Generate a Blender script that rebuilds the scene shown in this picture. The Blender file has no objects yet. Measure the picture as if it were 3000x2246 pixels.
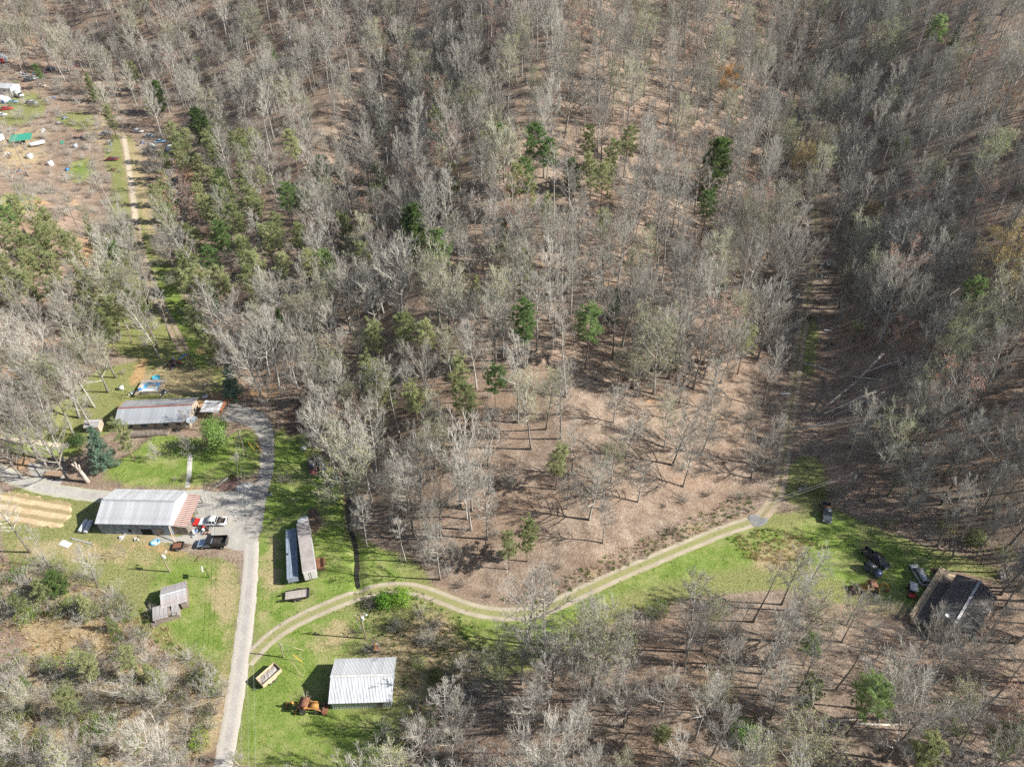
import bpy, bmesh, math, random
import numpy as np
from mathutils import Vector, Matrix, Quaternion, noise as mnoise

# ------------------------------------------------------------------ camera, sky, sun, exposure
SC = bpy.context.scene
COL = SC.collection
R = math.radians
CAM_H, PITCH, FPX = 122.0, R(40.0), 2079.0          # metres, radians, focal length in photo pixels (3000 wide)
cam_d = bpy.data.cameras.new('camera'); cam = bpy.data.objects.new('camera', cam_d); COL.objects.link(cam)
cam.location = (0, 0, CAM_H); cam.rotation_euler = (math.pi/2 - PITCH, 0, 0)
cam_d.sensor_width = 36.0; cam_d.lens = FPX/3000*36; cam_d.clip_start = 1; cam_d.clip_end = 4000
SC.camera = cam
SUN_EL, SUN_AZ = R(35), R(95)                       # azimuth clockwise from +Y
world = bpy.data.worlds.new('World'); SC.world = world; world.use_nodes = True
wn = world.node_tree; wn.nodes.clear()
sky = wn.nodes.new('ShaderNodeTexSky'); sky.sky_type = 'NISHITA'; sky.sun_disc = False
sky.sun_elevation = SUN_EL; sky.sun_rotation = SUN_AZ; sky.altitude = 300; sky.air_density = 1.0; sky.dust_density = 1.2
bg = wn.nodes.new('ShaderNodeBackground'); bg.inputs['Strength'].default_value = 0.056
wo = wn.nodes.new('ShaderNodeOutputWorld')
wn.links.new(sky.outputs[0], bg.inputs[0]); wn.links.new(bg.outputs[0], wo.inputs[0])
sl = bpy.data.lights.new('sun', 'SUN'); sl.energy = 4.6; sl.angle = R(0.53); sl.color = (1.0, 0.965, 0.90)
sun = bpy.data.objects.new('sun', sl); COL.objects.link(sun)
sdir = Vector((math.sin(SUN_AZ)*math.cos(SUN_EL), math.cos(SUN_AZ)*math.cos(SUN_EL), math.sin(SUN_EL)))
sun.rotation_euler = (-sdir).to_track_quat('-Z', 'Y').to_euler()
sun.location = (80, 40, 160)
vs = SC.view_settings; vs.view_transform = 'Standard'; vs.look = 'None'; vs.exposure = 1.12; vs.gamma = 1.0
try: vs.use_curve_mapping = False
except Exception: pass
SC.render.engine = 'CYCLES'
cy = SC.cycles
cy.max_bounces = 4; cy.diffuse_bounces = 2; cy.glossy_bounces = 2; cy.transmission_bounces = 2; cy.transparent_max_bounces = 6
cy.use_denoising = False; cy.use_adaptive_sampling = True; cy.adaptive_threshold = 0.02
cy.caustics_reflective = False; cy.caustics_refractive = False

rng = random.Random(7)
NR = np.random.default_rng(11)

# ------------------------------------------------------------------ materials
MATS = {}
def nodes(name, rough=0.8, spec=0.3, metal=0.0):
    m = bpy.data.materials.new(name); m.use_nodes = True; MATS[name] = m
    nt = m.node_tree; b = nt.nodes['Principled BSDF']
    b.inputs['Roughness'].default_value = rough; b.inputs['Metallic'].default_value = metal
    b.inputs['Specular IOR Level'].default_value = spec
    return m, nt, b
def N(nt, t, **kw):
    n = nt.nodes.new(t)
    for k, v in kw.items(): setattr(n, k, v)
    return n
def noise_node(nt, scale, detail=4, rough=0.6, vec=None):
    n = N(nt, 'ShaderNodeTexNoise'); n.inputs['Scale'].default_value = scale
    n.inputs['Detail'].default_value = detail; n.inputs['Roughness'].default_value = rough
    if vec is not None: nt.links.new(vec, n.inputs['Vector'])
    return n
def ramp(nt, fac, stops):
    r = N(nt, 'ShaderNodeValToRGB'); nt.links.new(fac, r.inputs[0])
    e = r.color_ramp.elements
    while len(e) < len(stops): e.new(0.5)
    for el, (p, c) in zip(e, stops):
        el.position = p; el.color = (*c, 1) if len(c) == 3 else c
    return r
def mixc(nt, fac, a, b, mode='MIX'):
    m = N(nt, 'ShaderNodeMix', data_type='RGBA', blend_type=mode)
    for s, i in ((fac, 0), (a, 6), (b, 7)):
        if isinstance(s, (int, float)): m.inputs[i].default_value = s
        elif isinstance(s, tuple): m.inputs[i].default_value = (*s, 1)
        else: nt.links.new(s, m.inputs[i])
    return m.outputs[2]
def math_(nt, op, a, b=None, c=None, clamp=False):
    m = N(nt, 'ShaderNodeMath', operation=op); m.use_clamp = clamp
    for i, s in enumerate((a, b, c)):
        if s is None: continue
        if isinstance(s, (int, float)): m.inputs[i].default_value = s
        else: nt.links.new(s, m.inputs[i])
    return m.outputs[0]
def bump(nt, b, height, strength=0.4, dist=0.1):
    n = N(nt, 'ShaderNodeBump'); n.inputs['Strength'].default_value = strength; n.inputs['Distance'].default_value = dist
    nt.links.new(height, n.inputs['Height']); nt.links.new(n.outputs[0], b.inputs['Normal'])
def objpos(nt): return N(nt, 'ShaderNodeNewGeometry').outputs['Position']

def plain(name, c, rough=0.6, metal=0.0, var=0.25, scale=3.0, spec=0.4, dirt=None, coat=0.0):
    """a painted / raw surface with blotchy tone variation and optional dirt colour in patches"""
    m, nt, b = nodes(name, rough, spec, metal)
    tc = N(nt, 'ShaderNodeTexCoord').outputs['Object']
    n1 = noise_node(nt, scale, 5, 0.65, tc)
    dark = tuple(x*(1-var) for x in c); lite = tuple(min(1, x*(1+var*0.6)) for x in c)
    col = ramp(nt, n1.outputs[0], [(0.3, dark), (0.7, lite)]).outputs[0]
    if dirt:
        n2 = noise_node(nt, scale*0.6, 6, 0.7, tc)
        f = ramp(nt, n2.outputs[0], [(0.48, (0, 0, 0)), (0.66, (1, 1, 1))]).outputs[0]
        col = mixc(nt, f, col, dirt)
    nt.links.new(col, b.inputs['Base Color'])
    if coat: b.inputs['Coat Weight'].default_value = coat
    return m

def bark(name, pale, dark, rnd=0.5):
    m, nt, b = nodes(name, 0.9, 0.15)
    tc = N(nt, 'ShaderNodeTexCoord').outputs['Object']
    n1 = noise_node(nt, 1.3, 4, 0.6, tc)
    oi = N(nt, 'ShaderNodeObjectInfo').outputs['Random']
    f = math_(nt, 'ADD', math_(nt, 'MULTIPLY', n1.outputs[0], 0.7), math_(nt, 'MULTIPLY_ADD', oi, rnd, -rnd*0.35), clamp=True)
    nt.links.new(ramp(nt, f, [(0.2, dark), (0.75, pale)]).outputs[0], b.inputs['Base Color'])
    return m
def leafmat(name, c1, c2, trans=0.25, rnd=0.5, rough=0.6):
    m, nt, b = nodes(name, rough, 0.25)
    oi = N(nt, 'ShaderNodeObjectInfo').outputs['Random']
    tc = N(nt, 'ShaderNodeTexCoord').outputs['Object']
    n1 = noise_node(nt, 0.8, 3, 0.6, tc)
    f = math_(nt, 'ADD', math_(nt, 'MULTIPLY', n1.outputs[0], 0.9), math_(nt, 'MULTIPLY_ADD', oi, rnd, -rnd*0.5), clamp=True)
    col = ramp(nt, f, [(0.25, c1), (0.7, c2)]).outputs[0]
    nt.links.new(col, b.inputs['Base Color'])
    if trans:
        t = N(nt, 'ShaderNodeBsdfTranslucent'); nt.links.new(col, t.inputs[0])
        mx = N(nt, 'ShaderNodeMixShader'); mx.inputs[0].default_value = trans
        nt.links.new(b.outputs[0], mx.inputs[1]); nt.links.new(t.outputs[0], mx.inputs[2])
        nt.links.new(mx.outputs[0], nt.nodes['Material Output'].inputs[0])
    return m

bark('bark_grey', (0.46, 0.435, 0.395), (0.17, 0.15, 0.13))
bark('bark_pale', (0.58, 0.55, 0.50), (0.33, 0.305, 0.275), 0.4)
bark('bark_pine', (0.30, 0.215, 0.16), (0.13, 0.09, 0.07))
bark('twig_grey', (0.53, 0.50, 0.435), (0.27, 0.25, 0.215))
bark('twig_brown', (0.37, 0.325, 0.275), (0.19, 0.16, 0.135))
bark('ivy_bark', (0.20, 0.30, 0.11), (0.08, 0.13, 0.045))
leafmat('bud_green', (0.30, 0.32, 0.14), (0.47, 0.47, 0.24), 0.4)
leafmat('bud_red', (0.32, 0.15, 0.10), (0.50, 0.27, 0.19))
leafmat('bud_orange', (0.40, 0.18, 0.05), (0.60, 0.33, 0.10))
leafmat('bud_yellow', (0.40, 0.28, 0.09), (0.60, 0.45, 0.17))
leafmat('needle_olive', (0.28, 0.32, 0.14), (0.50, 0.52, 0.27), 0.5)
leafmat('needle_green', (0.17, 0.27, 0.09), (0.35, 0.46, 0.18), 0.5)
leafmat('needle_dark', (0.08, 0.14, 0.045), (0.20, 0.28, 0.085), 0.4)
leafmat('needle_blue', (0.12, 0.20, 0.14), (0.30, 0.42, 0.31), 0.45, rnd=0.2)
leafmat('leaf_glossy', (0.07, 0.15, 0.03), (0.24, 0.36, 0.09), 0.3, rough=0.4)
leafmat('leaf_bright', (0.10, 0.22, 0.02), (0.26, 0.42, 0.05), 0.35)
leafmat('leaf_olive', (0.09, 0.12, 0.03), (0.25, 0.26, 0.08), 0.3)
leafmat('grass_blade', (0.10, 0.20, 0.03), (0.24, 0.33, 0.07), 0.3)
leafmat('straw_blade', (0.36, 0.26, 0.13), (0.60, 0.47, 0.28), 0.2)
leafmat('bramble', (0.22, 0.15, 0.11), (0.40, 0.30, 0.22), 0.1)

# ------------------------------------------------------------------ mesh builder
class MB:
    def __init__(s): s.v = []; s.f = []; s.m = []; s.cur = 0
    def add(s, vs_, fs):
        o = len(s.v); s.v.extend(vs_); s.f.extend([tuple(i+o for i in f) for f in fs]); s.m.extend([s.cur]*len(fs))
    def box(s, c, size, rz=0.0, rx=0.0, ry=0.0, taper=1.0):
        x, y, z = size[0]/2, size[1]/2, size[2]/2
        M = Matrix.Translation(Vector(c)) @ Matrix.Rotation(rz, 4, 'Z') @ Matrix.Rotation(ry, 4, 'Y') @ Matrix.Rotation(rx, 4, 'X')
        pts = [(-x,-y,-z),(x,-y,-z),(x,y,-z),(-x,y,-z),(-x*taper,-y*taper,z),(x*taper,-y*taper,z),(x*taper,y*taper,z),(-x*taper,y*taper,z)]
        s.add([tuple(M @ Vector(p)) for p in pts], [(3,2,1,0),(4,5,6,7),(0,1,5,4),(1,2,6,5),(2,3,7,6),(3,0,4,7)])
        return s
    def tube(s, pts, radii, n=6, cap=True):
        """tapered tube through points; a zero radius end closes to a tip"""
        P_ = [Vector(p) for p in pts]; rings = []; vs_ = []; fs = []
        for i, p in enumerate(P_):
            d = (P_[min(i+1, len(P_)-1)] - P_[max(i-1, 0)])
            if d.length < 1e-6: d = Vector((0, 0, 1))
            d.normalize()
            a = d.cross(Vector((0, 0, 1)) if abs(d.z) < 0.9 else Vector((1, 0, 0))).normalized(); b = d.cross(a)
            r = radii[i] if isinstance(radii, (list, tuple)) else radii
            if r <= 1e-5:
                rings.append([len(vs_)]); vs_.append(tuple(p))
            else:
                rings.append(list(range(len(vs_), len(vs_)+n)))
                for k in range(n):
                    t = 2*math.pi*k/n
                    vs_.append(tuple(p + (a*math.cos(t) + b*math.sin(t))*r))
        for A, B in zip(rings, rings[1:]):
            if len(A) == 1 and len(B) == 1: continue
            for k in range(n):
                k2 = (k+1) % n
                if len(B) == 1: fs.append((A[k], A[k2], B[0]))
                elif len(A) == 1: fs.append((A[0], B[k2], B[k]))
                else: fs.append((A[k], A[k2], B[k2], B[k]))
        if cap:
            if len(rings[0]) > 2: fs.append(tuple(reversed(rings[0])))
            if len(rings[-1]) > 2: fs.append(tuple(rings[-1]))
        s.add(vs_, fs); return s
    def cyl(s, c, r, h, axis='z', n=14, r2=None):
        c = Vector(c); d = {'x': Vector((1,0,0)), 'y': Vector((0,1,0)), 'z': Vector((0,0,1))}[axis]
        return s.tube([c-d*h/2, c+d*h/2], [r, r if r2 is None else r2], n)
    def prism(s, prof, y0, y1, plane='xz', inset=0.0):
        """side profile (x,z) extruded along y"""
        n = len(prof)
        if plane == 'xz': mk = lambda p, y: (p[0], y, p[1])
        else: mk = lambda p, y: (y, p[0], p[1])
        A = [mk(p, y0) for p in prof]; B = [mk(p, y1) for p in prof]
        fs = [tuple(range(n)), tuple(range(2*n-1, n-1, -1))]
        for i in range(n):
            j = (i+1) % n; fs.append((j, i, i+n, j+n))
        s.add(A+B, fs); return s
    def quad(s, a, b, c, d): s.add([tuple(a), tuple(b), tuple(c), tuple(d)], [(0,1,2,3)]); return s
    def lathe(s, c, prof, n=16):
        c = Vector(c); vs_ = []; fs = []
        for (r, z) in prof:
            for k in range(n):
                t = 2*math.pi*k/n; vs_.append((c.x+r*math.cos(t), c.y+r*math.sin(t), c.z+z))
        for i in range(len(prof)-1):
            for k in range(n):
                k2 = (k+1) % n; fs.append((i*n+k, i*n+k2, (i+1)*n+k2, (i+1)*n+k))
        s.add(vs_, fs); return s
    def mesh(s, name, mats, smooth=False, fixn=False):
        me = bpy.data.meshes.new(name); me.from_pydata(s.v, [], s.f)
        for m in (mats if isinstance(mats, (list, tuple)) else [mats]): me.materials.append(MATS[m])
        if max(s.m, default=0) > 0: me.polygons.foreach_set('material_index', s.m)
        if smooth: me.polygons.foreach_set('use_smooth', [True]*len(me.polygons))
        if fixn:
            bm = bmesh.new(); bm.from_mesh(me); bmesh.ops.recalc_face_normals(bm, faces=bm.faces); bm.to_mesh(me); bm.free()
        me.update(); return me
    def build(s, name, mats, parent=None, smooth=False, bevel=0.0, label=None):
        me = s.mesh(name, mats, smooth, fixn=True)
        if bevel > 0:
            bm = bmesh.new(); bm.from_mesh(me)
            bmesh.ops.bevel(bm, geom=list(bm.edges), offset=bevel, segments=2, affect='EDGES', clamp_overlap=True)
            for f in bm.faces: f.smooth = True
            bm.to_mesh(me); bm.free()
        o = bpy.data.objects.new(name, me); COL.objects.link(o)
        if parent: o.parent = parent
        if label: o['label'] = label
        return o

def tag(o, label=None, cat=None, group=None, kind=None):
    if label: o['label'] = label
    if cat: o['category'] = cat
    if group: o['group'] = group
    if kind: o['kind'] = kind
    return o
def thing(name, label, cat, loc, rz=0.0, group=None, scale=1.0):
    o = bpy.data.objects.new(name, None); COL.objects.link(o); o.empty_display_size = 0.3
    o.location = loc; o.rotation_euler = (0, 0, rz); o.scale = (scale,)*3
    return tag(o, label, cat, group)
def part_copy(src, parent, name=None):
    c = bpy.data.objects.new(name or src.name.split('.')[0], src.data if not isinstance(src, bpy.types.Mesh) else src)
    COL.objects.link(c); c.parent = parent; return c
def mesh_part(me, name, parent):
    c = bpy.data.objects.new(name, me); COL.objects.link(c); c.parent = parent; return c

# ------------------------------------------------------------------ camera maths (photo pixel <-> place)
SP, CP = math.sin(PITCH), math.cos(PITCH)
def ray(px, py):
    a, t = (px-1500)/FPX, (py-1123)/FPX
    return np.array([a, CP - t*SP, -(SP + t*CP)])
def project(X, Y, Z):
    dz = CAM_H - np.asarray(Z); d = np.asarray(Y)*CP + dz*SP; c = -np.asarray(Y)*SP + dz*CP
    return 1500 + np.asarray(X)/d*FPX, 1123 + c/d*FPX, d

# ------------------------------------------------------------------ terrain
def axis(pairs):
    out = [pairs[0][0]]
    for (a, sa), (b, sb) in zip(pairs, pairs[1:]):
        x = out[-1]
        while x < b - 0.3:
            f = min(1, max(0, (x-a)/(b-a))); x += sa + (sb-sa)*f; out.append(min(x, b))
    return np.array(out)
GX = axis([(-1100, 40), (-420, 8), (-240, 1.6), (-130, 0.7), (100, 0.7), (160, 1.4), (330, 7), (1100, 40)])
GY = axis([(-200, 30), (20, 2.0), (45, 0.62), (140, 0.7), (230, 1.4), (430, 3.0), (560, 8), (1500, 60)])
XX, YY = np.meshgrid(GX, GY)
def seg_dist(X, Y, pl):
    """distance outside a valley floor (polyline of x, y, halfwidth, z), the floor height there and on which side the place lies"""
    best = np.full(X.shape, 1e9); Z = np.zeros(X.shape); S = np.zeros(X.shape)
    for (x0, y0, w0, z0), (x1, y1, w1, z1) in zip(pl, pl[1:]):
        dx, dy = x1-x0, y1-y0; L2 = dx*dx+dy*dy
        t = np.clip(((X-x0)*dx+(Y-y0)*dy)/L2, 0, 1)
        d = np.hypot(X-x0-t*dx, Y-y0-t*dy); w = w0+t*(w1-w0); k = (d-w) < best
        side = ((X-x0)*dy-(Y-y0)*dx)/math.sqrt(L2)/np.maximum(d, 1.0)
        best = np.where(k, d-w, best); Z = np.where(k, z0+t*(z1-z0), Z); S = np.where(k, np.clip(side, -1, 1), S)
    return np.maximum(best, 0), Z, S
VALLEYS = [   # floor line, hillside slope on its left, on its right
    ([(-230, 70, 25, 1), (-110, 88, 24, 0), (-60, 85, 22, 0), (-20, 74, 13, 0), (20, 78, 8, 0.3), (55, 96, 9, 0.5), (70, 92, 10, 0.5)], .55, .30, 120, 120),
    ([(62, 95, 9, .5), (84, 85, 12, .5), (92, 72, 8, 1), (95, 20, 6, 2)], .95, .25, 50, 120),
    ([(-110, 50, 30, 0.5), (-55, 62, 26, 0), (-30, 60, 14, 0), (-40, -60, 20, 0)], .35, .40, 120, 120),
    ([(-70, 105, 24, 0), (-88, 135, 22, 1), (-110, 190, 17, 2), (-145, 265, 18, 3), (-190, 330, 32, 3), (-270, 390, 40, 5), (-400, 430, 40, 8)], .40, .50, 120, 120),
    ([(-36, 85, 6, 0), (-39, 112, 4, 0.2), (-42, 128, 3, 1), (-48, 165, 3, 4), (-55, 210, 3, 8), (-52, 265, 3, 14), (-45, 330, 3, 24)], .48, .88, 120, 90),
    ([(58, 100, 7, 0.5), (70, 130, 6, 1.5), (86, 168, 6, 5), (102, 212, 5, 10), (112, 258, 5, 16), (122, 312, 4, 24), (150, 380, 4, 36)], .46, .95, 120, 52),
]
acc = np.zeros(XX.shape)
for pl, s_l, s_r, l_l, l_r in VALLEYS:
    d, z, sd = seg_dist(XX, YY, pl); sl_ = s_l+(s_r-s_l)*(0.5+0.5*sd); ll_ = l_l+(l_r-l_l)*(0.5+0.5*sd)
    h = z + sl_*ll_*(1-np.exp(-d/ll_)) * (d/(d+4.0)) + 0.12*np.maximum(d-90, 0)
    acc += np.exp(-h/2.0)
HZ = np.maximum(-2.0*np.log(acc), 0.0)
back = np.maximum(0, YY-300.0); HZ += 0.0009*np.minimum(back, 160)**2 + np.maximum(back-160, 0)*0.25
def vnoise(X, Y, s, seed):
    """smooth value noise on arrays"""
    x, y = X/s, Y/s; xi, yi = np.floor(x).astype(int), np.floor(y).astype(int); fx, fy = x-xi, y-yi
    fx = fx*fx*(3-2*fx); fy = fy*fy*(3-2*fy)
    def h(a, b):
        n = (a*374761393 + b*668265263 + seed*1442695041) & 0x7fffffff
        n = ((n ^ (n >> 13)) * 1274126177) & 0x7fffffff
        return ((n ^ (n >> 16)) & 0xffff)/65535.0
    return (h(xi,yi)*(1-fx)+h(xi+1,yi)*fx)*(1-fy) + (h(xi,yi+1)*(1-fx)+h(xi+1,yi+1)*fx)*fy
hill = np.clip(HZ/12.0, 0, 1)
HZ += hill*((vnoise(XX, YY, 55, 1)-.5)*9 + (vnoise(XX, YY, 23, 2)-.5)*3.5) + (vnoise(XX, YY, 7, 3)-.5)*0.35*(0.4+hill)
def hz(x, y):
    x = np.clip(np.asarray(x, float), GX[0]+.01, GX[-1]-.01); y = np.clip(np.asarray(y, float), GY[0]+.01, GY[-1]-.01)
    i = np.searchsorted(GX, x)-1; j = np.searchsorted(GY, y)-1
    fx = (x-GX[i])/(GX[i+1]-GX[i]); fy = (y-GY[j])/(GY[j+1]-GY[j])
    return (HZ[j,i]*(1-fx)+HZ[j,i+1]*fx)*(1-fy) + (HZ[j+1,i]*(1-fx)+HZ[j+1,i+1]*fx)*fy
_T = np.concatenate([np.arange(85, 260, 1.0), np.arange(260, 800, 2.0)])
def P(px, py, up=0.0):
    """the place on the ground (raised by up) that the photo shows at this pixel"""
    r = ray(px, py); x, y, z = r[0]*_T, r[1]*_T, CAM_H + r[2]*_T
    dd = z - hz(x, y) - up; k = np.argmax(dd < 0)
    if k == 0: k = len(_T)-1
    a, b = _T[k-1], _T[k]
    f = dd[k-1]/(dd[k-1]-dd[k]) if dd[k] < 0 else 1.0
    t = a+(b-a)*f
    return Vector((r[0]*t, r[1]*t, CAM_H + r[2]*t - up))
def G(x, y, up=0.0): return Vector((x, y, float(hz(x, y))+up))
def P2(pts, up=0.0): return [P(a, b, up) for a, b in pts]
def inpoly(X, Y, poly):
    X = np.asarray(X, float); Y = np.asarray(Y, float); ins = np.zeros(X.shape, bool); n = len(poly)
    for i in range(n):
        x0, y0 = poly[i][:2]; x1, y1 = poly[(i+1) % n][:2]
        if y0 == y1: continue
        c = ((y0 > Y) != (y1 > Y)) & (X < (x1-x0)*(Y-y0)/(y1-y0)+x0)
        ins ^= c
    return ins
def smooth_poly(pts, it=2, closed=True):
    for _ in range(it):
        q = []; n = len(pts)
        for i in range(n if closed else n-1):
            a, b = Vector(pts[i]), Vector(pts[(i+1) % n])
            q += [a*.75+b*.25, a*.25+b*.75]
        pts = q if closed else [Vector(pts[0])]+q+[Vector(pts[-1])]
    return pts
# ------------------------------------------------------------------ the ground and what grows or lies on it as surface
# outlines given as photo pixels and laid out on the terrain once; every zone is then fixed in the place
ZONES = {
 'lush': [
  [(298,1371),(325,1412),(376,1427),(539,1427),(600,1425),(640,1405),(700,1400),(757,1392),(765,1330),(748,1262),(700,1256),(620,1300),(470,1262),(425,1290),(390,1330),(330,1352)],
  [(800,1240),(850,1262),(880,1290),(900,1330),(960,1390),(1000,1420),(1012,1480),(1022,1580),(1100,1600),(1190,1640),(1220,1700),(1150,1712),(1050,1738),(960,1768),(830,1830),(750,1890),(742,1700),(755,1560),(780,1420),(802,1330)],
  [(1290,1780),(1440,1815),(1560,1812),(1700,1750),(1900,1662),(2100,1572),(2235,1540),(2330,1560),(2250,1650),(2000,1690),(1800,1745),(1680,1830),(1560,1900),(1400,1900),(1330,1850)],
  [(2300,1560),(2400,1500),(2470,1490),(2520,1545),(2640,1590),(2780,1640),(2760,1720),(2680,1790),(2560,1770),(2450,1700),(2350,1640)],
  [(745,1905),(880,1825),(1035,1770),(1065,1850),(1010,1925),(960,1930),(960,2085),(1150,2080),(1170,2250),(690,2250),(712,2080)],
  [(500,1640),(690,1650),(690,1900),(640,1950),(540,1905),(480,1820),(430,1750),(440,1680)],
  [(195,470),(262,455),(275,530),(210,540)],
  [(440,760),(500,760),(580,1000),(640,1090),(630,1170),(560,1040),(500,1000)],
  [(0,1580),(560,1640),(500,1660),(300,1650),(0,1600)], [(0,1250),(240,1290),(250,1345),(0,1330)],
 ],
 'grass': [
  [(230,1440),(560,1435),(600,1600),(240,1590)],
  [(0,1395),(300,1440),(300,1480),(280,1580),(560,1625),(710,1640),(700,1800),(690,1950),(640,2060),(560,1960),(440,1870),(330,1760),(220,1700),(0,1660)],
  [(280,1075),(420,1060),(520,1020),(600,1040),(680,1100),(640,1180),(380,1180),(330,1290),(0,1300),(0,1230),(180,1190)],
  [(820,1240),(900,1260),(1000,1400),(1030,1580),(1230,1640),(1260,1720),(1420,1790),(1560,1790),(2200,1500),(2330,1500),(2420,1480),(2560,1540),(2830,1640),(2930,1650),(2930,1720),(2780,1650),(2690,1800),(2540,1790),(2300,1720),(2100,1740),(1900,1770),(1700,1870),(1560,1960),(1450,2000),(1380,1960),(1300,1990),(1200,2080),(1180,2260),(620,2260),(700,2050),(742,1800),(742,1640),(760,1500),(770,1400),(790,1300)],
  [(250,1000),(340,560),(300,440),(330,380),(400,400),(420,600),(500,800),(600,1000),(640,1060),(420,1060)],
  [(0,300),(60,260),(140,290),(120,350),(0,380)], [(150,330),(280,330),(290,380),(180,370)], [(0,560),(120,570),(110,620),(0,640)],
  [(2290,1480),(2300,1400),(2330,1330),(2400,1330),(2420,1400),(2430,1480)], [(2345,960),(2370,900),(2400,930),(2390,1100),(2350,1130)],
 ],
 'dry': [   # tan, dead or thin grass
  [(0,1880),(420,1900),(640,1960),(650,2050),(620,2250),(0,2250)],
  [(0,1640),(220,1690),(330,1760),(420,1850),(420,1960),(330,1900),(0,1880)],
  [(630,1640),(712,1640),(702,1800),(690,1950),(670,2100),(640,2246),(600,2246),(640,2080),(655,1900),(600,1720)],
  [(760,1640),(800,1560),(830,1600),(835,1700),(800,1760),(760,1850)],
  [(280,1430),(560,1435),(560,1600),(280,1590)],[(900,1830),(1035,1775),(1060,1860),(1000,1910),(890,1920)],
  [(380,1080),(640,1060),(640,1160),(430,1160)],
  [(900,1500),(950,1500),(945,1560),(905,1570)],
  [(640,1450),(760,1450),(745,1620),(600,1600)],
  [(1010,1950),(1200,1800),(1290,1780),(1390,1900),(1450,2000),(1300,2000),(1180,2080)],
  [(0,380),(130,360),(140,400),(120,480),(0,520)], [(230,360),(330,350),(330,420),(260,440)],
  [(340,400),(420,400),(520,760),(440,760)],
  [(2180,1620),(2300,1570),(2400,1600),(2300,1680),(2200,1680)], [(2480,1740),(2690,1760),(2690,1810),(2500,1800)],
  [(1480,1770),(1570,1780),(1700,1710),(1900,1620),(2190,1490),(2180,1460),(1900,1590),(1700,1680),(1560,1740)],
  [(0,1570),(270,1590),(560,1640),(400,1660),(0,1620)],
 ],
 'clay': [
  [(10,1335),(60,1340),(96,1352),(90,1370),(40,1372),(12,1352)],
  [(215,1570),(330,1580),(520,1605),(590,1650),(520,1630),(420,1610),(260,1590)],
  [(205,700),(270,690),(280,740),(260,780),(210,800),(205,740)], [(195,580),(240,570),(230,610),(200,615)], [(60,590),(160,585),(160,600),(60,606)],
  [(500,1160),(580,1180),(590,1150),(680,1140),(720,1170),(640,1190),(570,1200)], [(395,1150),(350,1210),(345,1195),(380,1140)],
  [(700,1140),(800,1120),(840,1150),(760,1180)], [(680,1540),(695,1640),(690,1760),(684,1640)],
  [(2040,740),(2110,760),(2120,830),(2090,840)], [(1880,1180),(1930,1150),(1920,1200)],
  [(395,1045),(440,1050),(430,1085),(400,1080)], [(365,1110),(420,1070),(430,1110),(380,1140)],
  [(520,495),(600,480),(560,540)], [(560,1010),(600,1010),(610,1040),(570,1040)],
  [(640,1990),(660,1990),(640,2110),(622,2110)], [(320,1400),(390,1430),(540,1432),(700,1420),(690,1436),(540,1440),(390,1438),(330,1424)],
 ],
 'mud': [
  [(996,1130),(1008,1130),(1012,1380),(1028,1450),(1026,1520),(1050,1600),(1052,1700),(1042,1700),(1036,1610),(1010,1510),(1000,1350)],
  [(830,1200),(900,1150),(900,1270),(830,1280)], [(900,1480),(940,1490),(935,1560),(905,1560)],
 ],
}
def raster(polys, blur=1):
    w = np.zeros(XX.shape)
    for pl in polys:
        q = smooth_poly([(*p[:2], 0) for p in P2(pl)], 2)
        x = [p[0] for p in q]; y = [p[1] for p in q]
        j0, j1 = np.searchsorted(GY, min(y))-1, np.searchsorted(GY, max(y))+1; i0, i1 = np.searchsorted(GX, min(x))-1, np.searchsorted(GX, max(x))+1
        j0, i0 = max(j0, 0), max(i0, 0)
        s = inpoly(XX[j0:j1, i0:i1], YY[j0:j1, i0:i1], q)
        w[j0:j1, i0:i1] = np.maximum(w[j0:j1, i0:i1], s)
    for _ in range(blur):
        w = (w + np.roll(w, 1, 0) + np.roll(w, -1, 0) + np.roll(w, 1, 1) + np.roll(w, -1, 1))/5
    return w
ZW = {k: raster(v, 2 if k == 'mud' else (14 if k in ('dry', 'lush') else 7)) for k, v in ZONES.items()}
# the mown lawn in front of the long house stands a little above the gravel drive
lawn = raster(ZONES['lush'][:1], 1); HZ += lawn*0.45
# the creek is cut into its bed
CREEK_PX = [(1000,1120),(1004,1200),(1003,1290),(1008,1380),(1022,1450),(1018,1520),(1040,1590),(1046,1640),(1042,1690),(1052,1725)]
CREEK = smooth_poly(P2(CREEK_PX), 2, False)
def near_line(line, X, Y):
    b = np.full(np.shape(X), 1e9)
    for a, c in zip(line, line[1:]):
        dx, dy = c[0]-a[0], c[1]-a[1]; t = np.clip(((X-a[0])*dx+(Y-a[1])*dy)/(dx*dx+dy*dy+1e-9), 0, 1)
        b = np.minimum(b, np.hypot(X-a[0]-t*dx, Y-a[1]-t*dy))
    return b
cd = near_line(CREEK, XX, YY); HZ -= 0.9*np.exp(-(cd/1.1)**2)

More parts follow.
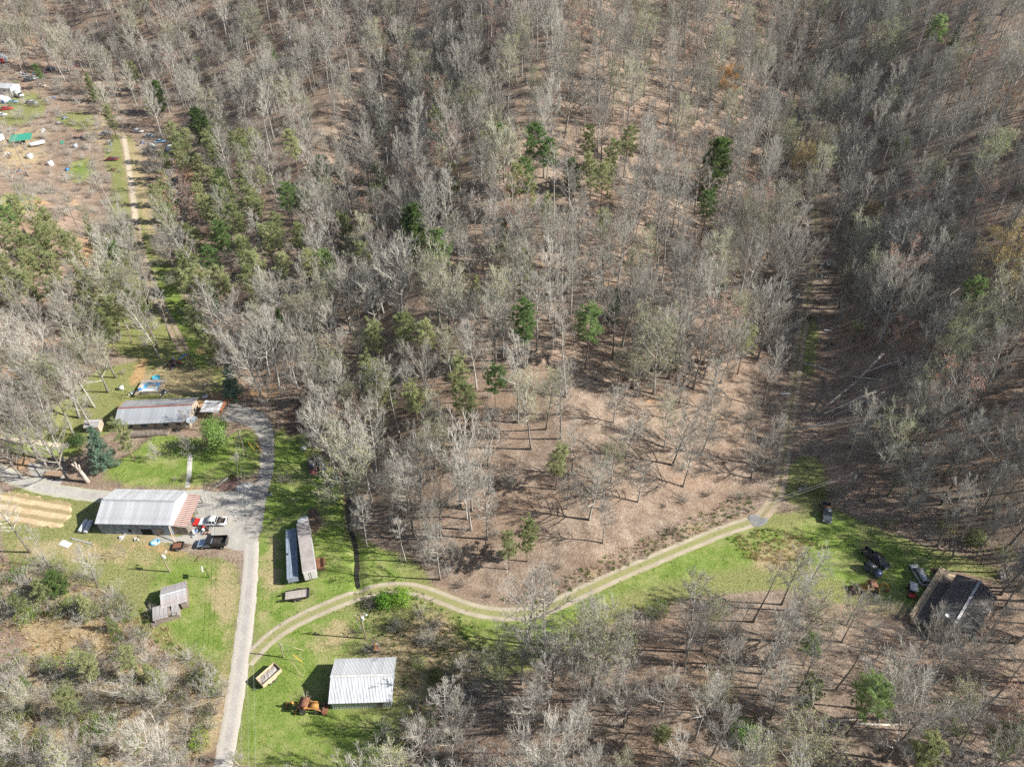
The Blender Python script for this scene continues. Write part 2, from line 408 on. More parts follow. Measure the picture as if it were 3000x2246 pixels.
def ground_material():
    m, nt, b = nodes('forest_floor', 0.95, 0.1)
    pos = objpos(nt)
    at = {k: N(nt, 'ShaderNodeAttribute', attribute_name=k).outputs['Fac'] for k in ZW}
    n_big = noise_node(nt, 0.05, 3, 0.6, pos); n_patch = noise_node(nt, 0.13, 4, 0.65, pos); n_mid = noise_node(nt, 0.35, 5, 0.65, pos)
    n_fine = noise_node(nt, 2.6, 6, 0.75, pos); n_vf = noise_node(nt, 9.0, 3, 0.7, pos)
    # leaf litter
    f = math_(nt, 'ADD', math_(nt, 'MULTIPLY', n_fine.outputs[0], 0.65), math_(nt, 'MULTIPLY', n_mid.outputs[0], 0.4))
    litter = ramp(nt, f, [(0.36, (0.095, 0.070, 0.054)), (0.5, (0.225, 0.168, 0.126)), (0.64, (0.42, 0.335, 0.26))]).outputs[0]
    red = ramp(nt, n_big.outputs[0], [(0.42, (0, 0, 0)), (0.68, (1, 1, 1))]).outputs[0]
    litter = mixc(nt, math_(nt, 'MULTIPLY', red, 0.5), litter, mixc(nt, n_fine.outputs[0], (0.17, 0.095, 0.058), (0.42, 0.28, 0.19)))
    speck = ramp(nt, n_vf.outputs[0], [(0.60, (0, 0, 0)), (0.70, (1, 1, 1))]).outputs[0]
    litter = mixc(nt, math_(nt, 'MULTIPLY', speck, 0.45), litter, (0.52, 0.41, 0.31))
    moss = ramp(nt, noise_node(nt, 0.11, 4, 0.7, pos).outputs[0], [(0.60, (0, 0, 0)), (0.74, (1, 1, 1))]).outputs[0]
    litter = mixc(nt, math_(nt, 'MULTIPLY', moss, 0.35), litter, (0.19, 0.18, 0.07))
    def edge(a, lo=0.32, hi=0.66, amp=0.75):
        s = math_(nt, 'ADD', a, math_(nt, 'MULTIPLY_ADD', n_mid.outputs[0], amp, -amp*0.5))
        s = math_(nt, 'ADD', s, math_(nt, 'MULTIPLY_ADD', n_fine.outputs[0], 0.5, -0.25))
        s = math_(nt, 'ADD', s, math_(nt, 'MULTIPLY_ADD', n_patch.outputs[0], amp*1.2, -amp*0.6))
        return ramp(nt, s, [(lo, (0, 0, 0)), (hi, (1, 1, 1))]).outputs[0]
    # thin rough grass: green and straw mixed
    gm = ramp(nt, n_fine.outputs[0], [(0.32, (0.12, 0.145, 0.045)), (0.52, (0.225, 0.235, 0.085)), (0.68, (0.40, 0.36, 0.18))]).outputs[0]
    col = mixc(nt, edge(at['grass']), litter, gm)
    lush = ramp(nt, math_(nt, 'ADD', math_(nt, 'MULTIPLY', n_fine.outputs[0], 0.6), math_(nt, 'MULTIPLY', n_mid.outputs[0], 0.4)),
                [(0.36, (0.09, 0.145, 0.025)), (0.5, (0.175, 0.245, 0.05)), (0.64, (0.29, 0.335, 0.10))]).outputs[0]
    worn = ramp(nt, math_(nt, 'ADD', math_(nt, 'MULTIPLY', n_patch.outputs[0], .6), math_(nt, 'MULTIPLY', n_mid.outputs[0], .4)), [(0.48, (0, 0, 0)), (0.60, (1, 1, 1))]).outputs[0]
    lush = mixc(nt, math_(nt, 'MULTIPLY', worn, 0.55), lush, mixc(nt, n_fine.outputs[0], (0.24, 0.235, 0.09), (0.42, 0.38, 0.19)))
    col = mixc(nt, edge(at['lush'], 0.30, 0.72, 0.9), col, lush)
    tan = ramp(nt, n_fine.outputs[0], [(0.3, (0.24, 0.18, 0.095)), (0.5, (0.40, 0.31, 0.175)), (0.7, (0.56, 0.455, 0.29))]).outputs[0]
    col = mixc(nt, math_(nt, 'MULTIPLY', edge(at['dry'], 0.42, 0.85, 1.3), 0.8), col, tan)
    clay = ramp(nt, n_fine.outputs[0], [(0.3, (0.34, 0.19, 0.09)), (0.65, (0.58, 0.37, 0.20))]).outputs[0]
    col = mixc(nt, math_(nt, 'MULTIPLY', edge(at['clay'], 0.35, 0.75, 0.8), 0.85), col, clay)
    mud = ramp(nt, n_fine.outputs[0], [(0.3, (0.085, 0.06, 0.045)), (0.7, (0.22, 0.155, 0.11))]).outputs[0]
    col = mixc(nt, edge(at['mud'], 0.35, 0.7, 0.6), col, mud)
    nt.links.new(col, b.inputs['Base Color'])
    bump(nt, b, math_(nt, 'ADD', math_(nt, 'MULTIPLY', n_fine.outputs[0], 0.6), math_(nt, 'MULTIPLY', n_vf.outputs[0], 0.4)), 0.9, 0.35)
    return m
ground_material()
ny, nx = XX.shape
me = bpy.data.meshes.new('ground')
verts = np.stack([XX, YY, HZ], -1).reshape(-1, 3)
idx = np.arange(nx*ny).reshape(ny, nx)
faces = np.stack([idx[:-1,:-1], idx[:-1,1:], idx[1:,1:], idx[1:,:-1]], -1).reshape(-1, 4)
me.vertices.add(len(verts)); me.vertices.foreach_set('co', verts.ravel())
me.loops.add(faces.size); me.loops.foreach_set('vertex_index', faces.ravel().astype(np.int32))
me.polygons.add(len(faces)); me.polygons.foreach_set('loop_start', np.arange(0, faces.size, 4, dtype=np.int32))
me.polygons.foreach_set('use_smooth', np.ones(len(faces), bool))
me.update(); me.validate()
for k, w in ZW.items():
    a = me.attributes.new(k, 'FLOAT', 'POINT'); a.data.foreach_set('value', w.ravel().astype(np.float32))
me.materials.append(MATS['forest_floor'])
ground = bpy.data.objects.new('ground', me); COL.objects.link(ground)
tag(ground, 'leaf-strewn hills and grassy valley floor', kind='structure')

# ---- strips laid on the ground
def resample(line, step):
    out = [line[0].copy()]; acc = 0.0
    for a, b in zip(line, line[1:]):
        L = (b-a).length; t = step-acc
        while t <= L: out.append(a.lerp(b, t/L)); t += step
        acc = (acc+L) % step if L else acc
        acc = L-(t-step)
    return out
def strip(name, px, width, mat, label, lift=0.03, cols=9, rag=0.25, step=0.6, widths=None, crown=0.0, seed=0):
    line = smooth_poly(P2(px), 3, False); line = [Vector((p.x, p.y, 0)) for p in line]
    line = resample(line, step); n = len(line); v = []; f = []; ac = []
    for i, p in enumerate(line):
        d = (line[min(i+1, n-1)]-line[max(i-1, 0)]).normalized(); nrm = Vector((-d.y, d.x, 0))
        w = width if widths is None else np.interp(i/(n-1), [a for a, _ in widths], [b for _, b in widths])
        for c in range(cols):
            u = c/(cols-1)*2-1
            off = u*w/2
            if abs(u) == 1: off += u*rag*(mnoise.noise((i*0.35+seed*7, u*5+seed, 0))+0.4*mnoise.noise((i*1.7, u*9, seed)))
            q = p+nrm*off
            edge = 0.0 if abs(u) < 1 else -0.05
            v.append((q.x, q.y, float(hz(q.x, q.y))+lift+edge+crown*(1-u*u))); ac.append(u)
    for i in range(n-1):
        for c in range(cols-1):
            k = i*cols+c; f.append((k, k+cols, k+cols+1, k+1))
    me = bpy.data.meshes.new(name); me.from_pydata(v, [], f); me.materials.append(MATS[mat])
    a = me.attributes.new('across', 'FLOAT', 'POINT'); a.data.foreach_set('value', np.array(ac, np.float32))
    me.polygons.foreach_set('use_smooth', [True]*len(me.polygons))
    bm = bmesh.new(); bm.from_mesh(me); bmesh.ops.recalc_face_normals(bm, faces=bm.faces)
    if bm.faces and sum(fc.normal.z for fc in bm.faces) < 0: bmesh.ops.reverse_faces(bm, faces=bm.faces)
    bm.to_mesh(me); bm.free()
    o = bpy.data.objects.new(name, me); COL.objects.link(o); tag(o, label, kind='structure'); return o, line
def patch(name, px, mat, label, lift=0.03, kind='structure', rag=0.3, cell=0.6, relief=None):
    """an irregular area sheet following the ground"""
    q = smooth_poly([(p.x, p.y, 0) for p in P2(px)], 3)
    q = [Vector((p[0]+rag*mnoise.noise((p[0]*.7, p[1]*.7, 3)), p[1]+rag*mnoise.noise((p[0]*.7, p[1]*.7, 9)), 0)) for p in q]
    x0, x1 = min(p.x for p in q), max(p.x for p in q); y0, y1 = min(p.y for p in q), max(p.y for p in q)
    gx = np.arange(x0-cell, x1+cell*2, cell); gy = np.arange(y0-cell, y1+cell*2, cell)
    X, Y = np.meshgrid(gx, gy); ins = inpoly(X, Y, q); Q = np.array([(p.x, p.y) for p in q])
    vid = {}; v = []; f = []; rows = []
    def vert(j, i):
        if (j, i) not in vid:
            x, y = X[j, i], Y[j, i]; e = 0.0
            if not ins[j, i]:
                k = np.argmin((Q[:,0]-x)**2+(Q[:,1]-y)**2); x, y = Q[k]; e = -0.05
            rz_ = relief(x, y) if relief and e == 0 else 0.0
            rows.append(rz_*4 if relief else 0.0); vid[(j, i)] = len(v); v.append((x, y, float(hz(x, y))+lift+e+rz_))
        return vid[(j, i)]
    for j in range(len(gy)-1):
        for i in range(len(gx)-1):
            c = [(j, i), (j, i+1), (j+1, i+1), (j+1, i)]
            if sum(ins[a] for a in c) >= 1: f.append(tuple(vert(*a) for a in c))
    me = bpy.data.meshes.new(name); me.from_pydata(v, [], f); me.materials.append(MATS[mat])
    me.polygons.foreach_set('use_smooth', [True]*len(me.polygons)); a_ = me.attributes.new('across', 'FLOAT', 'POINT'); a_.data.foreach_set('value', np.array(rows, np.float32)); me.validate()
    o = bpy.data.objects.new(name, me); COL.objects.link(o); tag(o, label, kind=kind); return o
def road_material(name, stops, scale, ruts=None, blotch=None):
    m, nt, b = nodes(name, 0.9, 0.2); pos = objpos(nt)
    n1 = noise_node(nt, scale, 6, 0.75, pos); n2 = noise_node(nt, 0.4, 4, 0.6, pos)
    f = math_(nt, 'ADD', math_(nt, 'MULTIPLY', n1.outputs[0], 0.6), math_(nt, 'MULTIPLY', n2.outputs[0], 0.4))
    col = ramp(nt, f, stops).outputs[0]
    if ruts:
        u = N(nt, 'ShaderNodeAttribute', attribute_name='across').outputs['Fac']
        d = math_(nt, 'ABSOLUTE', math_(nt, 'SUBTRACT', math_(nt, 'ABSOLUTE', u), ruts[0]))
        d = math_(nt, 'ADD', d, math_(nt, 'MULTIPLY_ADD', n1.outputs[0], ruts[2], -ruts[2]*0.5))
        k = ramp(nt, d, [(ruts[1]*0.55, (0, 0, 0)), (ruts[1]*1.3, (1, 1, 1))]).outputs[0]
        gcol = ramp(nt, n1.outputs[0], [(0.35, ruts[3]), (0.65, ruts[4])]).outputs[0]
        col = mixc(nt, k, col, gcol)
    if blotch:
        n3 = noise_node(nt, blotch[1], 4, 0.7, pos)
        k = ramp(nt, n3.outputs[0], [(0.5, (0, 0, 0)), (0.72, (1, 1, 1))]).outputs[0]
        col = mixc(nt, math_(nt, 'MULTIPLY', k, blotch[2]), col, blotch[0])
    nt.links.new(col, b.inputs['Base Color']); bump(nt, b, n1.outputs[0], 0.5, 0.08)
road_material('lane_surface', [(0.35, (0.28, 0.26, 0.235)), (0.5, (0.37, 0.345, 0.315)), (0.65, (0.46, 0.43, 0.39))], 3.0, (0.0, 0.42, 0.5, (0.40, 0.365, 0.32), (0.50, 0.455, 0.39)), ((0.36, 0.33, 0.30), 0.5, 0.4))
road_material('gravel', [(0.35, (0.26, 0.245, 0.22)), (0.5, (0.36, 0.34, 0.305)), (0.65, (0.47, 0.445, 0.40))], 4.0, None, ((0.40, 0.36, 0.27), 0.25, 0.6))
road_material('gravel_drive', [(0.35, (0.28, 0.265, 0.24)), (0.5, (0.38, 0.36, 0.33)), (0.65, (0.49, 0.465, 0.425))], 4.0, (0.0, 0.7, 0.3, (0.30, 0.31, 0.2), (0.50, 0.47, 0.38)))
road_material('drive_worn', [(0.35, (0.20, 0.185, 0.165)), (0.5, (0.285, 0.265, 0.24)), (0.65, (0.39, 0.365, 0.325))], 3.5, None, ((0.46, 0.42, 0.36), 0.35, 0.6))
road_material('track_ruts', [(0.35, (0.29, 0.245, 0.18)), (0.5, (0.385, 0.33, 0.25)), (0.65, (0.48, 0.42, 0.33))], 3.0, (0.62, 0.27, 0.6, (0.16, 0.19, 0.06), (0.34, 0.30, 0.15)))
road_material('woods_track', [(0.35, (0.22, 0.17, 0.12)), (0.5, (0.33, 0.26, 0.185)), (0.65, (0.44, 0.36, 0.26))], 2.5, (0.55, 0.36, 0.5, (0.15, 0.15, 0.06), (0.30, 0.24, 0.14)))
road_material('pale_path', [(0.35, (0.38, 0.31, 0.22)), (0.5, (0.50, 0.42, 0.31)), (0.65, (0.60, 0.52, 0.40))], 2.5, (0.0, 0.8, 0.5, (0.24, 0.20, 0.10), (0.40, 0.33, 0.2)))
road_material('asphalt_patch', [(0.35, (0.15, 0.15, 0.155)), (0.5, (0.21, 0.21, 0.21)), (0.65, (0.29, 0.285, 0.275))], 4.0, None, ((0.36, 0.32, 0.26), .6, .5))
road_material('mulch', [(0.35, (0.10, 0.06, 0.05)), (0.5, (0.17, 0.105, 0.085)), (0.65, (0.27, 0.18, 0.15))], 5.0)
road_material('straw', [(0.35, (0.33, 0.22, 0.12)), (0.5, (0.55, 0.42, 0.26)), (0.65, (0.66, 0.54, 0.37))], 3.0, (0.8, 0.5, 1.1, (0.19, 0.17, 0.07), (0.42, 0.31, 0.18)), ((0.22, 0.23, 0.08), 0.3, 0.5))
road_material('concrete', [(0.35, (0.36, 0.34, 0.31)), (0.5, (0.46, 0.44, 0.40)), (0.65, (0.55, 0.52, 0.48))], 3.0)
m, nt, b = nodes('creek_water', 0.08, 0.5); b.inputs['Base Color'].default_value = (0.035, 0.032, 0.024, 1)
bump(nt, b, noise_node(nt, 3.0, 3, 0.5, objpos(nt)).outputs[0], 0.25, 0.05)

patch('gravel_yard', [(556,1442),(600,1436),(660,1440),(712,1430),(762,1410),(772,1450),(765,1520),(758,1590),(742,1612),(708,1618),(650,1603),(590,1598),(545,1592),(470,1590),(440,1575),(470,1566),(545,1572),(560,1540),(575,1480)], 'gravel', 'pale grey gravel yard beside the long white-roofed barn', 0.035)
patch('gravel_patch', [(70,1360),(100,1350),(160,1358),(210,1370),(190,1392),(180,1425),(140,1425),(90,1400)], 'gravel', 'small gravel patch beside the bare topped stump', 0.022)
patch('concrete_apron', [(688,1430),(700,1418),(735,1410),(745,1416),(735,1432),(700,1442)], 'concrete', 'pale concrete pad at the lawn corner by the drive', 0.055, rag=.15)
lane, LANE = strip('lane', [(628,2330),(654,2246),(683,2080),(706,1930),(722,1800),(732,1700),(735,1640),(738,1585)], 3.2, 'lane_surface', 'narrow pale lane running up past the barns', 0.045, rag=.2, widths=[(0, 3.1), (.6, 3.3), (1, 3.0)], crown=.03)
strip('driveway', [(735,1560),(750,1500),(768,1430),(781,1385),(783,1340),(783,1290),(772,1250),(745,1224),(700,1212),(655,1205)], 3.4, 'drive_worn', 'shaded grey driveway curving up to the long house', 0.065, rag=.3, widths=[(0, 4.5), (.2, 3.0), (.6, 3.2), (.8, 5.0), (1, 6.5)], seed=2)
strip('gravel_driveway', [(-60,1352),(0,1381),(68,1412),(136,1432),(237,1447),(305,1455),(420,1462),(560,1452),(600,1448)], 3.8, 'gravel_drive', 'gravel driveway sweeping in from the left behind the barn', 0.028, rag=.35, seed=3)
strip('dirt_track', [(722,1940),(750,1907),(805,1856),(878,1812),(970,1772),(1061,1739),(1152,1719),(1226,1726),(1299,1753),(1372,1783),(1445,1797),(1510,1799),(1565,1794),(1620,1775),(1693,1739),(1803,1687),(1907,1643),(2008,1600),(2110,1557),(2200,1528)], 3.3, 'track_ruts', 'two-rut dirt track winding along the foot of the wooded hill', 0.03, cols=13, rag=.3, seed=4)
strip('woodland_track', [(2215,1530),(2262,1480),(2285,1420),(2296,1340),(2308,1260),(2325,1150),(2340,1020),(2362,900),(2385,790),(2392,700),(2388,600),(2385,520),(2392,440)], 3.4, 'woods_track', 'leafy track going up the shaded hollow on the right', 0.025, cols=11, rag=.5, seed=5)
patch('asphalt_patch', [(2188,1508),(2215,1500),(2244,1510),(2252,1530),(2228,1540),(2200,1545)], 'asphalt_patch', 'small dark grey asphalt patch at the end of the dirt track', 0.055, rag=.9, cell=.35)
strip('grassy_lane', [(352,385),(368,430),(378,500),(392,600),(402,690),(425,790),(462,880),(505,960),(540,1030)], 3.2, 'woods_track', 'grassy lane between the pine woods leading to the junkyard', 0.025, cols=11, rag=.5, seed=6)
strip('pale_lane', [(362,400),(370,440),(378,500),(390,580),(398,650)], 2.4, 'pale_path', 'pale stretch of lane below the junkyard', 0.06, rag=.4, seed=7)
strip('foot_path', [(-30,1280),(20,1286),(100,1294),(207,1306)], 1.5, 'pale_path', 'narrow tan path through the left woods', 0.03, rag=.3, seed=8)
strip('garden_walk', [(557,1330),(556,1360),(553,1400),(549,1432)], 1.1, 'concrete', 'straight grey walk crossing the front lawn', 0.05, cols=3, rag=.02, step=.5)
patch('mulch_bed', [(600,1268),(640,1255),(690,1254),(680,1275),(650,1300),(610,1318),(585,1316),(590,1290)], 'mulch', 'curved brown mulch bed under the glossy evergreen', 0.05)
patch('mulch_bed', [(625,1425),(670,1412),(695,1385),(704,1400),(700,1420),(660,1440)], 'mulch', 'small mulch bed at the lawn corner beside the fallen limb', 0.045)
ga, gb = P(0, 1483), P(198, 1515); gdir = (gb-ga).normalized(); gn = Vector((-gdir.y, gdir.x))
patch('garden_plot', [(-40,1436),(0,1440),(110,1452),(205,1476),(212,1500),(184,1552),(90,1545),(0,1526),(-40,1520)], 'straw', 'straw-covered vegetable plot with long rows', 0.04, rag=1.2, cell=0.35,
      relief=lambda x, y: 0.10+0.12*math.sin((x*gn.x+y*gn.y)*2.6+0.6*mnoise.noise((x*.3, y*.3, 0)))+0.05*mnoise.noise((x*2.2, y*2.2, 1)))
cv = MB(); line = resample(CREEK, 0.8); L = []
for i, p in enumerate(line):
    d = (line[min(i+1, len(line)-1)]-line[max(i-1, 0)]).normalized(); nn = Vector((-d.y, d.x, 0)); w = 0.45+0.2*mnoise.noise((i*.3, 0, 0))
    z = float(hz(p.x, p.y))+0.22; L.append(((p.x-nn.x*w, p.y-nn.y*w, z), (p.x+nn.x*w, p.y+nn.y*w, z)))
for a, b_ in zip(L, L[1:]): cv.quad(a[0], a[1], b_[1], b_[0])
tag(cv.build('creek', 'creek_water'), 'narrow dark creek between the lawn and the wooded hill', kind='structure')
# ------------------------------------------------------------------ trees
def rv(r, s=1.0): return Vector((r.uniform(-s, s), r.uniform(-s, s), r.uniform(-s, s)))
def chain(r, p0, d, L, n, wob, lift):
    pts = [Vector(p0)]; d = Vector(d).normalized()
    for i in range(n):
        d = (d + rv(r, wob) + Vector((0, 0, lift))).normalized(); pts.append(pts[-1]+d*(L/n))
    return pts, d
def at(pts, t):
    k = t*(len(pts)-1); i = min(int(k), len(pts)-2); f = k-i
    return pts[i].lerp(pts[i+1], f), (pts[i+1]-pts[i]).normalized()
def perp(r, d):
    v = rv(r); v = v - d*v.dot(d)
    return v.normalized() if v.length > 1e-4 else Vector((1, 0, 0))
def bare_tree(seed, H, form='tall', buds=None, bud_n=2.0, barkm='bark_grey', twigm='twig_grey', detail=1.0):
    r = random.Random(seed); T = MB(); C = MB()
    cfg = {'tall': (0.38, 24, 0.225, 0.95, 0.6), 'oak': (0.30, 18, 0.34, 0.9, 0.5), 'fork': (0.28, 16, 0.33, 0.95, 0.6),
           'small': (0.22, 12, 0.34, 0.8, 0.45), 'vase': (0.16, 14, 0.38, 1.1, 0.5), 'pole': (0.62, 12, 0.15, 0.9, 0.5)}[form]
    hb, nl, spread, up, leader = cfg
    r0 = H*0.0125*(1.25 if form in ('oak', 'fork') else 1.0)
    n = 9; lean = rv(r, 0.04); pts = [Vector((0, 0, -0.4))]; d = Vector((lean.x, lean.y, 1)).normalized()
    top = H*(0.97 if form in ('tall', 'pole', 'small') else 0.72)
    for i in range(n):
        d = (d + Vector((r.uniform(-.05, .05), r.uniform(-.05, .05), .06))).normalized(); pts.append(pts[-1]+d*((top+.4)/n))
    rad = [r0*1.35 if i == 0 else r0*(1-0.88*(i/n)**0.85) for i in range(n+1)]
    T.tube(pts, rad, 7)
    tips = []
    limbs = []
    az = r.uniform(0, 6.28)
    for i in range(nl):
        t = hb + (0.98-hb)*((i+r.random()*.7)/nl); p, td = at(pts, min(t, 0.99)); az += 2.4+r.uniform(-.5, .5)
        k = (t-hb)/(1-hb)
        prof = (0.55+0.9*k-1.15*k*k) if form in ('tall', 'pole') else (0.75+0.6*k-0.75*k*k)
        L = H*spread*max(prof, 0.22)*r.uniform(0.75, 1.25)*1.35
        el = up*(0.55+0.6*k)*r.uniform(.8, 1.2)
        dv = Vector((math.cos(az)*math.cos(el), math.sin(az)*math.cos(el), math.sin(el)))
        rr = max(0.045, min(rad[min(int(t*n), n)]*0.65, 0.016*L+0.035))
        lp, _ = chain(r, p, dv, L, 4, 0.075, 0.12*leader+.05)
        C.tube(lp, [rr, rr*.8, rr*.6, rr*.42, rr*.2], 4, cap=False); limbs.append((lp, L, rr))
    for lp, L, rr in limbs:
        for j in range(max(4, int((4+L*1.0)*detail))):
            t = r.uniform(0.22, 1.0); p, td = at(lp, t)
            dv = (td*0.95 + perp(r, td)*r.uniform(.45, .85) + Vector((0, 0, .30))).normalized()
            L2 = max(0.7, L*r.uniform(.25, .46)*(1.15-.5*t)); sp, _ = chain(r, p, dv, L2, 3, 0.10, 0.08)
            r2 = max(0.034, rr*0.48*(1.1-.5*t)); C.tube(sp, [r2, r2*.75, r2*.5, r2*.22], 3, cap=False)
            for q in range(max(3, int((2.5+L2*1.8)*detail))):
                t2 = r.uniform(.25, 1.0); p2, td2 = at(sp, t2)
                dv2 = (td2*.9 + perp(r, td2)*r.uniform(.45, .8) + Vector((0, 0, .3))).normalized(); L3 = r.uniform(.6, 1.35)*min(1.0, .45+L2*.25)
                e = p2+dv2*L3+rv(r, .1); mid = p2.lerp(e, .5)+rv(r, .08)
                C.tube([p2, mid, e], [0.023, 0.017, 0.0], 3, cap=False); tips.append(e)
                for w in range(2):
                    s = p2.lerp(e, r.uniform(.3, .9)); dv3 = (dv2*.7+perp(r, dv2)*.8+Vector((0, 0, .2))).normalized()
                    e3 = s+dv3*r.uniform(.35, .8); C.tube([s, e3], [0.0155, 0.0], 3, cap=False); tips.append(e3)
    mats = [twigm]
    if buds:
        mats.append(buds); C.cur = 1
        for e in tips:
            for k in range(int(bud_n) + (r.random() < bud_n % 1)):
                c = e+rv(r, .22); a = rv(r, .065); b_ = perp(r, a.normalized())*0.055
                C.add([tuple(c-a-b_), tuple(c+a-b_), tuple(c+a+b_), tuple(c-a+b_)], [(0, 1, 2, 3)])
    return T.mesh('trunk', barkm, True), C.mesh('crown', mats)
def blades(C, r, c, d, n, L, w, spread):
    for _ in range(n):
        v = (Vector(d)*(1-spread)+rv(r, 1.0)*spread*1.2).normalized(); ll = L*r.uniform(.65, 1.2)
        s = perp(r, v)*w*.5; b = c+v*ll*.12
        C.add([tuple(b-s), tuple(b+s), tuple(c+v*ll)], [(0, 1, 2)])
def pine(seed, H, mat, hb=0.42, width=0.19, nb=46, tufts=9, shape='round', L=0.62, w=0.115, nbl=15, dead=True, barkm='bark_pine'):
    r = random.Random(seed); T = MB(); C = MB(); n = 8; pts = [Vector((0, 0, -.4))]; d = Vector((r.uniform(-.03, .03), r.uniform(-.03, .03), 1))
    for i in range(n):
        d = (d+Vector((r.uniform(-.035, .035), r.uniform(-.035, .035), .05))).normalized(); pts.append(pts[-1]+d*((H+.4)/n))
    r0 = H*.0105+.02; rad = [r0*1.25 if i == 0 else r0*(1-.93*i/n) for i in range(n+1)]; T.tube(pts, rad, 7)
    az = 0
    for i in range(nb):
        k = (i+r.random())/nb; t = hb+(0.995-hb)*k; p, td = at(pts, min(t, .995)); az += 2.4+r.uniform(-.6, .6)
        if shape == 'cone': pr = (1-k)**0.8+.06
        elif shape == 'layer': pr = (0.35+1.0*k-1.15*k*k+.15)*r.choice((.55, .9, 1.25))
        else: pr = math.sqrt(max(0.03, 1-(1.75*(k-.43))**2))*r.uniform(.7, 1.15)
        BL = max(.35, H*width*pr); el = {'cone': .12, 'layer': .22, 'round': -.05+.75*k}[shape]+r.uniform(-.15, .2)
        dv = Vector((math.cos(az)*math.cos(el), math.sin(az)*math.cos(el), math.sin(el)))
        lp, _ = chain(r, p, dv, BL, 3, .14, .05)
        C.cur = 1; rr = max(.018, .011*BL+.014); C.tube(lp, [rr, rr*.7, rr*.45, rr*.2], 3, cap=False); C.cur = 0
        for j in range(max(2, int(tufts*(.4+BL/3.0)))):
            tt = r.uniform(.28 if shape != 'cone' else .1, 1.02); q, qd = at(lp, min(tt, 1.0))
            off = perp(r, qd); off.z *= .55; c = q+off*BL*.22*r.random()+Vector((0, 0, .06)); blades(C, r, c, (qd*.4+off*.4+Vector((0, 0, .45))).normalized(), nbl, L, w, .62)
    if dead:
        C.cur = 1
        for i in range(12):
            t = r.uniform(.15, hb+.08); p, td = at(pts, t); a = r.uniform(0, 6.28); lp, _ = chain(r, p, (math.cos(a), math.sin(a), .1), r.uniform(.8, 2.2), 2, .2, 0)
            C.tube(lp, [.022, .014, 0], 3, cap=False)
    return T.mesh('trunk', barkm, True), C.mesh('crown', [mat, barkm])
def leafy(seed, H, W, mat, nleaf, size, barkm='bark_grey', shape='ovoid', stems=1):
    """a broadleaf evergreen or leafing shrub: limbs and separate leaf faces in clumps through the crown"""
    r = random.Random(seed); T = MB(); C = MB()
    cl = []
    for s in range(stems):
        a = r.uniform(0, 6.28); st = Vector((math.cos(a), math.sin(a), 0))*(W*.25 if stems > 1 else 0)*r.random()
        lp, _ = chain(r, st+Vector((0, 0, -.2)), (st.x*.3, st.y*.3, 1), H*.85, 4, .08, .1); rr = max(.02, H*.012)
        T.tube(lp, [rr, rr*.8, rr*.6, rr*.4, rr*.15], 5)
    nc = max(14, int(nleaf/34))
    for i in range(nc):
        z = r.random()**(.85); a = r.uniform(0, 6.28)
        pr = math.sin(math.pi*min(1, .16+.80*z))**.8 if shape == 'ovoid' else math.sqrt(max(0, 1-(z*.98)**2))
        rad = W*.5*pr*math.sqrt(r.random())*r.uniform(.85, 1.1)
        c = Vector((math.cos(a)*rad, math.sin(a)*rad, H*(.06+.92*z))); cl.append(c)
        C.cur = 1; C.tube([Vector((c.x*.15, c.y*.15, c.z*.6)), c], [.03*H/6, .008], 3, cap=False); C.cur = 0
        cs = W*.13+.1
        out = Vector((c.x, c.y, (c.z-H*.45)*.8)).normalized()
        for j in range(int(nleaf/nc)):
            p = c+Vector((r.gauss(0, cs), r.gauss(0, cs), r.gauss(0, cs*.7))); nrm = (out+rv(r, .8)+Vector((0, 0, .4))).normalized()
            u = perp(r, nrm); v = nrm.cross(u); s = size*r.uniform(.6, 1.25)
            C.add([tuple(p-u*s), tuple(p+v*s*.45), tuple(p+u*s), tuple(p-v*s*.45)], [(0, 1, 2, 3)])
    return T.mesh('trunk', barkm, True), C.mesh('crown', [mat, barkm])
def brush(seed, H, W, n, mat, blade=None):
    """a twiggy bush: a spray of thin stems"""
    r = random.Random(seed); C = MB(); T = MB()
    for i in range(n):
        a = r.uniform(0, 6.28); b = Vector((math.cos(a), math.sin(a), 0))*W*.22*r.random()
        d = Vector((b.x*1.3+r.uniform(-.5, .5), b.y*1.3+r.uniform(-.5, .5), 1.0)).normalized(); L = H*r.uniform(.55, 1.1)
        lp, _ = chain(r, b, d, L, 3, .16, .02); (T if i < 4 else C).tube(lp, [.026, .02, .015, 0], 3, cap=False)
        for j in range(6):
            p, td = at(lp, r.uniform(.25, .98)); e = p+(td*.6+perp(r, td)*.8).normalized()*L*r.uniform(.15, .36); C.tube([p, e], [.014, 0], 3, cap=False)
            for q in range(2):
                s = p.lerp(e, r.uniform(.3, .9)); C.tube([s, s+(td*.5+perp(r, td)).normalized()*L*r.uniform(.08, .2)], [.011, 0], 3, cap=False)
    mats = [mat]
    if blade:
        mats.append(blade[0]); C.cur = 1
        for i in range(blade[1]):
            a = r.uniform(0, 6.28); p = Vector((math.cos(a)*W*.5*math.sqrt(r.random()), math.sin(a)*W*.5*math.sqrt(r.random()), H*(.15+.8*r.random()))); u = rv(r, blade[2]); v = perp(r, u.normalized())*blade[2]*.6
            C.add([tuple(p-u), tuple(p+v), tuple(p+u), tuple(p-v)], [(0, 1, 2, 3)])
    return T.mesh('stems', mat), C.mesh('twigs', mats)

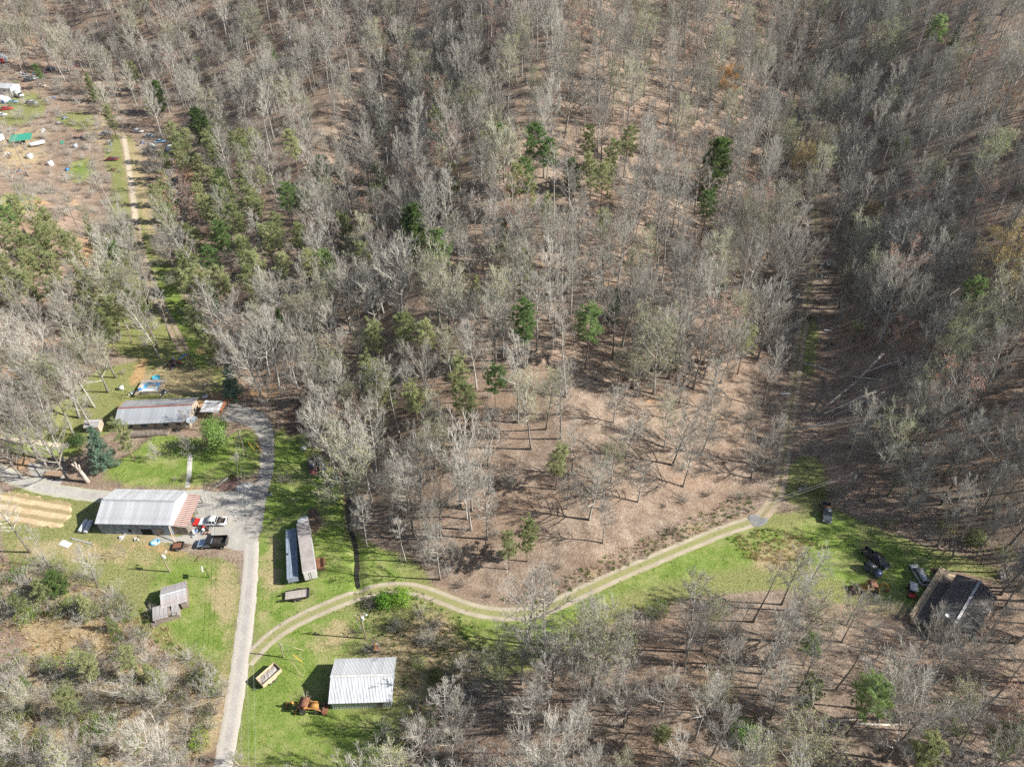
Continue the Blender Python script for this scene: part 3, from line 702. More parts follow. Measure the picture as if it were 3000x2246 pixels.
LIB = {}
LIB['tall'] = [bare_tree(100+i, h, 'tall', barkm='bark_pale' if i in (1, 4) else 'bark_grey') for i, h in enumerate((26, 24, 22, 27, 20))]
LIB['oak'] = [bare_tree(200+i, h, f) for i, (h, f) in enumerate(((20, 'oak'), (18, 'fork'), (22, 'oak'), (19, 'fork')))]
LIB['fork'] = LIB['oak']
LIB['ivy'] = [bare_tree(270+i, h, 'tall', barkm='ivy_bark') for i, h in enumerate((22, 18))]
LIB['pole'] = [bare_tree(250+i, h, 'pole') for i, h in enumerate((23, 19))]
LIB['small'] = [bare_tree(300+i, h, 'small', twigm='twig_brown' if i % 2 else 'twig_grey') for i, h in enumerate((11, 9, 13))]
LIB['vase'] = [bare_tree(320+i, h, 'vase', barkm='bark_pale') for i, h in enumerate((8, 7))]
LIB['bud_green'] = [bare_tree(340, 20, 'tall', 'bud_green', 1.1), bare_tree(341, 16, 'oak', 'bud_green', 0.9)]
LIB['bud_red'] = [bare_tree(350, 14, 'small', 'bud_red', 1.6)]
LIB['bud_orange'] = [bare_tree(355, 16, 'oak', 'bud_orange', 4.5)]
LIB['bud_yellow'] = [bare_tree(360, 17, 'oak', 'bud_yellow', 3.0)]
LIB['pine_olive'] = [pine(400+i, h, 'needle_olive', hb, wd*1.15, 46, 9, sh) for i, (h, hb, wd, sh) in enumerate(((18, .45, .19, 'round'), (16, .38, .21, 'layer'), (20, .5, .17, 'round'), (14, .3, .22, 'layer')))]
LIB['pine_green'] = [pine(420+i, h, 'needle_green', hb, wd*1.15, 50, 10, sh) for i, (h, hb, wd, sh) in enumerate(((19, .52, .20, 'round'), (21, .55, .18, 'round'), (17, .42, .21, 'layer')))]
LIB['pine_dark'] = [pine(440, 15, 'needle_dark', .12, .28, 80, 13, 'round')]
LIB['cedar'] = [pine(450+i, h, m_, .06, wd, 64, 10, 'cone', .45, .11, 9, False) for i, (h, wd, m_) in enumerate(((9, .20, 'needle_dark'), (8, .24, 'needle_olive')))]
LIB['spruce'] = [pine(460, 12, 'needle_blue', .05, .27, 90, 13, 'cone', .55, .13, 9, False)]
LIB['magnolia'] = [leafy(470, 10, 6.6, 'leaf_glossy', 4600, .24)]
LIB['round_bush'] = [leafy(480, 2.6, 3.4, 'needle_dark', 1500, .16, shape='dome', stems=3)]
LIB['green_bush'] = [leafy(482, 3.2, 3.6, 'leaf_bright', 1500, .17, shape='dome', stems=5), leafy(483, 2.4, 3.0, 'leaf_olive', 1100, .15, shape='dome', stems=4)]
LIB['brush'] = [brush(500, 3.0, 3.2, 34, 'twig_grey'), brush(501, 2.2, 3.0, 34, 'twig_brown'), brush(502, 4.2, 3.4, 38, 'twig_grey')]
LIB['leafy_brush'] = [brush(505, 3.4, 3.4, 30, 'twig_grey', ('leaf_olive', 420, .12)), brush(506, 2.6, 3.0, 28, 'twig_brown', ('leaf_bright', 380, .10))]

ALLT = []      # placed trees: (x, y) for spacing tests
def place_tree(kind, var, loc, scale, rz, name, label, cat, group=None, parts=('trunk', 'crown'), tilt=0.0):
    t = thing(name, label, cat, loc, rz, group, scale)
    if tilt: t.rotation_euler = (tilt*math.cos(rz), tilt*math.sin(rz), rz)
    me = LIB[kind][var]
    mesh_part(me[0], parts[0], t); mesh_part(me[1], parts[1], t)
    ALLT.append((loc[0], loc[1])); return t
# ------------------------------------------------------------------ where the trees stand
CLEAR = [[(600,2260),(660,2080),(690,1900),(560,1930),(470,1800),(400,1700),(420,1650),(0,1600),(0,1400),(230,1440),(235,1380),(180,1340),(250,1290),(330,1150),(400,1060),(520,1000),(600,1040),(690,1110),(700,1190),(860,1230),(880,1330),(960,1400),(1015,1500),(1080,1640),(1240,1690),(1480,1770),(1600,1760),(1900,1620),(2180,1490),(2240,1450),(2285,1300),(2315,1050),(2345,800),(2355,560),(2410,560),(2430,800),(2425,1000),(2415,1200),(2410,1420),(2480,1490),(2560,1540),(2700,1600),(2930,1650),(2930,1780),(2800,1800),(2650,1800),(2500,1740),(2300,1760),(2050,1770),(1850,1790),(1650,1870),(1500,1920),(1300,1850),(1200,1800),(1080,1800),(1050,1920),(1210,1930),(1250,2090),(1150,2120),(1060,2180),(1060,2260)],
         [(330,380),(410,390),(425,560),(450,740),(560,980),(510,1000),(430,840),(380,640)],
         [(0,1640),(300,1700),(420,1780),(430,1940),(330,1880),(0,1880)]]
CROWN_CLEAR = [[{(2500,1740): (2580,1690), (2300,1760): (2300,1610), (2050,1770): (2050,1630), (1850,1790): (1850,1690), (1650,1870): (1650,1770), (1500,1920): (1500,1830)}.get(p, p) for p in CLEAR[0]], [(2640,1560),(2960,1640),(2970,1780),(2800,1830),(2650,1810)]]+CLEAR[1:]
YARD = [[(0,200),(120,200),(330,330),(330,380),(620,400),(620,520),(420,560),(280,640),(0,640)]]
def in_any(polys, px, py):
    r = np.zeros(np.shape(px), bool)
    for p in polys: r |= inpoly(px, py, p)
    return r
# --- evergreens: crown position in the photo (full-size pixels), kind, height
EVG = [  # x, y, kind, variant, height, label
 (2095,447,'pine_dark',0,21,'large dense dark green conifer standing alone on the upper slope'),
 (2072,600,'pine_green',1,17,'tall green pine just below the large dark conifer'),
 (2117,813,'cedar',0,10,'small dark cedar on the sunlit slope left of the hollow'),
 (1804,870,'cedar',0,11,'dark cedar in the middle of the sunlit slope'),
 (1726,949,'pine_green',0,19,'round-topped dark green pine at mid slope with bare stem below'),
 (1539,936,'pine_green',2,20,'bright green pine left of the round-topped pine at mid slope'),
 (1763,651,'pine_olive',0,15,'olive pine half hidden among bare trees near mid picture'),
 (1546,760,'pine_olive',3,16,'narrow olive pine in the dark dip of the hill'),
 (1790,447,'pine_olive',1,19,'yellow-green layered pine on the upper central slope'),
 (1560,410,'pine_green',0,20,'bright round pine at the top of the central pine group'),
 (1602,450,'pine_green',1,18,'smaller bright round pine beside the central pine group'),
 (1505,520,'pine_olive',1,19,'olive pine at the left of the central pine group'),
 (1560,545,'pine_olive',3,15,'short olive pine below the central pine group'),
 (1680,490,'pine_dark',0,12,'dark small pine right of the central pine group'),
 (1410,420,'pine_olive',2,15,'pale olive pine high on the central ridge'),
 (1335,508,'pine_olive',3,13,'small olive pine left of the central ridge crest'),
 (1281,352,'pine_olive',1,19,'pale green broad pine on the far left flank of the ridge'),
 (1112,360,'pine_olive',3,14,'small pale pine among bare trees in the far woods'),
 (1112,505,'pine_olive',1,15,'olive pine at the upper left of the ravine'),
 (1201,637,'pine_dark',0,17,'dark round pine at the head of the ravine'),
 (1276,720,'pine_green',2,20,'tall light green pine beside the dark ravine'),
 (955,765,'pine_green',0,17,'round green pine on the slope left of the ravine'),
 (840,575,'pine_green',1,19,'dark green pine at the top of the left pine slope'),
 (935,478,'pine_dark',0,14,'dark flat-topped pine above the left pine slope'),
 (885,590,'pine_olive',2,17,'olive pine leaning on the dark green pine of the left slope'),
 (1180,965,'pine_olive',0,17,'olive pine above the ravine floor, left of its pair'),
 (1245,985,'pine_olive',2,16,'olive pine above the ravine floor, right of its pair'),
 (1330,1075,'pine_olive',3,15,'olive pine low on the central hill'),
 (1450,1105,'pine_green',0,15,'bright green pine low on the central hill'),
 (1085,1065,'pine_olive',1,16,'olive pine at the mouth of the ravine'),
 (1130,1130,'pine_olive',3,14,'bushy olive pine on the creek side of the hill'),
 (1215,1150,'pine_olive',1,15,'ragged olive pine on the creek side of the hill'),
 (1370,1160,'pine_olive',0,17,'wide olive pine at the left edge of the open slope'),
 (1634,1338,'pine_olive',1,14,'lone bushy olive pine on the open brown slope'),
 (1546,1560,'pine_olive',3,13,'olive pine at the foot of the hill above the track'),
 (1490,1590,'pine_olive',1,12,'low olive pine at the lower left foot of the hill'),
 (2190,985,'pine_olive',2,17,'olive pine on the slope just left of the hollow track'),
 (1390,830,'cedar',1,10,'small bright cedar in the ravine'),
 (1470,665,'cedar',1,11,'small cedar near the centre of the ridge'),
 (690,637,'pine_olive',0,20,'tall pine at the centre of the dense left pine stand'),
 (650,690,'pine_green',2,19,'green pine at the lower side of the dense left pine stand'),
 (735,585,'pine_olive',1,19,'pine at the upper right of the dense left pine stand'),
 (600,600,'pine_olive',2,18,'pine at the left of the dense left pine stand'),
 (705,425,'pine_olive',1,20,'tall pale pine above the dense left pine stand'),
 (780,690,'pine_olive',3,16,'pine at the right edge of the dense left pine stand'),
 (650,815,'pine_olive',0,18,'yellow-green pine right of the grassy lane'),
 (590,800,'pine_olive',1,17,'bushy pine on the right bank of the grassy lane'),
 (520,770,'pine_olive',3,17,'pine at the right edge of the grassy lane, upper end'),
 (570,930,'pine_olive',0,17,'pine above the right edge of the grassy lane, lower end'),
 (610,985,'pine_olive',3,15,'pine behind the back yard of the long house'),
 (820,770,'pine_olive',1,15,'pale pine among bare trees right of the pine stand'),
 (815,935,'cedar',0,13,'dark narrow cedar right of the grassy lane'),
 (330,735,'pine_green',2,15,'dark pine over the orange clay bank'),
 (270,680,'pine_olive',1,16,'pine left of the orange clay bank'),
 (80,735,'pine_olive',0,19,'big pine in the middle of the left pine clump'),
 (35,700,'pine_olive',2,19,'pine at the left picture edge in the left pine clump'),
 (140,775,'pine_olive',1,18,'pine at the right of the left pine clump'),
 (75,820,'pine_olive',3,17,'lower pine of the left pine clump'),
 (155,850,'pine_olive',0,16,'pine below the left pine clump, near the clay'),
 (25,640,'pine_green',1,18,'green pine above the left pine clump'),
 (120,690,'pine_olive',1,17,'pine behind the left pine clump'),
 (10,790,'pine_olive',2,17,'pine cut by the left picture edge'),
 (330,800,'pine_olive',1,16,'spreading pine left of the grassy lane'),
 (245,800,'pine_olive',3,14,'small bushy pine under the left pine clump'),
 (400,880,'pine_olive',0,17,'pine beside the lower grassy lane, left side'),
 (345,905,'pine_olive',2,16,'pine in the shade left of the grassy lane'),
 (60,1080,'cedar',1,9,'yellow-green cedar by the left picture edge'),
 (115,1050,'cedar',0,8,'dark cedar right of the yellow-green one'),
 (450,262,'pine_dark',0,16,'dark conifer in the far left woods, right of its neighbours'),
 (387,205,'pine_olive',0,17,'olive conifer in the far left woods'),
 (262,235,'cedar',1,14,'olive cedar at the junkyard edge'),
 (315,330,'pine_olive',3,16,'pine at the top end of the pale lane'),
 (440,310,'pine_olive',2,14,'yellow-green pine above the parked campers'),
 (585,345,'pine_dark',0,18,'dark tall conifer right of the campers'),
 (110,205,'pine_green',2,13,'green conifer among the junkyard clutter'),
 (685,205,'cedar',1,14,'slim cedar far up in the left woods'),
 (790,175,'pine_green',0,15,'green pine far up in the woods'),
 (300,280,'pine_olive',1,12,'dusty pine behind the junkyard'),
 (665,1095,'spruce',0,11,'dark green conifer at the corner of the back yard'),
 (2385,1885,'pine_green',2,10,'bushy bright green pine in the lower right woods'),
 (2110,1995,'bud_green',1,14,'pale green leafing tree in the lower woods'),
 (2385,2025,'pine_olive',3,11,'olive pine low in the lower right woods'),
 (2550,2045,'pine_green',1,17,'tall thin green pine in the lower right woods'),
 (1940,2140,'pine_olive',1,9,'dark olive bushy pine in the lower woods'),
 (2190,2130,'green_bush',0,5,'bright green bush in the lower woods'),
 (1830,2235,'bud_green',1,10,'leafing tree cut by the bottom picture edge'),
 (2745,2180,'pine_olive',3,14,'yellow-green tree in the bottom right corner woods'),
 (2960,2150,'pine_olive',1,15,'yellow-green tree at the right picture edge'),
 (2855,845,'pine_green',0,15,'green pine on the shaded right hillside'),
 (2935,425,'pine_green',1,16,'flat-topped green pine high on the right hillside'),
 (2750,85,'pine_green',0,18,'green pine near the upper right corner'),
 (2805,90,'cedar',0,12,'small dark conifer near the upper right corner'),
 (2640,430,'pine_olive',2,14,'pale pine in the upper right woods'),
 (100,1720,'pine_olive',3,9,'olive pine in the scrub at the left edge'),
 (150,1690,'pine_dark',0,8,'dark green conifer in the left scrub'),
 (50,1760,'pine_olive',1,8,'low olive pine at the left picture edge scrub'),
 (235,1755,'cedar',1,8,'yellow-green cedar in the left scrub'),
 (320,1815,'cedar',1,5,'small green cedar at the edge of the meadow'),
 (60,1990,'cedar',0,5,'dark round cedar in the lower left corner shade'),
 (365,1925,'pine_olive',1,10,'wide yellow-green pine of the lower left thicket'),
 (250,1945,'pine_olive',3,10,'olive pine at the left of the lower left thicket'),
 (430,1955,'cedar',1,7,'yellow-green cedar at the right of the lower left thicket'),
 (190,2050,'pine_olive',0,10,'sprawling olive pine below the lower left thicket'),
 (390,2170,'pine_olive',1,8,'olive tree near the bottom left edge'),
 (590,1970,'green_bush',1,4,'olive bush beside the lane, lower left'),
]
def sizeof(kind, var):
    me = LIB[kind][var][1]; z = max(v.co.z for v in me.vertices); return z
HMAX = {(k, i): sizeof(k, i) for k, L_ in LIB.items() for i in range(len(L_))}
CATS = {'cedar': ('cedar_tree', 'cedar'), 'spruce': ('spruce_tree', 'conifer'), 'bud_green': ('leafing_tree', 'tree'), 'green_bush': ('bush', 'bush')}
EVG_XY = []
for (px, py, k, v, H, lab) in EVG:
    p = P(px, py, H*0.72)
    p = Vector((p.x, p.y, float(hz(p.x, p.y)) - 0.1))
    nm, ct = CATS.get(k, ('pine_tree', 'pine')); EVG_XY.append((p.x, p.y, H))
    place_tree(k, v, p, H/HMAX[(k, v)], rng.uniform(0, 6.28), nm, lab, ct, 'evergreens of the hillside woods' if nm == 'pine_tree' else None)
# a looser fill of pines in the two pine stands
for (poly, step, pr, phrase, sd) in (([(500,400),(760,380),(830,620),(760,820),(640,960),(520,900),(440,560)], 7.5, .62, 'in the dense pine stand right of the grassy lane', 21), ([(-40,560),(200,640),(330,760),(420,920),(300,960),(150,900),(-40,900)], 7.5, .62, 'in the pine clump left of the grassy lane', 22),
        ([(830,380),(1100,450),(1150,700),(950,850),(800,760)], 11, .4, 'scattered among bare trees left of the ravine', 23), ([(1380,330),(1850,400),(1900,650),(1560,820),(1350,650)], 13, .35, 'scattered on the central ridge', 24), ([(1050,960),(1400,1000),(1430,1200),(1150,1220)], 8, .5, 'on the creek side of the central hill', 25)):
    q = P2(poly, 10); g_ = np.random.default_rng(sd); x0, x1 = min(p.x for p in q), max(p.x for p in q); y0, y1 = min(p.y for p in q), max(p.y for p in q)
    for gx in np.arange(x0, x1, step):
        for gy in np.arange(y0, y1, step):
            x, y = gx+g_.uniform(-.45, .45)*step, gy+g_.uniform(-.45, .45)*step
            if g_.random() > pr or not inpoly(np.array([x]), np.array([y]), q)[0]: continue
            if any((x-a)**2+(y-b)**2 < 16 for a, b, _ in EVG_XY): continue
            k = 'pine_olive' if g_.random() < .8 else 'pine_green'; v = int(g_.integers(len(LIB[k]))); H = g_.uniform(12, 19)
            tx, ty, _ = project(x, y, hz(x, y)+H*.6); bx_, by_, _ = project(x, y, hz(x, y))
            if in_any(CLEAR, np.array([tx, bx_]), np.array([ty, by_])).any(): continue
            EVG_XY.append((x, y, H)); place_tree(k, v, (x, y, float(hz(x, y))-.1), H/HMAX[(k, v)], g_.uniform(0, 6.28), 'pine_tree', f"{'olive' if k == 'pine_olive' else 'green'} pine {phrase}", 'pine', 'evergreens of the hillside woods')
# --- coloured and single bare trees that stand out (crown position or base)
TINT = [
 (2135,228,'bud_orange',0,17,'orange-leaved tree glowing among grey trees on the upper right slope'),
 (2365,455,'bud_yellow',0,18,'golden-budded tree at the top of the hollow'),
 (2960,720,'bud_yellow',0,22,'large yellow-budded tree at the right picture edge'),
 (1975,420,'bud_red',0,16,'rusty-budded tree left of the large dark conifer'),
 (2070,520,'bud_red',0,12,'pinkish-budded tree at the foot of the large dark conifer'),
 (2560,610,'bud_yellow',0,11,'tawny-budded tree on the shaded right hillside'),
 (2960,275,'bud_orange',0,8,'small orange-yellow tree near the right picture edge'),
 (1860,720,'bud_red',0,14,'rusty-budded tree at mid slope'), (2040,700,'bud_red',0,13,'pinkish-budded tree on the sunlit slope'),
 (2170,870,'bud_red',0,13,'pink-budded tree at the left side of the hollow'),
 (2640,960,'bud_red',0,12,'reddish-budded tree in the shaded right woods'),
]
for (px, py, k, v, H, lab) in TINT:
    p = P(px, py, H*0.68); p = Vector((p.x, p.y, float(hz(p.x, p.y))-.1)); EVG_XY.append((p.x, p.y, H))
    place_tree(k, v, p, H/HMAX[(k, v)], rng.uniform(0, 6.28), 'budding_tree', lab, 'tree')
BARE = [  # base pixel, kind, variant, height, label
 (991,1402,'tall',1,27,'tall pale bare tree at the creek, left of the forked pair'),
 (1003,1371,'tall',4,27,'tall pale bare tree at the creek, right of the forked pair'),
 (1089,1466,'tall',3,24,'tall bare tree on the right creek bank'),
 (1143,1530,'tall',1,23,'pale straight bare tree at the hill foot by the creek'),
 (1235,1408,'oak',0,18,'wide-crowned bare tree at the dark side of the hill'),
 (1292,1578,'oak',2,18,'fan-crowned bare tree at the hill foot'),
 (1428,1578,'tall',2,21,'straight bare tree on the lower left corner of the open slope'),
 (1333,1656,'vase',0,9,'low white-twigged bare tree at the hill corner above the track'),
 (1421,1625,'pole',1,16,'slim bare tree near the corner of the hill'),
 (1328,2211,'oak',2,15,'big white spreading bare tree right of the silver barn'),
 (1357,2061,'pole',0,15,'ragged bare tree between the silver barn and the woods'),
 (1616,2039,'fork',1,19,'leaning forked bare tree at the edge of the green field'),
 (1622,1991,'fork',3,19,'crooked brown bare tree beside the green field'),
 (1702,2053,'tall',2,18,'bare tree right of the leaning forked tree'),
 (1803,2057,'tall',0,21,'tall bare tree in front of the green field'),
 (1934,2094,'oak',0,15,'bare tree in the middle of the lower woods edge'),
 (1517,2240,'vase',1,10,'round white-twigged tree at the bottom picture edge'),
 (1765,1590,'tall',3,14,'lone pale trunk standing low on the open slope'),
 (1660,1490,'small',2,13,'slender bare tree low on the open slope'),
 (1868,1470,'fork',1,14,'bare tree with moss at the middle of the open slope'),
 (2000,1425,'oak',0,17,'leaning bare tree on the right side of the open slope'),
 (1832,1340,'fork',3,16,'dark stout bare tree in the middle of the open slope'),
 (1642,1285,'tall',0,20,'pale tall bare tree at the top of the open slope'),
 (2200,1400,'oak',2,15,'bare tree leaning over the entry to the hollow'),
 (66,1303,'tall',1,24,'tall pale trunk with ivy near the left picture edge'),
 (159,1344,'tall',4,24,'pale tall tree left of the pair by the gravel patch'),
 (188,1352,'tall',1,25,'pale tall tree right of the pair by the gravel patch'),
 (276,1263,'tall',3,20,'pale tall tree standing by the little shed'),
 (468,1048,'tall',1,24,'tall white-trunked tree at the lower end of the grassy lane'),
 (462,1015,'pole',0,22,'straight thin tree behind the white-trunked one'),
 (500,995,'pole',1,19,'slim pale leaning tree right of the grassy lane end'),
 (649,1068,'tall',2,17,'pale tree by the dark yard conifer'),
 (559,1334,'vase',0,7.5,'white-twigged fan-shaped tree on the front lawn by the walk'),
 (461,1347,'vase',1,6,'small bare tree on the lawn left of the walk'),
 (700,1361,'vase',1,4.5,'small bare ornamental tree right side of the lawn'),
 (573,1259,'small',1,9.5,'bare tree in front of the long silver-roofed house'),
 (366,1632,'small',0,5,'little bare tree below the white-roofed barn'),
 (146,1659,'pole',1,13,'leaning pale bare tree in the lower left meadow'),
 (790,1205,'oak',2,13,'dark spreading bare tree overhanging the driveway bend'),
 (965,1478,'vase',0,10,'wide tangle-crowned bare tree behind the box trailer'),
 (945,1400,'vase',1,8,'bare fruit tree over the old red car'),
 (290,1720,'tall',2,14,'pale bare tree at the edge of the left scrub'),
 (505,2070,'oak',0,12,'big white spreading tree in the lower left thicket'),
 (400,2060,'fork',1,10,'crooked bare tree in the lower left thicket'),
 (640,2030,'small',2,8,'thin bare tree beside the lane'), (250,2240,'fork',3,12,'white crooked tree in the bottom left corner'),
 (700,2240,'vase',1,6,'low bare tree at the lane by the bottom edge'),
 (2290,1770,'tall',0,19,'dark-trunked tree at the field edge, left of the two leaners'),
 (2345,1790,'tall',3,20,'dark-trunked tree at the field edge, right of the two leaners'),
 (2480,1830,'fork',1,13,'crooked bare tree below the yellow digger'),
 (2690,1925,'oak',2,15,'broad grey tree left below the dark-roofed house'),
 (2810,1990,'oak',0,17,'broad grey tree in front of the dark-roofed house'),
 (2590,2225,'oak',2,22,'stout dark leaning tree in the bottom right woods'),
 (2600,1450,'ivy',0,17,'ivy-clad trunk on the right hillside, leftmost of five'),
 (2660,1455,'ivy',1,18,'ivy-clad trunk on the right hillside, second from the left of five'),
 (2755,1478,'ivy',0,19,'ivy-clad trunk on the right hillside, middle of five'),
 (2868,1508,'ivy',1,18,'ivy-clad trunk on the right hillside, fourth from the left of five'),
 (2912,1500,'ivy',0,17,'ivy-clad trunk on the right hillside, rightmost of five'),
 (2500,1000,'ivy',1,16,'ivy-clad tree at the right side of the hollow above the windfall'),
 (225,1170,'ivy',0,18,'green ivy-clad trunk in the left woods near the long house'),

]
BARE_N = 0
for (px, py, k, v, H, lab) in BARE:
    p = P(px, py); p.z -= .1
    place_tree(k, v, p, H/HMAX[(k, v)], rng.uniform(0, 6.28), 'bare_tree', lab, 'tree', 'bare trees', tilt=rng.uniform(0, .07)); BARE_N += 1

# --- the woods: candidates on a jittered grid
def candidates(step, seed, xr, yr):
    g = np.random.default_rng(seed)
    X, Y = np.meshgrid(np.arange(xr[0], xr[1], step), np.arange(yr[0], yr[1], step)); X = X+g.uniform(-.46, .46, X.shape)*step; Y = Y+g.uniform(-.46, .46, Y.shape)*step
    return X.ravel(), Y.ravel(), g
X, Y, g_ = candidates(6.0, 5, (-420, 420), (22, 520)); Z = hz(X, Y)
h = g_.choice([1.0, .86, .72, .55], X.shape, p=[.36, .3, .2, .14])*g_.uniform(.85, 1.08, X.shape)*25.5
px, py, d_ = project(X, Y, Z)
keep = (px > -90) & (px < 3420) & (py > -70) & (py < 2560)
keep &= ~in_any(CLEAR, px, py)
for f, pr in ((.4, .75), (.7, .95), (.95, .95)):
    tx, ty, _ = project(X, Y, Z+h*f); keep &= ~(in_any(CROWN_CLEAR, tx, ty) & (g_.random(X.shape) < pr))
keep &= ~(in_any(YARD, px, py) & (g_.random(X.shape) < .85))
tx, ty, _ = project(X, Y, Z+h*.6); keep &= ~(in_any(YARD, tx, ty) & (g_.random(X.shape) < .75))
WIND = [(2300,1040),(2450,1020),(2600,1010),(2660,1080),(2580,1190),(2430,1270),(2290,1270)]
keep &= ~(inpoly(tx, ty, WIND) | inpoly(px, py, WIND))
far_l = (py < 620) & (px < 1000); keep &= ~(far_l & (g_.random(X.shape) < .55)); far_r = (py < 620) & (px >= 1000); keep &= ~(far_r & (g_.random(X.shape) < .25))
nose = inpoly(px, py, [(1430,1330),(1700,1180),(2150,1130),(2260,1350),(2150,1520),(1480,1780),(1380,1640)])
keep &= ~(nose & (g_.random(X.shape) < .55))
scrub = inpoly(px, py, [(0,1650),(650,1650),(700,2300),(-100,2300)]); keep &= ~(scrub & (g_.random(X.shape) < .45))
keep &= ~inpoly(px, py, [(1600,1630),(1950,1490),(2200,1400),(2230,1480),(1560,1770),(1380,1740)])
keep &= (px < 3000) | (py > 250)
for (ax, ay) in ALLT: keep &= (np.hypot(X-ax, Y-ay) > 2.4)
for (ax, ay, ah) in EVG_XY: keep &= ~((np.hypot(X-ax, (Y-ay+2.5)*.6) < ah*.27))
h = np.where(scrub, h*.5, h); h = np.where(nose, h*.86, h); h = np.where((px > 1200) & (py > 1850), h*.92, h)
X, Y, Z, h, px, py, d_, scrub = [a[keep] for a in (X, Y, Z, h, px, py, d_, scrub)]
kinds = []
for i in range(len(X)):
    u = g_.random(); hh = h[i]
    if u < .10: k = ('bud_green', int(g_.integers(2)))
    elif u < .125: k = ('bud_red', 0)
    elif hh < 12.5: k = ('small', int(g_.integers(3)))
    elif u < (.60 if py[i] > 700 else .72): k = ('tall', int(g_.integers(5)))
    elif u < (.88 if py[i] > 700 else .80): k = ('oak', int(g_.integers(4)))
    else: k = ('pole', int(g_.integers(2)))
    kinds.append(k)
tx, ty, _ = project(X, Y, Z+h)
seen = (px > 5) & (px < 2995) & (py > 10) & (py < 2246)
order = np.argsort(np.where(seen, d_/np.maximum(h, 8)*20, 1e6)); single = set(order[:300-BARE_N].tolist())
def zone(x, y):
    if y > 1760 and x > 1250: return 'in the woods below the green field' if x < 2150 else 'in the bottom right woods below the dark-roofed house'
    if y > 1640 and x < 760: return 'in the scrub left of the lane'
    if x > 2420: return 'on the shaded hillside right of the hollow' if y > 700 else 'high on the right hillside'
    if x > 2150: return 'along the shaded hollow track'
    if x > 1430: return 'on the open brown slope above the dirt track' if y > 1150 else 'on the upper sunlit slope'
    if x > 850: return 'between the creek and the hill crest' if y > 900 else 'in the dark ravine'
    if x > 520: return 'in the mixed woods behind the driveway'
    return 'in the left woods beside the long house' if y > 850 else 'in the woods left of the grassy lane'
LOOK = {'tall': 'straight tall bare tree', 'oak': 'spreading bare tree', 'pole': 'slim high-crowned bare tree', 'small': 'low young bare tree', 'bud_green': 'tree hazed with pale green buds', 'bud_red': 'small tree hazed with reddish buds'}
MARKS = []
for o in COL.objects:
    if o.get('category') and o.get('label') and not o.parent and o.get('group') != 'fill' and len(o['label'].split()) <= 9 and (o.name.startswith(('pine', 'cedar', 'budding', 'bare', 'spruce'))) and not any(w in o['label'] for w in ('scattered', 'clump left', 'stand right of')):
        a_, b_, _ = project(o.location.x, o.location.y, o.location.z+3); MARKS.append((float(a_), float(b_), o['label'], o.location.x, o.location.y))
def beside(x, y, ax, ay):
    m_ = min(MARKS, key=lambda k: (k[3]-x)**2+(k[4]-y)**2)
    if (m_[3]-x)**2+(m_[4]-y)**2 > 30**2: return None
    dx, dy = ax-m_[0], ay-m_[1]
    return ('left of' if dx < 0 else 'right of') if abs(dx) > abs(dy) else ('just above' if dy < 0 else 'just below'), m_[2]
SHORT = {'tall': 'tall bare tree', 'oak': 'spreading bare tree', 'pole': 'slim bare tree', 'small': 'young bare tree', 'bud_green': 'green-budded tree', 'bud_red': 'red-budded tree'}
rest = []
for i in range(len(X)):
    k, v = kinds[i]; s = h[i]/HMAX[(k, v)]; rz = g_.uniform(0, 6.28)
    if i in single:
        bk = 'pale' if (k, v) in (('tall', 1), ('tall', 4)) else 'grey'
        place_tree(k, v, (X[i], Y[i], Z[i]-.1), s, rz, 'bare_tree', (lambda b_: f'{bk} {SHORT[k]} {b_[0]} the {b_[1]}' if b_ else f'{bk} {LOOK[k]} {zone(px[i], py[i])}')(beside(X[i], Y[i], px[i], py[i])), 'tree', 'bare trees', tilt=g_.uniform(0, .08))
    else: rest.append((X[i], Y[i], Z[i]-.1, s, rz, k, v))
print('TREES single', len(single)+BARE_N, 'mass', len(rest))

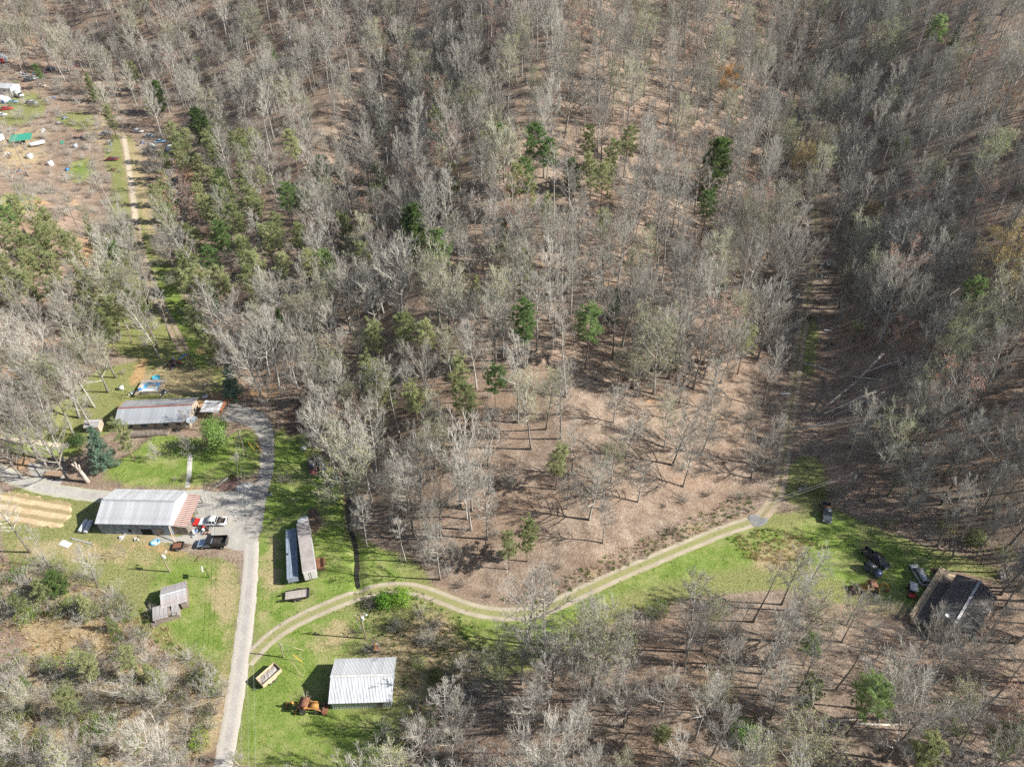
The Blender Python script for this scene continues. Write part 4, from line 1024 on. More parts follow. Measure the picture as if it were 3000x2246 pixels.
def scatter(name, pts, sources, label, kind='stuff'):
    """one object whose points carry copies of the source meshes; pts rows: x,y,z,scale,rz,source index,tilt"""
    A = np.array(pts, np.float64); me = bpy.data.meshes.new(name); me.vertices.add(len(A)); me.vertices.foreach_set('co', A[:, :3].ravel())
    def att(n, t, val):
        a = me.attributes.new(n, t, 'POINT'); a.data.foreach_set('vector' if t == 'FLOAT_VECTOR' else 'value', val)
    att('s', 'FLOAT', A[:, 3].astype(np.float32)); att('k', 'INT', A[:, 5].astype(np.int32))
    rot = np.zeros((len(A), 3), np.float32); rot[:, 2] = A[:, 4]; rot[:, 0] = A[:, 6]; rot[:, 1] = A[:, 6]*.6; att('r', 'FLOAT_VECTOR', rot.ravel())
    o = bpy.data.objects.new(name, me); COL.objects.link(o); tag(o, label, kind=kind)
    ng = bpy.data.node_groups.new(name+'_scatter', 'GeometryNodeTree'); ng.interface.new_socket('Geometry', in_out='INPUT', socket_type='NodeSocketGeometry'); ng.interface.new_socket('Geometry', in_out='OUTPUT', socket_type='NodeSocketGeometry')
    gi = ng.nodes.new('NodeGroupInput'); go = ng.nodes.new('NodeGroupOutput'); iop = ng.nodes.new('GeometryNodeInstanceOnPoints'); iop.inputs['Pick Instance'].default_value = True
    jn = ng.nodes.new('GeometryNodeJoinGeometry')
    def named(n, t):
        x = ng.nodes.new('GeometryNodeInputNamedAttribute'); x.data_type = t; x.inputs['Name'].default_value = n; return x.outputs[0]
    for src in reversed(sources):        # join keeps the last link first
        jj = ng.nodes.new('GeometryNodeJoinGeometry')
        for ob in src:
            oi = ng.nodes.new('GeometryNodeObjectInfo'); oi.inputs['Object'].default_value = ob; oi.transform_space = 'ORIGINAL'; ng.links.new(oi.outputs['Geometry'], jj.inputs[0])
        gti = ng.nodes.new('GeometryNodeGeometryToInstance'); ng.links.new(jj.outputs[0], gti.inputs[0]); ng.links.new(gti.outputs[0], jn.inputs[0])
    m2p = ng.nodes.new('GeometryNodeMeshToPoints'); ng.links.new(gi.outputs[0], m2p.inputs[0]); ng.links.new(m2p.outputs[0], iop.inputs['Points'])
    ng.links.new(jn.outputs[0], iop.inputs['Instance']); ng.links.new(named('k', 'INT'), iop.inputs['Instance Index'])
    e2r = ng.nodes.new('FunctionNodeEulerToRotation'); ng.links.new(named('r', 'FLOAT_VECTOR'), e2r.inputs[0]); ng.links.new(e2r.outputs[0], iop.inputs['Rotation'])
    ng.links.new(named('s', 'FLOAT'), iop.inputs['Scale']); ng.links.new(iop.outputs[0], go.inputs[0])
    md = o.modifiers.new('scatter', 'NODES'); md.node_group = ng; return o
# copies of trees that stand in the wood serve as the sources
def stand_in(kind, var):
    for o in COL.objects:
        if o.type == 'MESH' and o.data == LIB[kind][var][0] and o.parent:
            return [c for c in o.parent.children]
    i = next(j for j, r_ in enumerate(rest) if (r_[5], r_[6]) == (kind, var)); x, y, z, s, rz, k, v = rest.pop(i)
    return list(place_tree(k, v, (x, y, z), s, rz, 'bare_tree', f'grey {LOOK.get(k, "bare tree")} deep in the far woods', 'tree', 'bare trees').children)
keys = sorted({(r_[5], r_[6]) for r_ in rest}); srcs = [stand_in(*k) for k in keys]; ki = {k: i for i, k in enumerate(keys)}
scatter('distant_woods', [(x, y, z, s, rz, ki[(k, v)], rng.uniform(0, .06)) for x, y, z, s, rz, k, v in rest], srcs, 'grey mass of leafless trees covering the far hills')

# --- undergrowth: twiggy bushes; those by the fields are things, the rest reads as one mass
X, Y, g_ = candidates(4.8, 9, (-330, 330), (30, 420)); Z = hz(X, Y); px, py, d_ = project(X, Y, Z)
k_ = (px > -40) & (px < 3040) & (py > -20) & (py < 2300) & ~in_any(CLEAR[:2], px, py) & (g_.random(X.shape) < .62)
k_ &= ~(inpoly(px, py, CLEAR[2]) & (g_.random(X.shape) < .75))
nose2 = inpoly(px, py, [(1430,1330),(1700,1180),(2150,1130),(2260,1350),(2150,1520),(1480,1780),(1380,1640)]); k_ &= ~(nose2 & (g_.random(X.shape) < .55))
BUSH = [(1130,1770,'green_bush',0,4.2,'bright green thicket left half, inside the dirt track bend'), (1180,1765,'green_bush',0,4.4,'bright green thicket right half, inside the dirt track bend'),
        (1090,1775,'brush',1,3,'brown bramble left of the bright green thicket'), (1060,1850,'leafy_brush',1,2.6,'leafy bush at the foot of the transformer pole'),
        (1235,1800,'brush',0,3,'grey bramble right of the bright green thicket'), (1280,1830,'brush',1,3,'brown bramble at the right end of the bramble strip'),
        (1180,1840,'leafy_brush',0,3,'leafy bramble below the bright green thicket'), (1240,1880,'brush',2,3.2,'grey bramble clump right of the transformer pole'),
        (1300,1900,'leafy_brush',0,3.2,'leafy bramble near the green field corner'), (1230,1950,'leafy_brush',1,3,'green bramble behind the silver barn right corner'),
        (1280,1985,'green_bush',1,3,'olive bush right of the silver barn'), (1340,1960,'leafy_brush',0,3.4,'leafy bramble between barn and woods'),
        (1220,2060,'brush',0,3,'grey bramble beside the silver barn wall'), (1260,2110,'leafy_brush',1,3.2,'green bramble below the silver barn corner'),
        (1190,2130,'brush',2,3.4,'twiggy bush at the barn front corner'), (1130,2150,'brush',0,2.8,'twiggy bush in the barn front shade'),
        (900,2050,'brush',1,2.0,'dead brambles behind the rusty digger'), (940,2075,'brush',1,1.6,'dead brambles in front of the rusty digger'), (860,2075,'brush',1,1.2,'low dead brambles left of the rusty digger'),
        (655,1250,'round_bush',0,2.6,'clipped round evergreen bush behind the glossy evergreen'),
        (538,1408,'green_bush',1,1.1,'small round bush left of the walk end'), (562,1408,'green_bush',1,1.1,'small round bush right of the walk end'), (512,1406,'brush',1,1.3,'small brown bush left on the lawn'),
        (235,1300,'round_bush',0,4.2,'dark round bush left of the blue spruce'), (180,1285,'green_bush',1,4.0,'olive shrub by the narrow tan path'), (640,1290,'green_bush',1,.9,'tiny shrub in the mulch bed'),
        (685,1398,'green_bush',1,1.6,'shrub on the small mulch bed'), (2395,1440,'green_bush',1,3.5,'dark shrub at the mouth of the hollow, right'), (2350,1430,'leafy_brush',0,3.5,'leafy bramble at the mouth of the hollow'), (2440,1450,'leafy_brush',0,3.2,'leafy bramble under the hollow pole'),
        (2600,1545,'leafy_brush',0,4,'green shrub at the foot of the right hillside'), (2760,1560,'leafy_brush',0,4.5,'green shrub above the dark-roofed house, left'), (2850,1590,'green_bush',1,4.5,'dark green shrub above the dark-roofed house'), (2930,1640,'leafy_brush',0,4.5,'green shrub at the right picture edge'),
        (880,1620,'green_bush',0,2.2,'yellow-green shrub growing between the two trailers'), (835,1410,'brush',1,3.6,'round brown bush beside the driveway')]
for (x, y, k, v, H, lab) in BUSH:
    p = P(x, y); place_tree(k, v, p, H/HMAX[(k, v)], rng.uniform(0, 6.28), 'bush', lab, 'bush', None, ('stems', 'twigs' if 'brush' in k else 'leaves'))
bsrc = {}
for o in COL.objects:
    if o.type == 'MESH' and o.parent and o.parent.name.startswith('bush'):
        for kk in ('brush', 'leafy_brush'):
            for vi, mm in enumerate(LIB[kk]):
                if o.data == mm[0]: bsrc.setdefault((kk, vi), list(o.parent.children))
bk = sorted(bsrc)
pts = []
for x, y, z, a, b2 in zip(X[k_], Y[k_], Z[k_], px[k_], py[k_]):
    w = [0.9 if kk == 'brush' else .07 for kk, _ in bk]
    if b2 > 1640 and a < 760: w = [.5 if kk == 'brush' else .7 for kk, _ in bk]
    i = rng.choices(range(len(bk)), w)[0]; pts.append((x, y, z, rng.uniform(.5, 1.25), rng.uniform(0, 6.28), i, rng.uniform(0, .1)))
X, Y, g_ = candidates(2.9, 19, (-140, -40), (40, 100)); Z = hz(X, Y); px, py, d_ = project(X, Y, Z)
thick = inpoly(px, py, [(-60,1660),(120,1650),(260,1680),(400,1740),(390,1820),(250,1830),(-60,1820)]) | inpoly(px, py, [(-60,1940),(150,1930),(330,1890),(500,1900),(640,1960),(660,2040),(600,2180),(560,2300),(-60,2300)])
for x, y, z in zip(X[thick], Y[thick], Z[thick]):
    i = rng.choices(range(len(bk)), [.45 if kk == 'brush' else .8 for kk, _ in bk])[0]; pts.append((x, y, z, rng.uniform(.6, 1.3), rng.uniform(0, 6.28), i, rng.uniform(0, .1)))
scatter('undergrowth', pts, [bsrc[b_] for b_ in bk], 'tangle of twiggy undergrowth through the woods')
print('BUSHES', len(pts))
# specimen trees round the long house
for (x, y, k, v, H, nm, ct, lab) in [(640,1316,'magnolia',0,10.5,'magnolia_tree','magnolia','glossy green broadleaf evergreen at the corner of the long house'),
        (314,1370,'spruce',0,13,'spruce_tree','conifer','blue-green conifer at the left corner of the front lawn'), (395,1350,'pine_olive',3,13,'pine_tree','pine','yellow-green pine in front of the long house left end')]:
    place_tree(k, v, P(x, y), H/HMAX[(k, v)], 1.3, nm, lab, ct)
# --- grass tufts and litter
def tuft(seed, n, H, W, mat):
    r = random.Random(seed); C = MB()
    for i in range(n):
        a = r.uniform(0, 6.28); b = Vector((math.cos(a), math.sin(a), 0))*W*r.random()*.5; dd = Vector((b.x*1.5+r.uniform(-.3, .3), b.y*1.5+r.uniform(-.3, .3), 1)).normalized(); s = perp(r, dd)*.035; e = b+dd*H*r.uniform(.5, 1.1)
        C.add([tuple(b-s), tuple(b+s), tuple(e)], [(0, 1, 2)])
    return C.mesh('tuft', mat)
def one(me, name, loc, label, cat, sc=1.0, group=None):
    o = bpy.data.objects.new(name, me); COL.objects.link(o); o.location = loc; o.scale = (sc,)*3; return tag(o, label, cat, group)
tg = one(tuft(1, 26, .42, .7, 'grass_blade'), 'grass_tuft', P(2260, 1600), 'green grass tuft in the rough corner of the green field', 'grass')
ts = one(tuft(2, 26, .62, .8, 'straw_blade'), 'straw_tuft', P(2290, 1590), 'straw-coloured grass tuft in the rough corner of the green field', 'grass')
tb = one(tuft(3, 22, .5, 1.1, 'bramble'), 'dead_weed_tuft', P(1660, 1725), 'brown dead weeds on the bank above the dirt track', 'weeds')
X, Y, g_ = candidates(0.9, 12, (-140, 125), (40, 180)); px, py, d_ = project(X, Y, hz(X, Y)); ok = (px > -10) & (px < 3010) & (py < 2260)
def zw(k, x, y):
    i = np.clip(np.searchsorted(GX, x)-1, 0, nx-2); j = np.clip(np.searchsorted(GY, y)-1, 0, ny-2); return ZW[k][j, i]
gr, lu, dr = zw('grass', X, Y), zw('lush', X, Y), zw('dry', X, Y); u = g_.random(X.shape)
rough = inpoly(px, py, [(2130,1580),(2240,1545),(2340,1560),(2420,1600),(2300,1660),(2180,1640)]); bank = inpoly(px, py, [(1440,1760),(1560,1730),(1900,1570),(2190,1440),(2210,1490),(1910,1625),(1700,1715),(1570,1775)])
field = inpoly(px, py, [(0,1640),(300,1700),(430,1790),(640,1960),(600,2246),(0,2246)])
brk = inpoly(px, py, [(1030,1740),(1200,1720),(1400,1830),(1480,1990),(1380,2000),(1300,2246),(1180,2246),(1170,1920),(1060,1920)])
sel = ok & ((rough & (u < .95)) | (bank & (u < .8)) | (field & (u < .6)) | (brk & (u < .7)) | ((gr > .4) & (u < .10)) | ((lu > .5) & (u < .14)))
lines = [near_line(l_, X, Y) for l_ in (LANE,)]
sel &= (lines[0] > 2.2) & ~inpoly(px, py, [(540,1430),(770,1400),(770,1600),(690,1630),(540,1600)]) & ~inpoly(px, py, [(960,1925),(1165,1915),(1160,2085),(955,2085)]) & ~inpoly(px, py, [(270,1420),(600,1430),(600,1580),(270,1570)])
pts = []
for x, y, a, b2, c, r_, f_, k2 in zip(X[sel], Y[sel], lu[sel], dr[sel], bank[sel], rough[sel], field[sel], brk[sel]):
    u = rng.random()
    i = 2 if c and u < .5 else (1 if u < .25+.5*b2-.2*a+(.3 if (r_ or f_) else 0) else 0)
    if k2 and u < .4: i = 2
    sc_ = rng.uniform(.7, 1.5) if (r_ or c or f_ or k2) else rng.uniform(.3, .6)
    pts.append((x, y, float(hz(x, y)), sc_, rng.uniform(0, 6.28), i, 0))
scatter('rough_grass', pts, [[tg], [ts], [tb]], 'uneven tufts of green and straw-coloured grass')
print('TUFTS', len(pts))
# ------------------------------------------------------------------ building materials
plain('roof_zinc', (0.40, 0.42, 0.44), 0.5, 0.2, 0.22, 0.7, 0.4, (0.30, 0.31, 0.33))
plain('roof_white', (0.49, 0.50, 0.51), 0.55, 0.1, 0.16, 0.6, 0.4, (0.39, 0.39, 0.40))
plain('roof_shade_slope', (0.30, 0.30, 0.31), 0.6, 0.15, 0.2, 0.5, 0.4, (0.40, 0.40, 0.41))  # darker copy of the roof metal; the dimmer back slopes are put into its colour
plain('roof_rust', (0.30, 0.115, 0.06), 0.85, 0.0, 0.35, 2.0, 0.2, (0.42, 0.20, 0.11))
plain('tin_old', (0.42, 0.42, 0.43), 0.6, 0.25, 0.25, 1.2, 0.4, (0.36, 0.20, 0.13))
plain('tin_grey', (0.38, 0.365, 0.36), 0.7, 0.1, 0.35, 1.0, 0.3, (0.20, 0.16, 0.14))
plain('wall_bluegrey', (0.27, 0.32, 0.39), 0.7, 0.1, 0.2, 0.9, 0.3, (0.20, 0.23, 0.28))
plain('wall_zinc', (0.45, 0.50, 0.50), 0.5, 0.3, 0.2, 1.2, 0.4)
plain('wall_white', (0.60, 0.59, 0.57), 0.7, 0, 0.1, 0.8, 0.3)
plain('wall_tan', (0.40, 0.33, 0.25), 0.8, 0, 0.2, 1.0, 0.2)
plain('wood_weathered', (0.30, 0.25, 0.21), 0.9, 0, 0.4, 2.0, 0.15, (0.19, 0.15, 0.12))
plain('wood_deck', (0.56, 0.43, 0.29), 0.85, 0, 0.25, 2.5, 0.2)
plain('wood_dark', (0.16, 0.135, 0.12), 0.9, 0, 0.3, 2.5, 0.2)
plain('plank_brown', (0.36, 0.25, 0.17), 0.85, 0, 0.35, 3.0, 0.2)
plain('plank_grey', (0.40, 0.36, 0.32), 0.9, 0, 0.35, 3.0, 0.2)
plain('shingle', (0.115, 0.105, 0.10), 0.95, 0, 0.3, 1.4, 0.15, (0.16, 0.145, 0.135))
plain('ridge_cap', (0.55, 0.54, 0.52), 0.8, 0, 0.3, 2.0, 0.2)
plain('trim_red', (0.28, 0.07, 0.05), 0.6, 0, 0.2, 2.0, 0.3)
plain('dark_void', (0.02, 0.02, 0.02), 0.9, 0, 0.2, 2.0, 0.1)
plain('glass_dark', (0.03, 0.04, 0.05), 0.12, 0, 0.2, 2.0, 0.5)
plain('rubber', (0.022, 0.022, 0.022), 0.85, 0, 0.3, 5.0, 0.2)
plain('rim_steel', (0.45, 0.45, 0.46), 0.4, 0.6, 0.2, 5.0, 0.5)
plain('chassis', (0.035, 0.033, 0.032), 0.7, 0, 0.3, 4.0, 0.3, (0.10, 0.06, 0.04))
plain('chrome', (0.60, 0.60, 0.60), 0.25, 0.9, 0.1, 4.0, 0.5)
plain('lamp_clear', (0.75, 0.75, 0.72), 0.2, 0, 0.1, 4.0, 0.5)
plain('lamp_red', (0.35, 0.02, 0.02), 0.3, 0, 0.1, 4.0, 0.5)
plain('paint_white', (0.66, 0.66, 0.65), 0.35, 0, 0.06, 2.0, 0.5, coat=0.4)
plain('paint_black', (0.018, 0.019, 0.022), 0.3, 0, 0.2, 2.0, 0.5, coat=0.5)
plain('paint_charcoal', (0.06, 0.065, 0.075), 0.35, 0, 0.2, 2.0, 0.5, coat=0.4)
plain('paint_silver', (0.50, 0.51, 0.51), 0.35, 0.4, 0.1, 2.0, 0.5, coat=0.4)
plain('paint_blue', (0.10, 0.14, 0.24), 0.35, 0.1, 0.2, 2.0, 0.5, coat=0.4)
plain('paint_bluesilver', (0.38, 0.47, 0.60), 0.35, 0.2, 0.12, 2.0, 0.5, coat=0.3)
plain('paint_red', (0.50, 0.025, 0.02), 0.35, 0, 0.15, 2.0, 0.5, coat=0.4)
plain('paint_faded_red', (0.30, 0.07, 0.06), 0.6, 0, 0.3, 2.0, 0.4, (0.12, 0.10, 0.11))
plain('paint_sky', (0.22, 0.36, 0.52), 0.5, 0, 0.2, 2.0, 0.4)
plain('paint_tan', (0.44, 0.38, 0.30), 0.5, 0, 0.2, 2.0, 0.4)
plain('paint_maroon', (0.20, 0.03, 0.035), 0.5, 0, 0.2, 2.0, 0.4)
plain('machine_yellow', (0.50, 0.30, 0.05), 0.7, 0, 0.3, 1.5, 0.3, (0.22, 0.12, 0.06))
plain('machine_orange', (0.46, 0.23, 0.07), 0.75, 0, 0.4, 1.5, 0.2, (0.20, 0.10, 0.065))
plain('rust', (0.24, 0.11, 0.065), 0.9, 0, 0.4, 2.0, 0.2, (0.14, 0.08, 0.06))
plain('load_gravel', (0.36, 0.33, 0.29), 0.95, 0, 0.5, 6.0, 0.1, (0.52, 0.49, 0.45))
plain('pole_wood', (0.29, 0.235, 0.18), 0.9, 0, 0.3, 2.0, 0.15)
plain('wire', (0.42, 0.42, 0.42), 0.5, 0.3, 0.1, 2.0, 0.3)
plain('insulator', (0.72, 0.74, 0.76), 0.3, 0, 0.1, 2.0, 0.5)
plain('guard_yellow', (0.78, 0.46, 0.03), 0.5, 0, 0.1, 2.0, 0.4)
plain('pool_blue', (0.10, 0.38, 0.66), 0.3, 0, 0.25, 1.0, 0.5, (0.55, 0.68, 0.76))
plain('teal_plastic', (0.02, 0.42, 0.42), 0.4, 0, 0.15, 1.0, 0.4)
plain('plastic_white', (0.62, 0.62, 0.61), 0.5, 0, 0.1, 1.0, 0.4)
plain('plastic_red', (0.55, 0.05, 0.05), 0.5, 0, 0.2, 1.0, 0.4)
plain('plastic_blue', (0.06, 0.20, 0.50), 0.5, 0, 0.2, 1.0, 0.4)
plain('tarp_white', (0.58, 0.60, 0.64), 0.6, 0, 0.15, 0.8, 0.3)
plain('tarp_blue', (0.08, 0.22, 0.50), 0.6, 0, 0.25, 0.8, 0.3)
plain('tarp_silver', (0.42, 0.46, 0.50), 0.5, 0.2, 0.3, 1.5, 0.4)
plain('roof_green', (0.03, 0.30, 0.20), 0.5, 0, 0.2, 0.8, 0.4, (0.10, 0.34, 0.26))
plain('log_grey', (0.50, 0.46, 0.40), 0.95, 0, 0.35, 1.0, 0.1, (0.20, 0.17, 0.14))
plain('log_pale', (0.66, 0.59, 0.49), 0.95, 0, 0.3, 1.0, 0.1)
plain('stump_wood', (0.46, 0.40, 0.35), 0.95, 0, 0.35, 1.2, 0.1, (0.26, 0.21, 0.18))
plain('roof_tarp', (0.36, 0.32, 0.30), 0.9, 0, 0.3, 0.6, 0.2, (0.27, 0.235, 0.215))
plain('stone', (0.40, 0.36, 0.32), 0.95, 0, 0.3, 1.5, 0.15)
# sheets whose tone differs from one to the next
for nm in ('roof_zinc', 'roof_white', 'roof_shade_slope', 'tin_old', 'tin_grey', 'plank_brown', 'plank_grey', 'wood_weathered', 'wood_deck', 'wall_bluegrey'):
    nt = MATS[nm].node_tree; b = nt.nodes['Principled BSDF']; lk = b.inputs['Base Color'].links[0]; src = lk.from_socket
    oi = N(nt, 'ShaderNodeObjectInfo').outputs['Random']
    amp = 0.35 if 'plank' in nm or 'wood' in nm else 0.2
    hsv = N(nt, 'ShaderNodeHueSaturation'); nt.links.new(src, hsv.inputs['Color']); nt.links.new(math_(nt, 'MULTIPLY_ADD', oi, amp, 1-amp*.6), hsv.inputs['Value']); nt.links.new(hsv.outputs[0], b.inputs['Base Color'])

def ang(a, b): return math.atan2(b.y-a.y, b.x-a.x)
def corr(w, L, pitch, amp, thick=0.0):
    """one corrugated sheet: w across (x), L down the slope (y), waves in z"""
    n = max(2, int(round(w/pitch))*4); mb = MB(); v = []; f = []
    for i in range(n+1):
        x = w*i/n; z = amp*math.cos(2*math.pi*x/pitch)
        v += [(x, 0, z), (x, L, z)]
    for i in range(n): f.append((2*i, 2*i+2, 2*i+3, 2*i+1))
    mb.add(v, f); return mb
def rib(w, L, n=3, h=0.035):
    """one flat sheet with square standing ribs"""
    mb = MB(); mb.box((w/2, L/2, 0), (w*.985, L, .012))
    for i in range(n): mb.box((w*(i+.15)/n+.03, L/2, h/2+.005), (.06, L*.998, h))
    return mb
def sheets(parent, name, mat, origin, ux, uy, W, L, sheet_w, style='corr', pitch=.18, amp=.022, n=3, skip=(), jitter=0.0, mats=None):
    """lay sheets side by side on a plane: origin, unit vectors across (ux) and down the slope (uy)"""
    k = max(1, int(round(W/sheet_w))); w = W/k
    me = (corr(w, L, pitch, amp) if style == 'corr' else rib(w, L, n)).mesh(name, mat, fixn=True)
    uz = ux.cross(uy); M = Matrix((ux, uy, uz)).transposed().to_4x4()
    for i in range(k):
        if i in skip: continue
        o = mesh_part(me if not mats else me.copy(), name, parent)
        if mats: o.data.materials[0] = MATS[mats[i % len(mats)]]
        o.matrix_local = Matrix.Translation(Vector(origin)+ux*(w*i)+uz*(.004*(i % 2)+jitter*rng.uniform(-1, 1))) @ M
def gable(name, label, cat, c, rz, L, W, eave, ridge, wall, roofm, over=.4, sheet_w=1.0, style='corr', pitch=.3, amp=.03, wall_style=None, cap='ridge_cap', openings=(), roofm2=None, skip=(), floor=True):
    """a gabled building, ridge along local x; roof and walls are built of single sheets"""
    t = thing(name, label, cat, c, rz); X_, Y_ = L/2, W/2
    for (sy, nm) in ((-1, 'wall'), (1, 'wall')):
        mb = MB(); mb.box((0, sy*(Y_-.06), eave/2-.15), (L, .12, eave+.3)); w_ = mb.build(nm, wall, t)
        if wall_style: sheets(w_, 'cladding_sheet', wall, (-X_, sy*(Y_+.04), eave-.05), Vector((1, 0, 0)), Vector((0, 0, -1)) if sy < 0 else Vector((0, 0, -1)), L, eave, 1.2, 'corr', .35, .03)
    for sx in (-1, 1):
        mb = MB(); mb.prism([(-Y_+.13, -.3), (Y_-.13, -.3), (Y_-.13, eave-.02), (0, ridge-.06), (-Y_+.13, eave-.02)], sx*(X_-.12), sx*X_, 'yz'); mb.build('gable_wall', wall, t)
    sl = math.hypot(Y_+over, (ridge-eave)*(Y_+over)/Y_); drop = (ridge-eave)*(Y_+over)/Y_
    rf = MB().box((0, 0, ridge+.05), (L+2*over+.04, .34, .05)).build('roof', cap, t)
    for sy, rm in ((-1, roofm), (1, roofm2 or roofm)):
        uy = Vector((0, sy*(Y_+over), -drop)).normalized()
        ux = Vector((1, 0, 0)) if sy > 0 else Vector((1, 0, 0))
        sheets(rf, 'roof_sheet', rm, (-X_-over, sy*.03, ridge+.03), ux, uy, L+2*over, sl, sheet_w, style, pitch, amp, skip=skip if sy < 0 else ())
    for sx in (-1, 1):     # barge boards under the roof ends
        for sy in (-1, 1):
            MB().tube([(sx*(X_+over-.05), 0, ridge-.08), (sx*(X_+over-.05), sy*(Y_+over), ridge-drop-.08)], .06, 4).build('barge_board', wall, t)
    for (kind, side, u, z, w, h) in openings:
        if side in 'sn':
            y = (-1 if side == 's' else 1)*(Y_+.02+(.05 if wall_style else 0)); ctr, sz = (u, y, z), (w, .06, h)
        else:
            x = (-1 if side == 'w' else 1)*(X_+.02); ctr, sz = (x, u, z), (.06, w, h)
        if kind == 'window':
            fr = MB().box(ctr, tuple(a+(.16 if a != .06 else 0) for a in sz)).build('window', 'wall_white', t)
            MB().box((ctr[0], ctr[1], ctr[2]), tuple(a if a != .06 else .09 for a in sz)).build('pane', 'glass_dark', fr)
        elif kind == 'void': MB().box(ctr, sz).build('doorway', 'dark_void', t)  # near-black slab on the solid wall, coloured as the unlit inside
        else:
            dr = MB().box(ctr, sz).build('door', 'wood_weathered', t); MB().box((ctr[0]+w*.38 if side in 'sn' else ctr[0], ctr[1]+(-.06 if side == 's' else .06 if side == 'n' else w*.38), z), (.08, .08, .16)).build('handle', 'chrome', dr)
    return t

# ---- the silver barn near the bottom of the photo
a, b_, c_ = P(966, 2061, 2.6), P(1149, 2055, 2.6), P(1157, 1922, 2.6); d_ = P(981, 1931, 2.6)
ctr = (a+b_+c_+d_)/4; ctr.z = float(hz(ctr.x, ctr.y)); rzA = ang(a, b_)
gable('barn', 'silver corrugated barn with bright ridged roof at the lower centre', 'barn', ctr, rzA, 10.2, 7.4, 2.75, 4.05, 'wall_zinc', 'roof_zinc', .35, .95, 'corr', .24, .028, True, roofm2='roof_white', openings=(('void', 'w', 0.0, 1.2, 4.5, 2.4), ('door', 's', 3.2, 1.0, .95, 2.0)))  # whiter sheets on the back slope paint in its brighter sky reflection
# ---- the long white-roofed barn with its rusty lean-to
cB = Vector((-79.7, 99.9, 0)); cB.z = float(hz(cB.x, cB.y)); zB = cB.z
tB = gable('barn', 'long white-roofed barn with blue-grey front wall beside the gravel yard', 'barn', cB, R(-1.5), 15.4, 9.2, 3.7, 5.6, 'wall_bluegrey', 'roof_white', .2, .95, 'rib', roofm2='roof_white', wall_style=None, cap='roof_zinc',
      openings=(('void', 's', 2.3, .95, 2.3, 1.9), ('void', 's', -1.3, 1.3, .7, .9), ('door', 's', 5.0, 1.1, 2.0, 2.1)))
for u in (-6.5, -4.4, -2.6, -.6, .6, 4.0, 6.2): MB().box((u, -4.64, 1.9), (.05, .03, 3.4)).build('panel_joint', 'wood_dark', tB)
MB().prism([(-4.4, .1), (4.4, .1), (4.4, 3.62), (0, 5.48), (-4.4, 3.62)], 7.72, 7.79, 'yz').build('end_panel', 'plastic_white', tB, label='bright white sheet-metal gable end')
lt = MB().box((9.3, 0.2, 2.5), (.1, 8.6, .1)).build('lean_to_roof', 'wood_weathered', tB)
uxl = Vector((0, -1, 0)); uyl = Vector((3.2, 0, -.5)).normalized(); 
kk = 18; wv = 8.9/kk; meR = rib(wv, 3.35, 1, .05).mesh('roof_sheet', 'roof_white', fixn=True); meS = meR.copy(); meS.materials[0] = MATS['roof_rust']
M_ = Matrix((uxl, uyl, uxl.cross(uyl))).transposed().to_4x4()
for i in range(kk):
    o = mesh_part(meR, 'roof_sheet', lt); ml = Matrix.Translation(Vector((7.80, 4.5, 3.0))+uxl*(wv*i)) @ M_; o.matrix_local = ml
    st = MB().box((wv*.5, 1.95, .03+.004*(i % 2)), (wv*.52, 2.75, .05)).build('rust_streak', 'roof_rust', lt); st.matrix_local = ml
for (x, y) in ((10.8, 4.2), (10.8, 1.3)): MB().box((x, y, 1.1), (.16, .16, 2.4)).build('post', 'wood_weathered', tB)
for i in range(13): MB().box((7.95+.23*i, -4.35, 1.3-.012*i), (.2, .05, 2.5-.03*i)).build('plank', 'wood_weathered', tB)
for i in range(9): MB().box((10.95, -4.2+.24*i, 1.0), (.05, .2, 2.3)).build('plank', 'wood_weathered', tB)
MB().tube([(8.6, -6.4, -.1), (7.2, -4.0, 4.0)], [.11, .08], 6).build('prop_post', 'wood_deck', tB)
# ---- the long house
q = [P(335.7, 1244.6, 2.7), P(561, 1236, 2.7), P(574, 1161, 2.7), P(366, 1171, 2.7)]; cH = sum(q, Vector())/4; cH.z = float(hz(cH.x, cH.y)); rzH = ang(q[0], q[1])*.5+ang(q[3], q[2])*.5
tH = gable('house', 'long low house with dull silver roof and red ridge line', 'house', cH, rzH, (q[1]-q[0]).length*.5+(q[2]-q[3]).length*.5-.9, (q[3]-q[0]).length-1.0, 2.7, 4.0, 'wall_tan', 'roof_zinc', .5, 1.0, 'rib', roofm2='roof_shade_slope', cap='trim_red',  # back slope gets the darker copy, its weaker light painted into the sheets
      openings=(('window', 's', -5.5, 1.5, 1.3, 1.0), ('window', 's', -2.2, 1.5, 1.6, 1.0), ('door', 's', .6, 1.05, .95, 2.1), ('window', 's', 3.0, 1.5, 1.4, 1.0), ('window', 's', 6.0, 1.5, 1.2, 1.0), ('window', 'e', 1.0, 1.5, 1.2, 1.0), ('window', 'w', -1.0, 1.5, 1.2, 1.0)))
MB().box((-1.0, -5.6, .25), (9.5, 1.8, .5)).build('porch', 'wood_weathered', tH)
for i in range(5): MB().box((-5.4+2.2*i, -6.4, 1.0), (.12, .12, 1.5)).build('porch_post', 'wood_weathered', tH)
MB().box((-1.0, -6.4, 1.15), (9.0, .06, .08)).build('porch_rail', 'wood_weathered', tH)
# little shed left of the house
p = P(281, 1256); tS = gable('shed', 'little grey garden shed at the left end of the long house', 'shed', p, R(3), 3.2, 2.6, 1.9, 2.6, 'wall_tan', 'tin_grey', .2, .8, 'rib', openings=(('door', 's', 0, .9, .8, 1.7),))
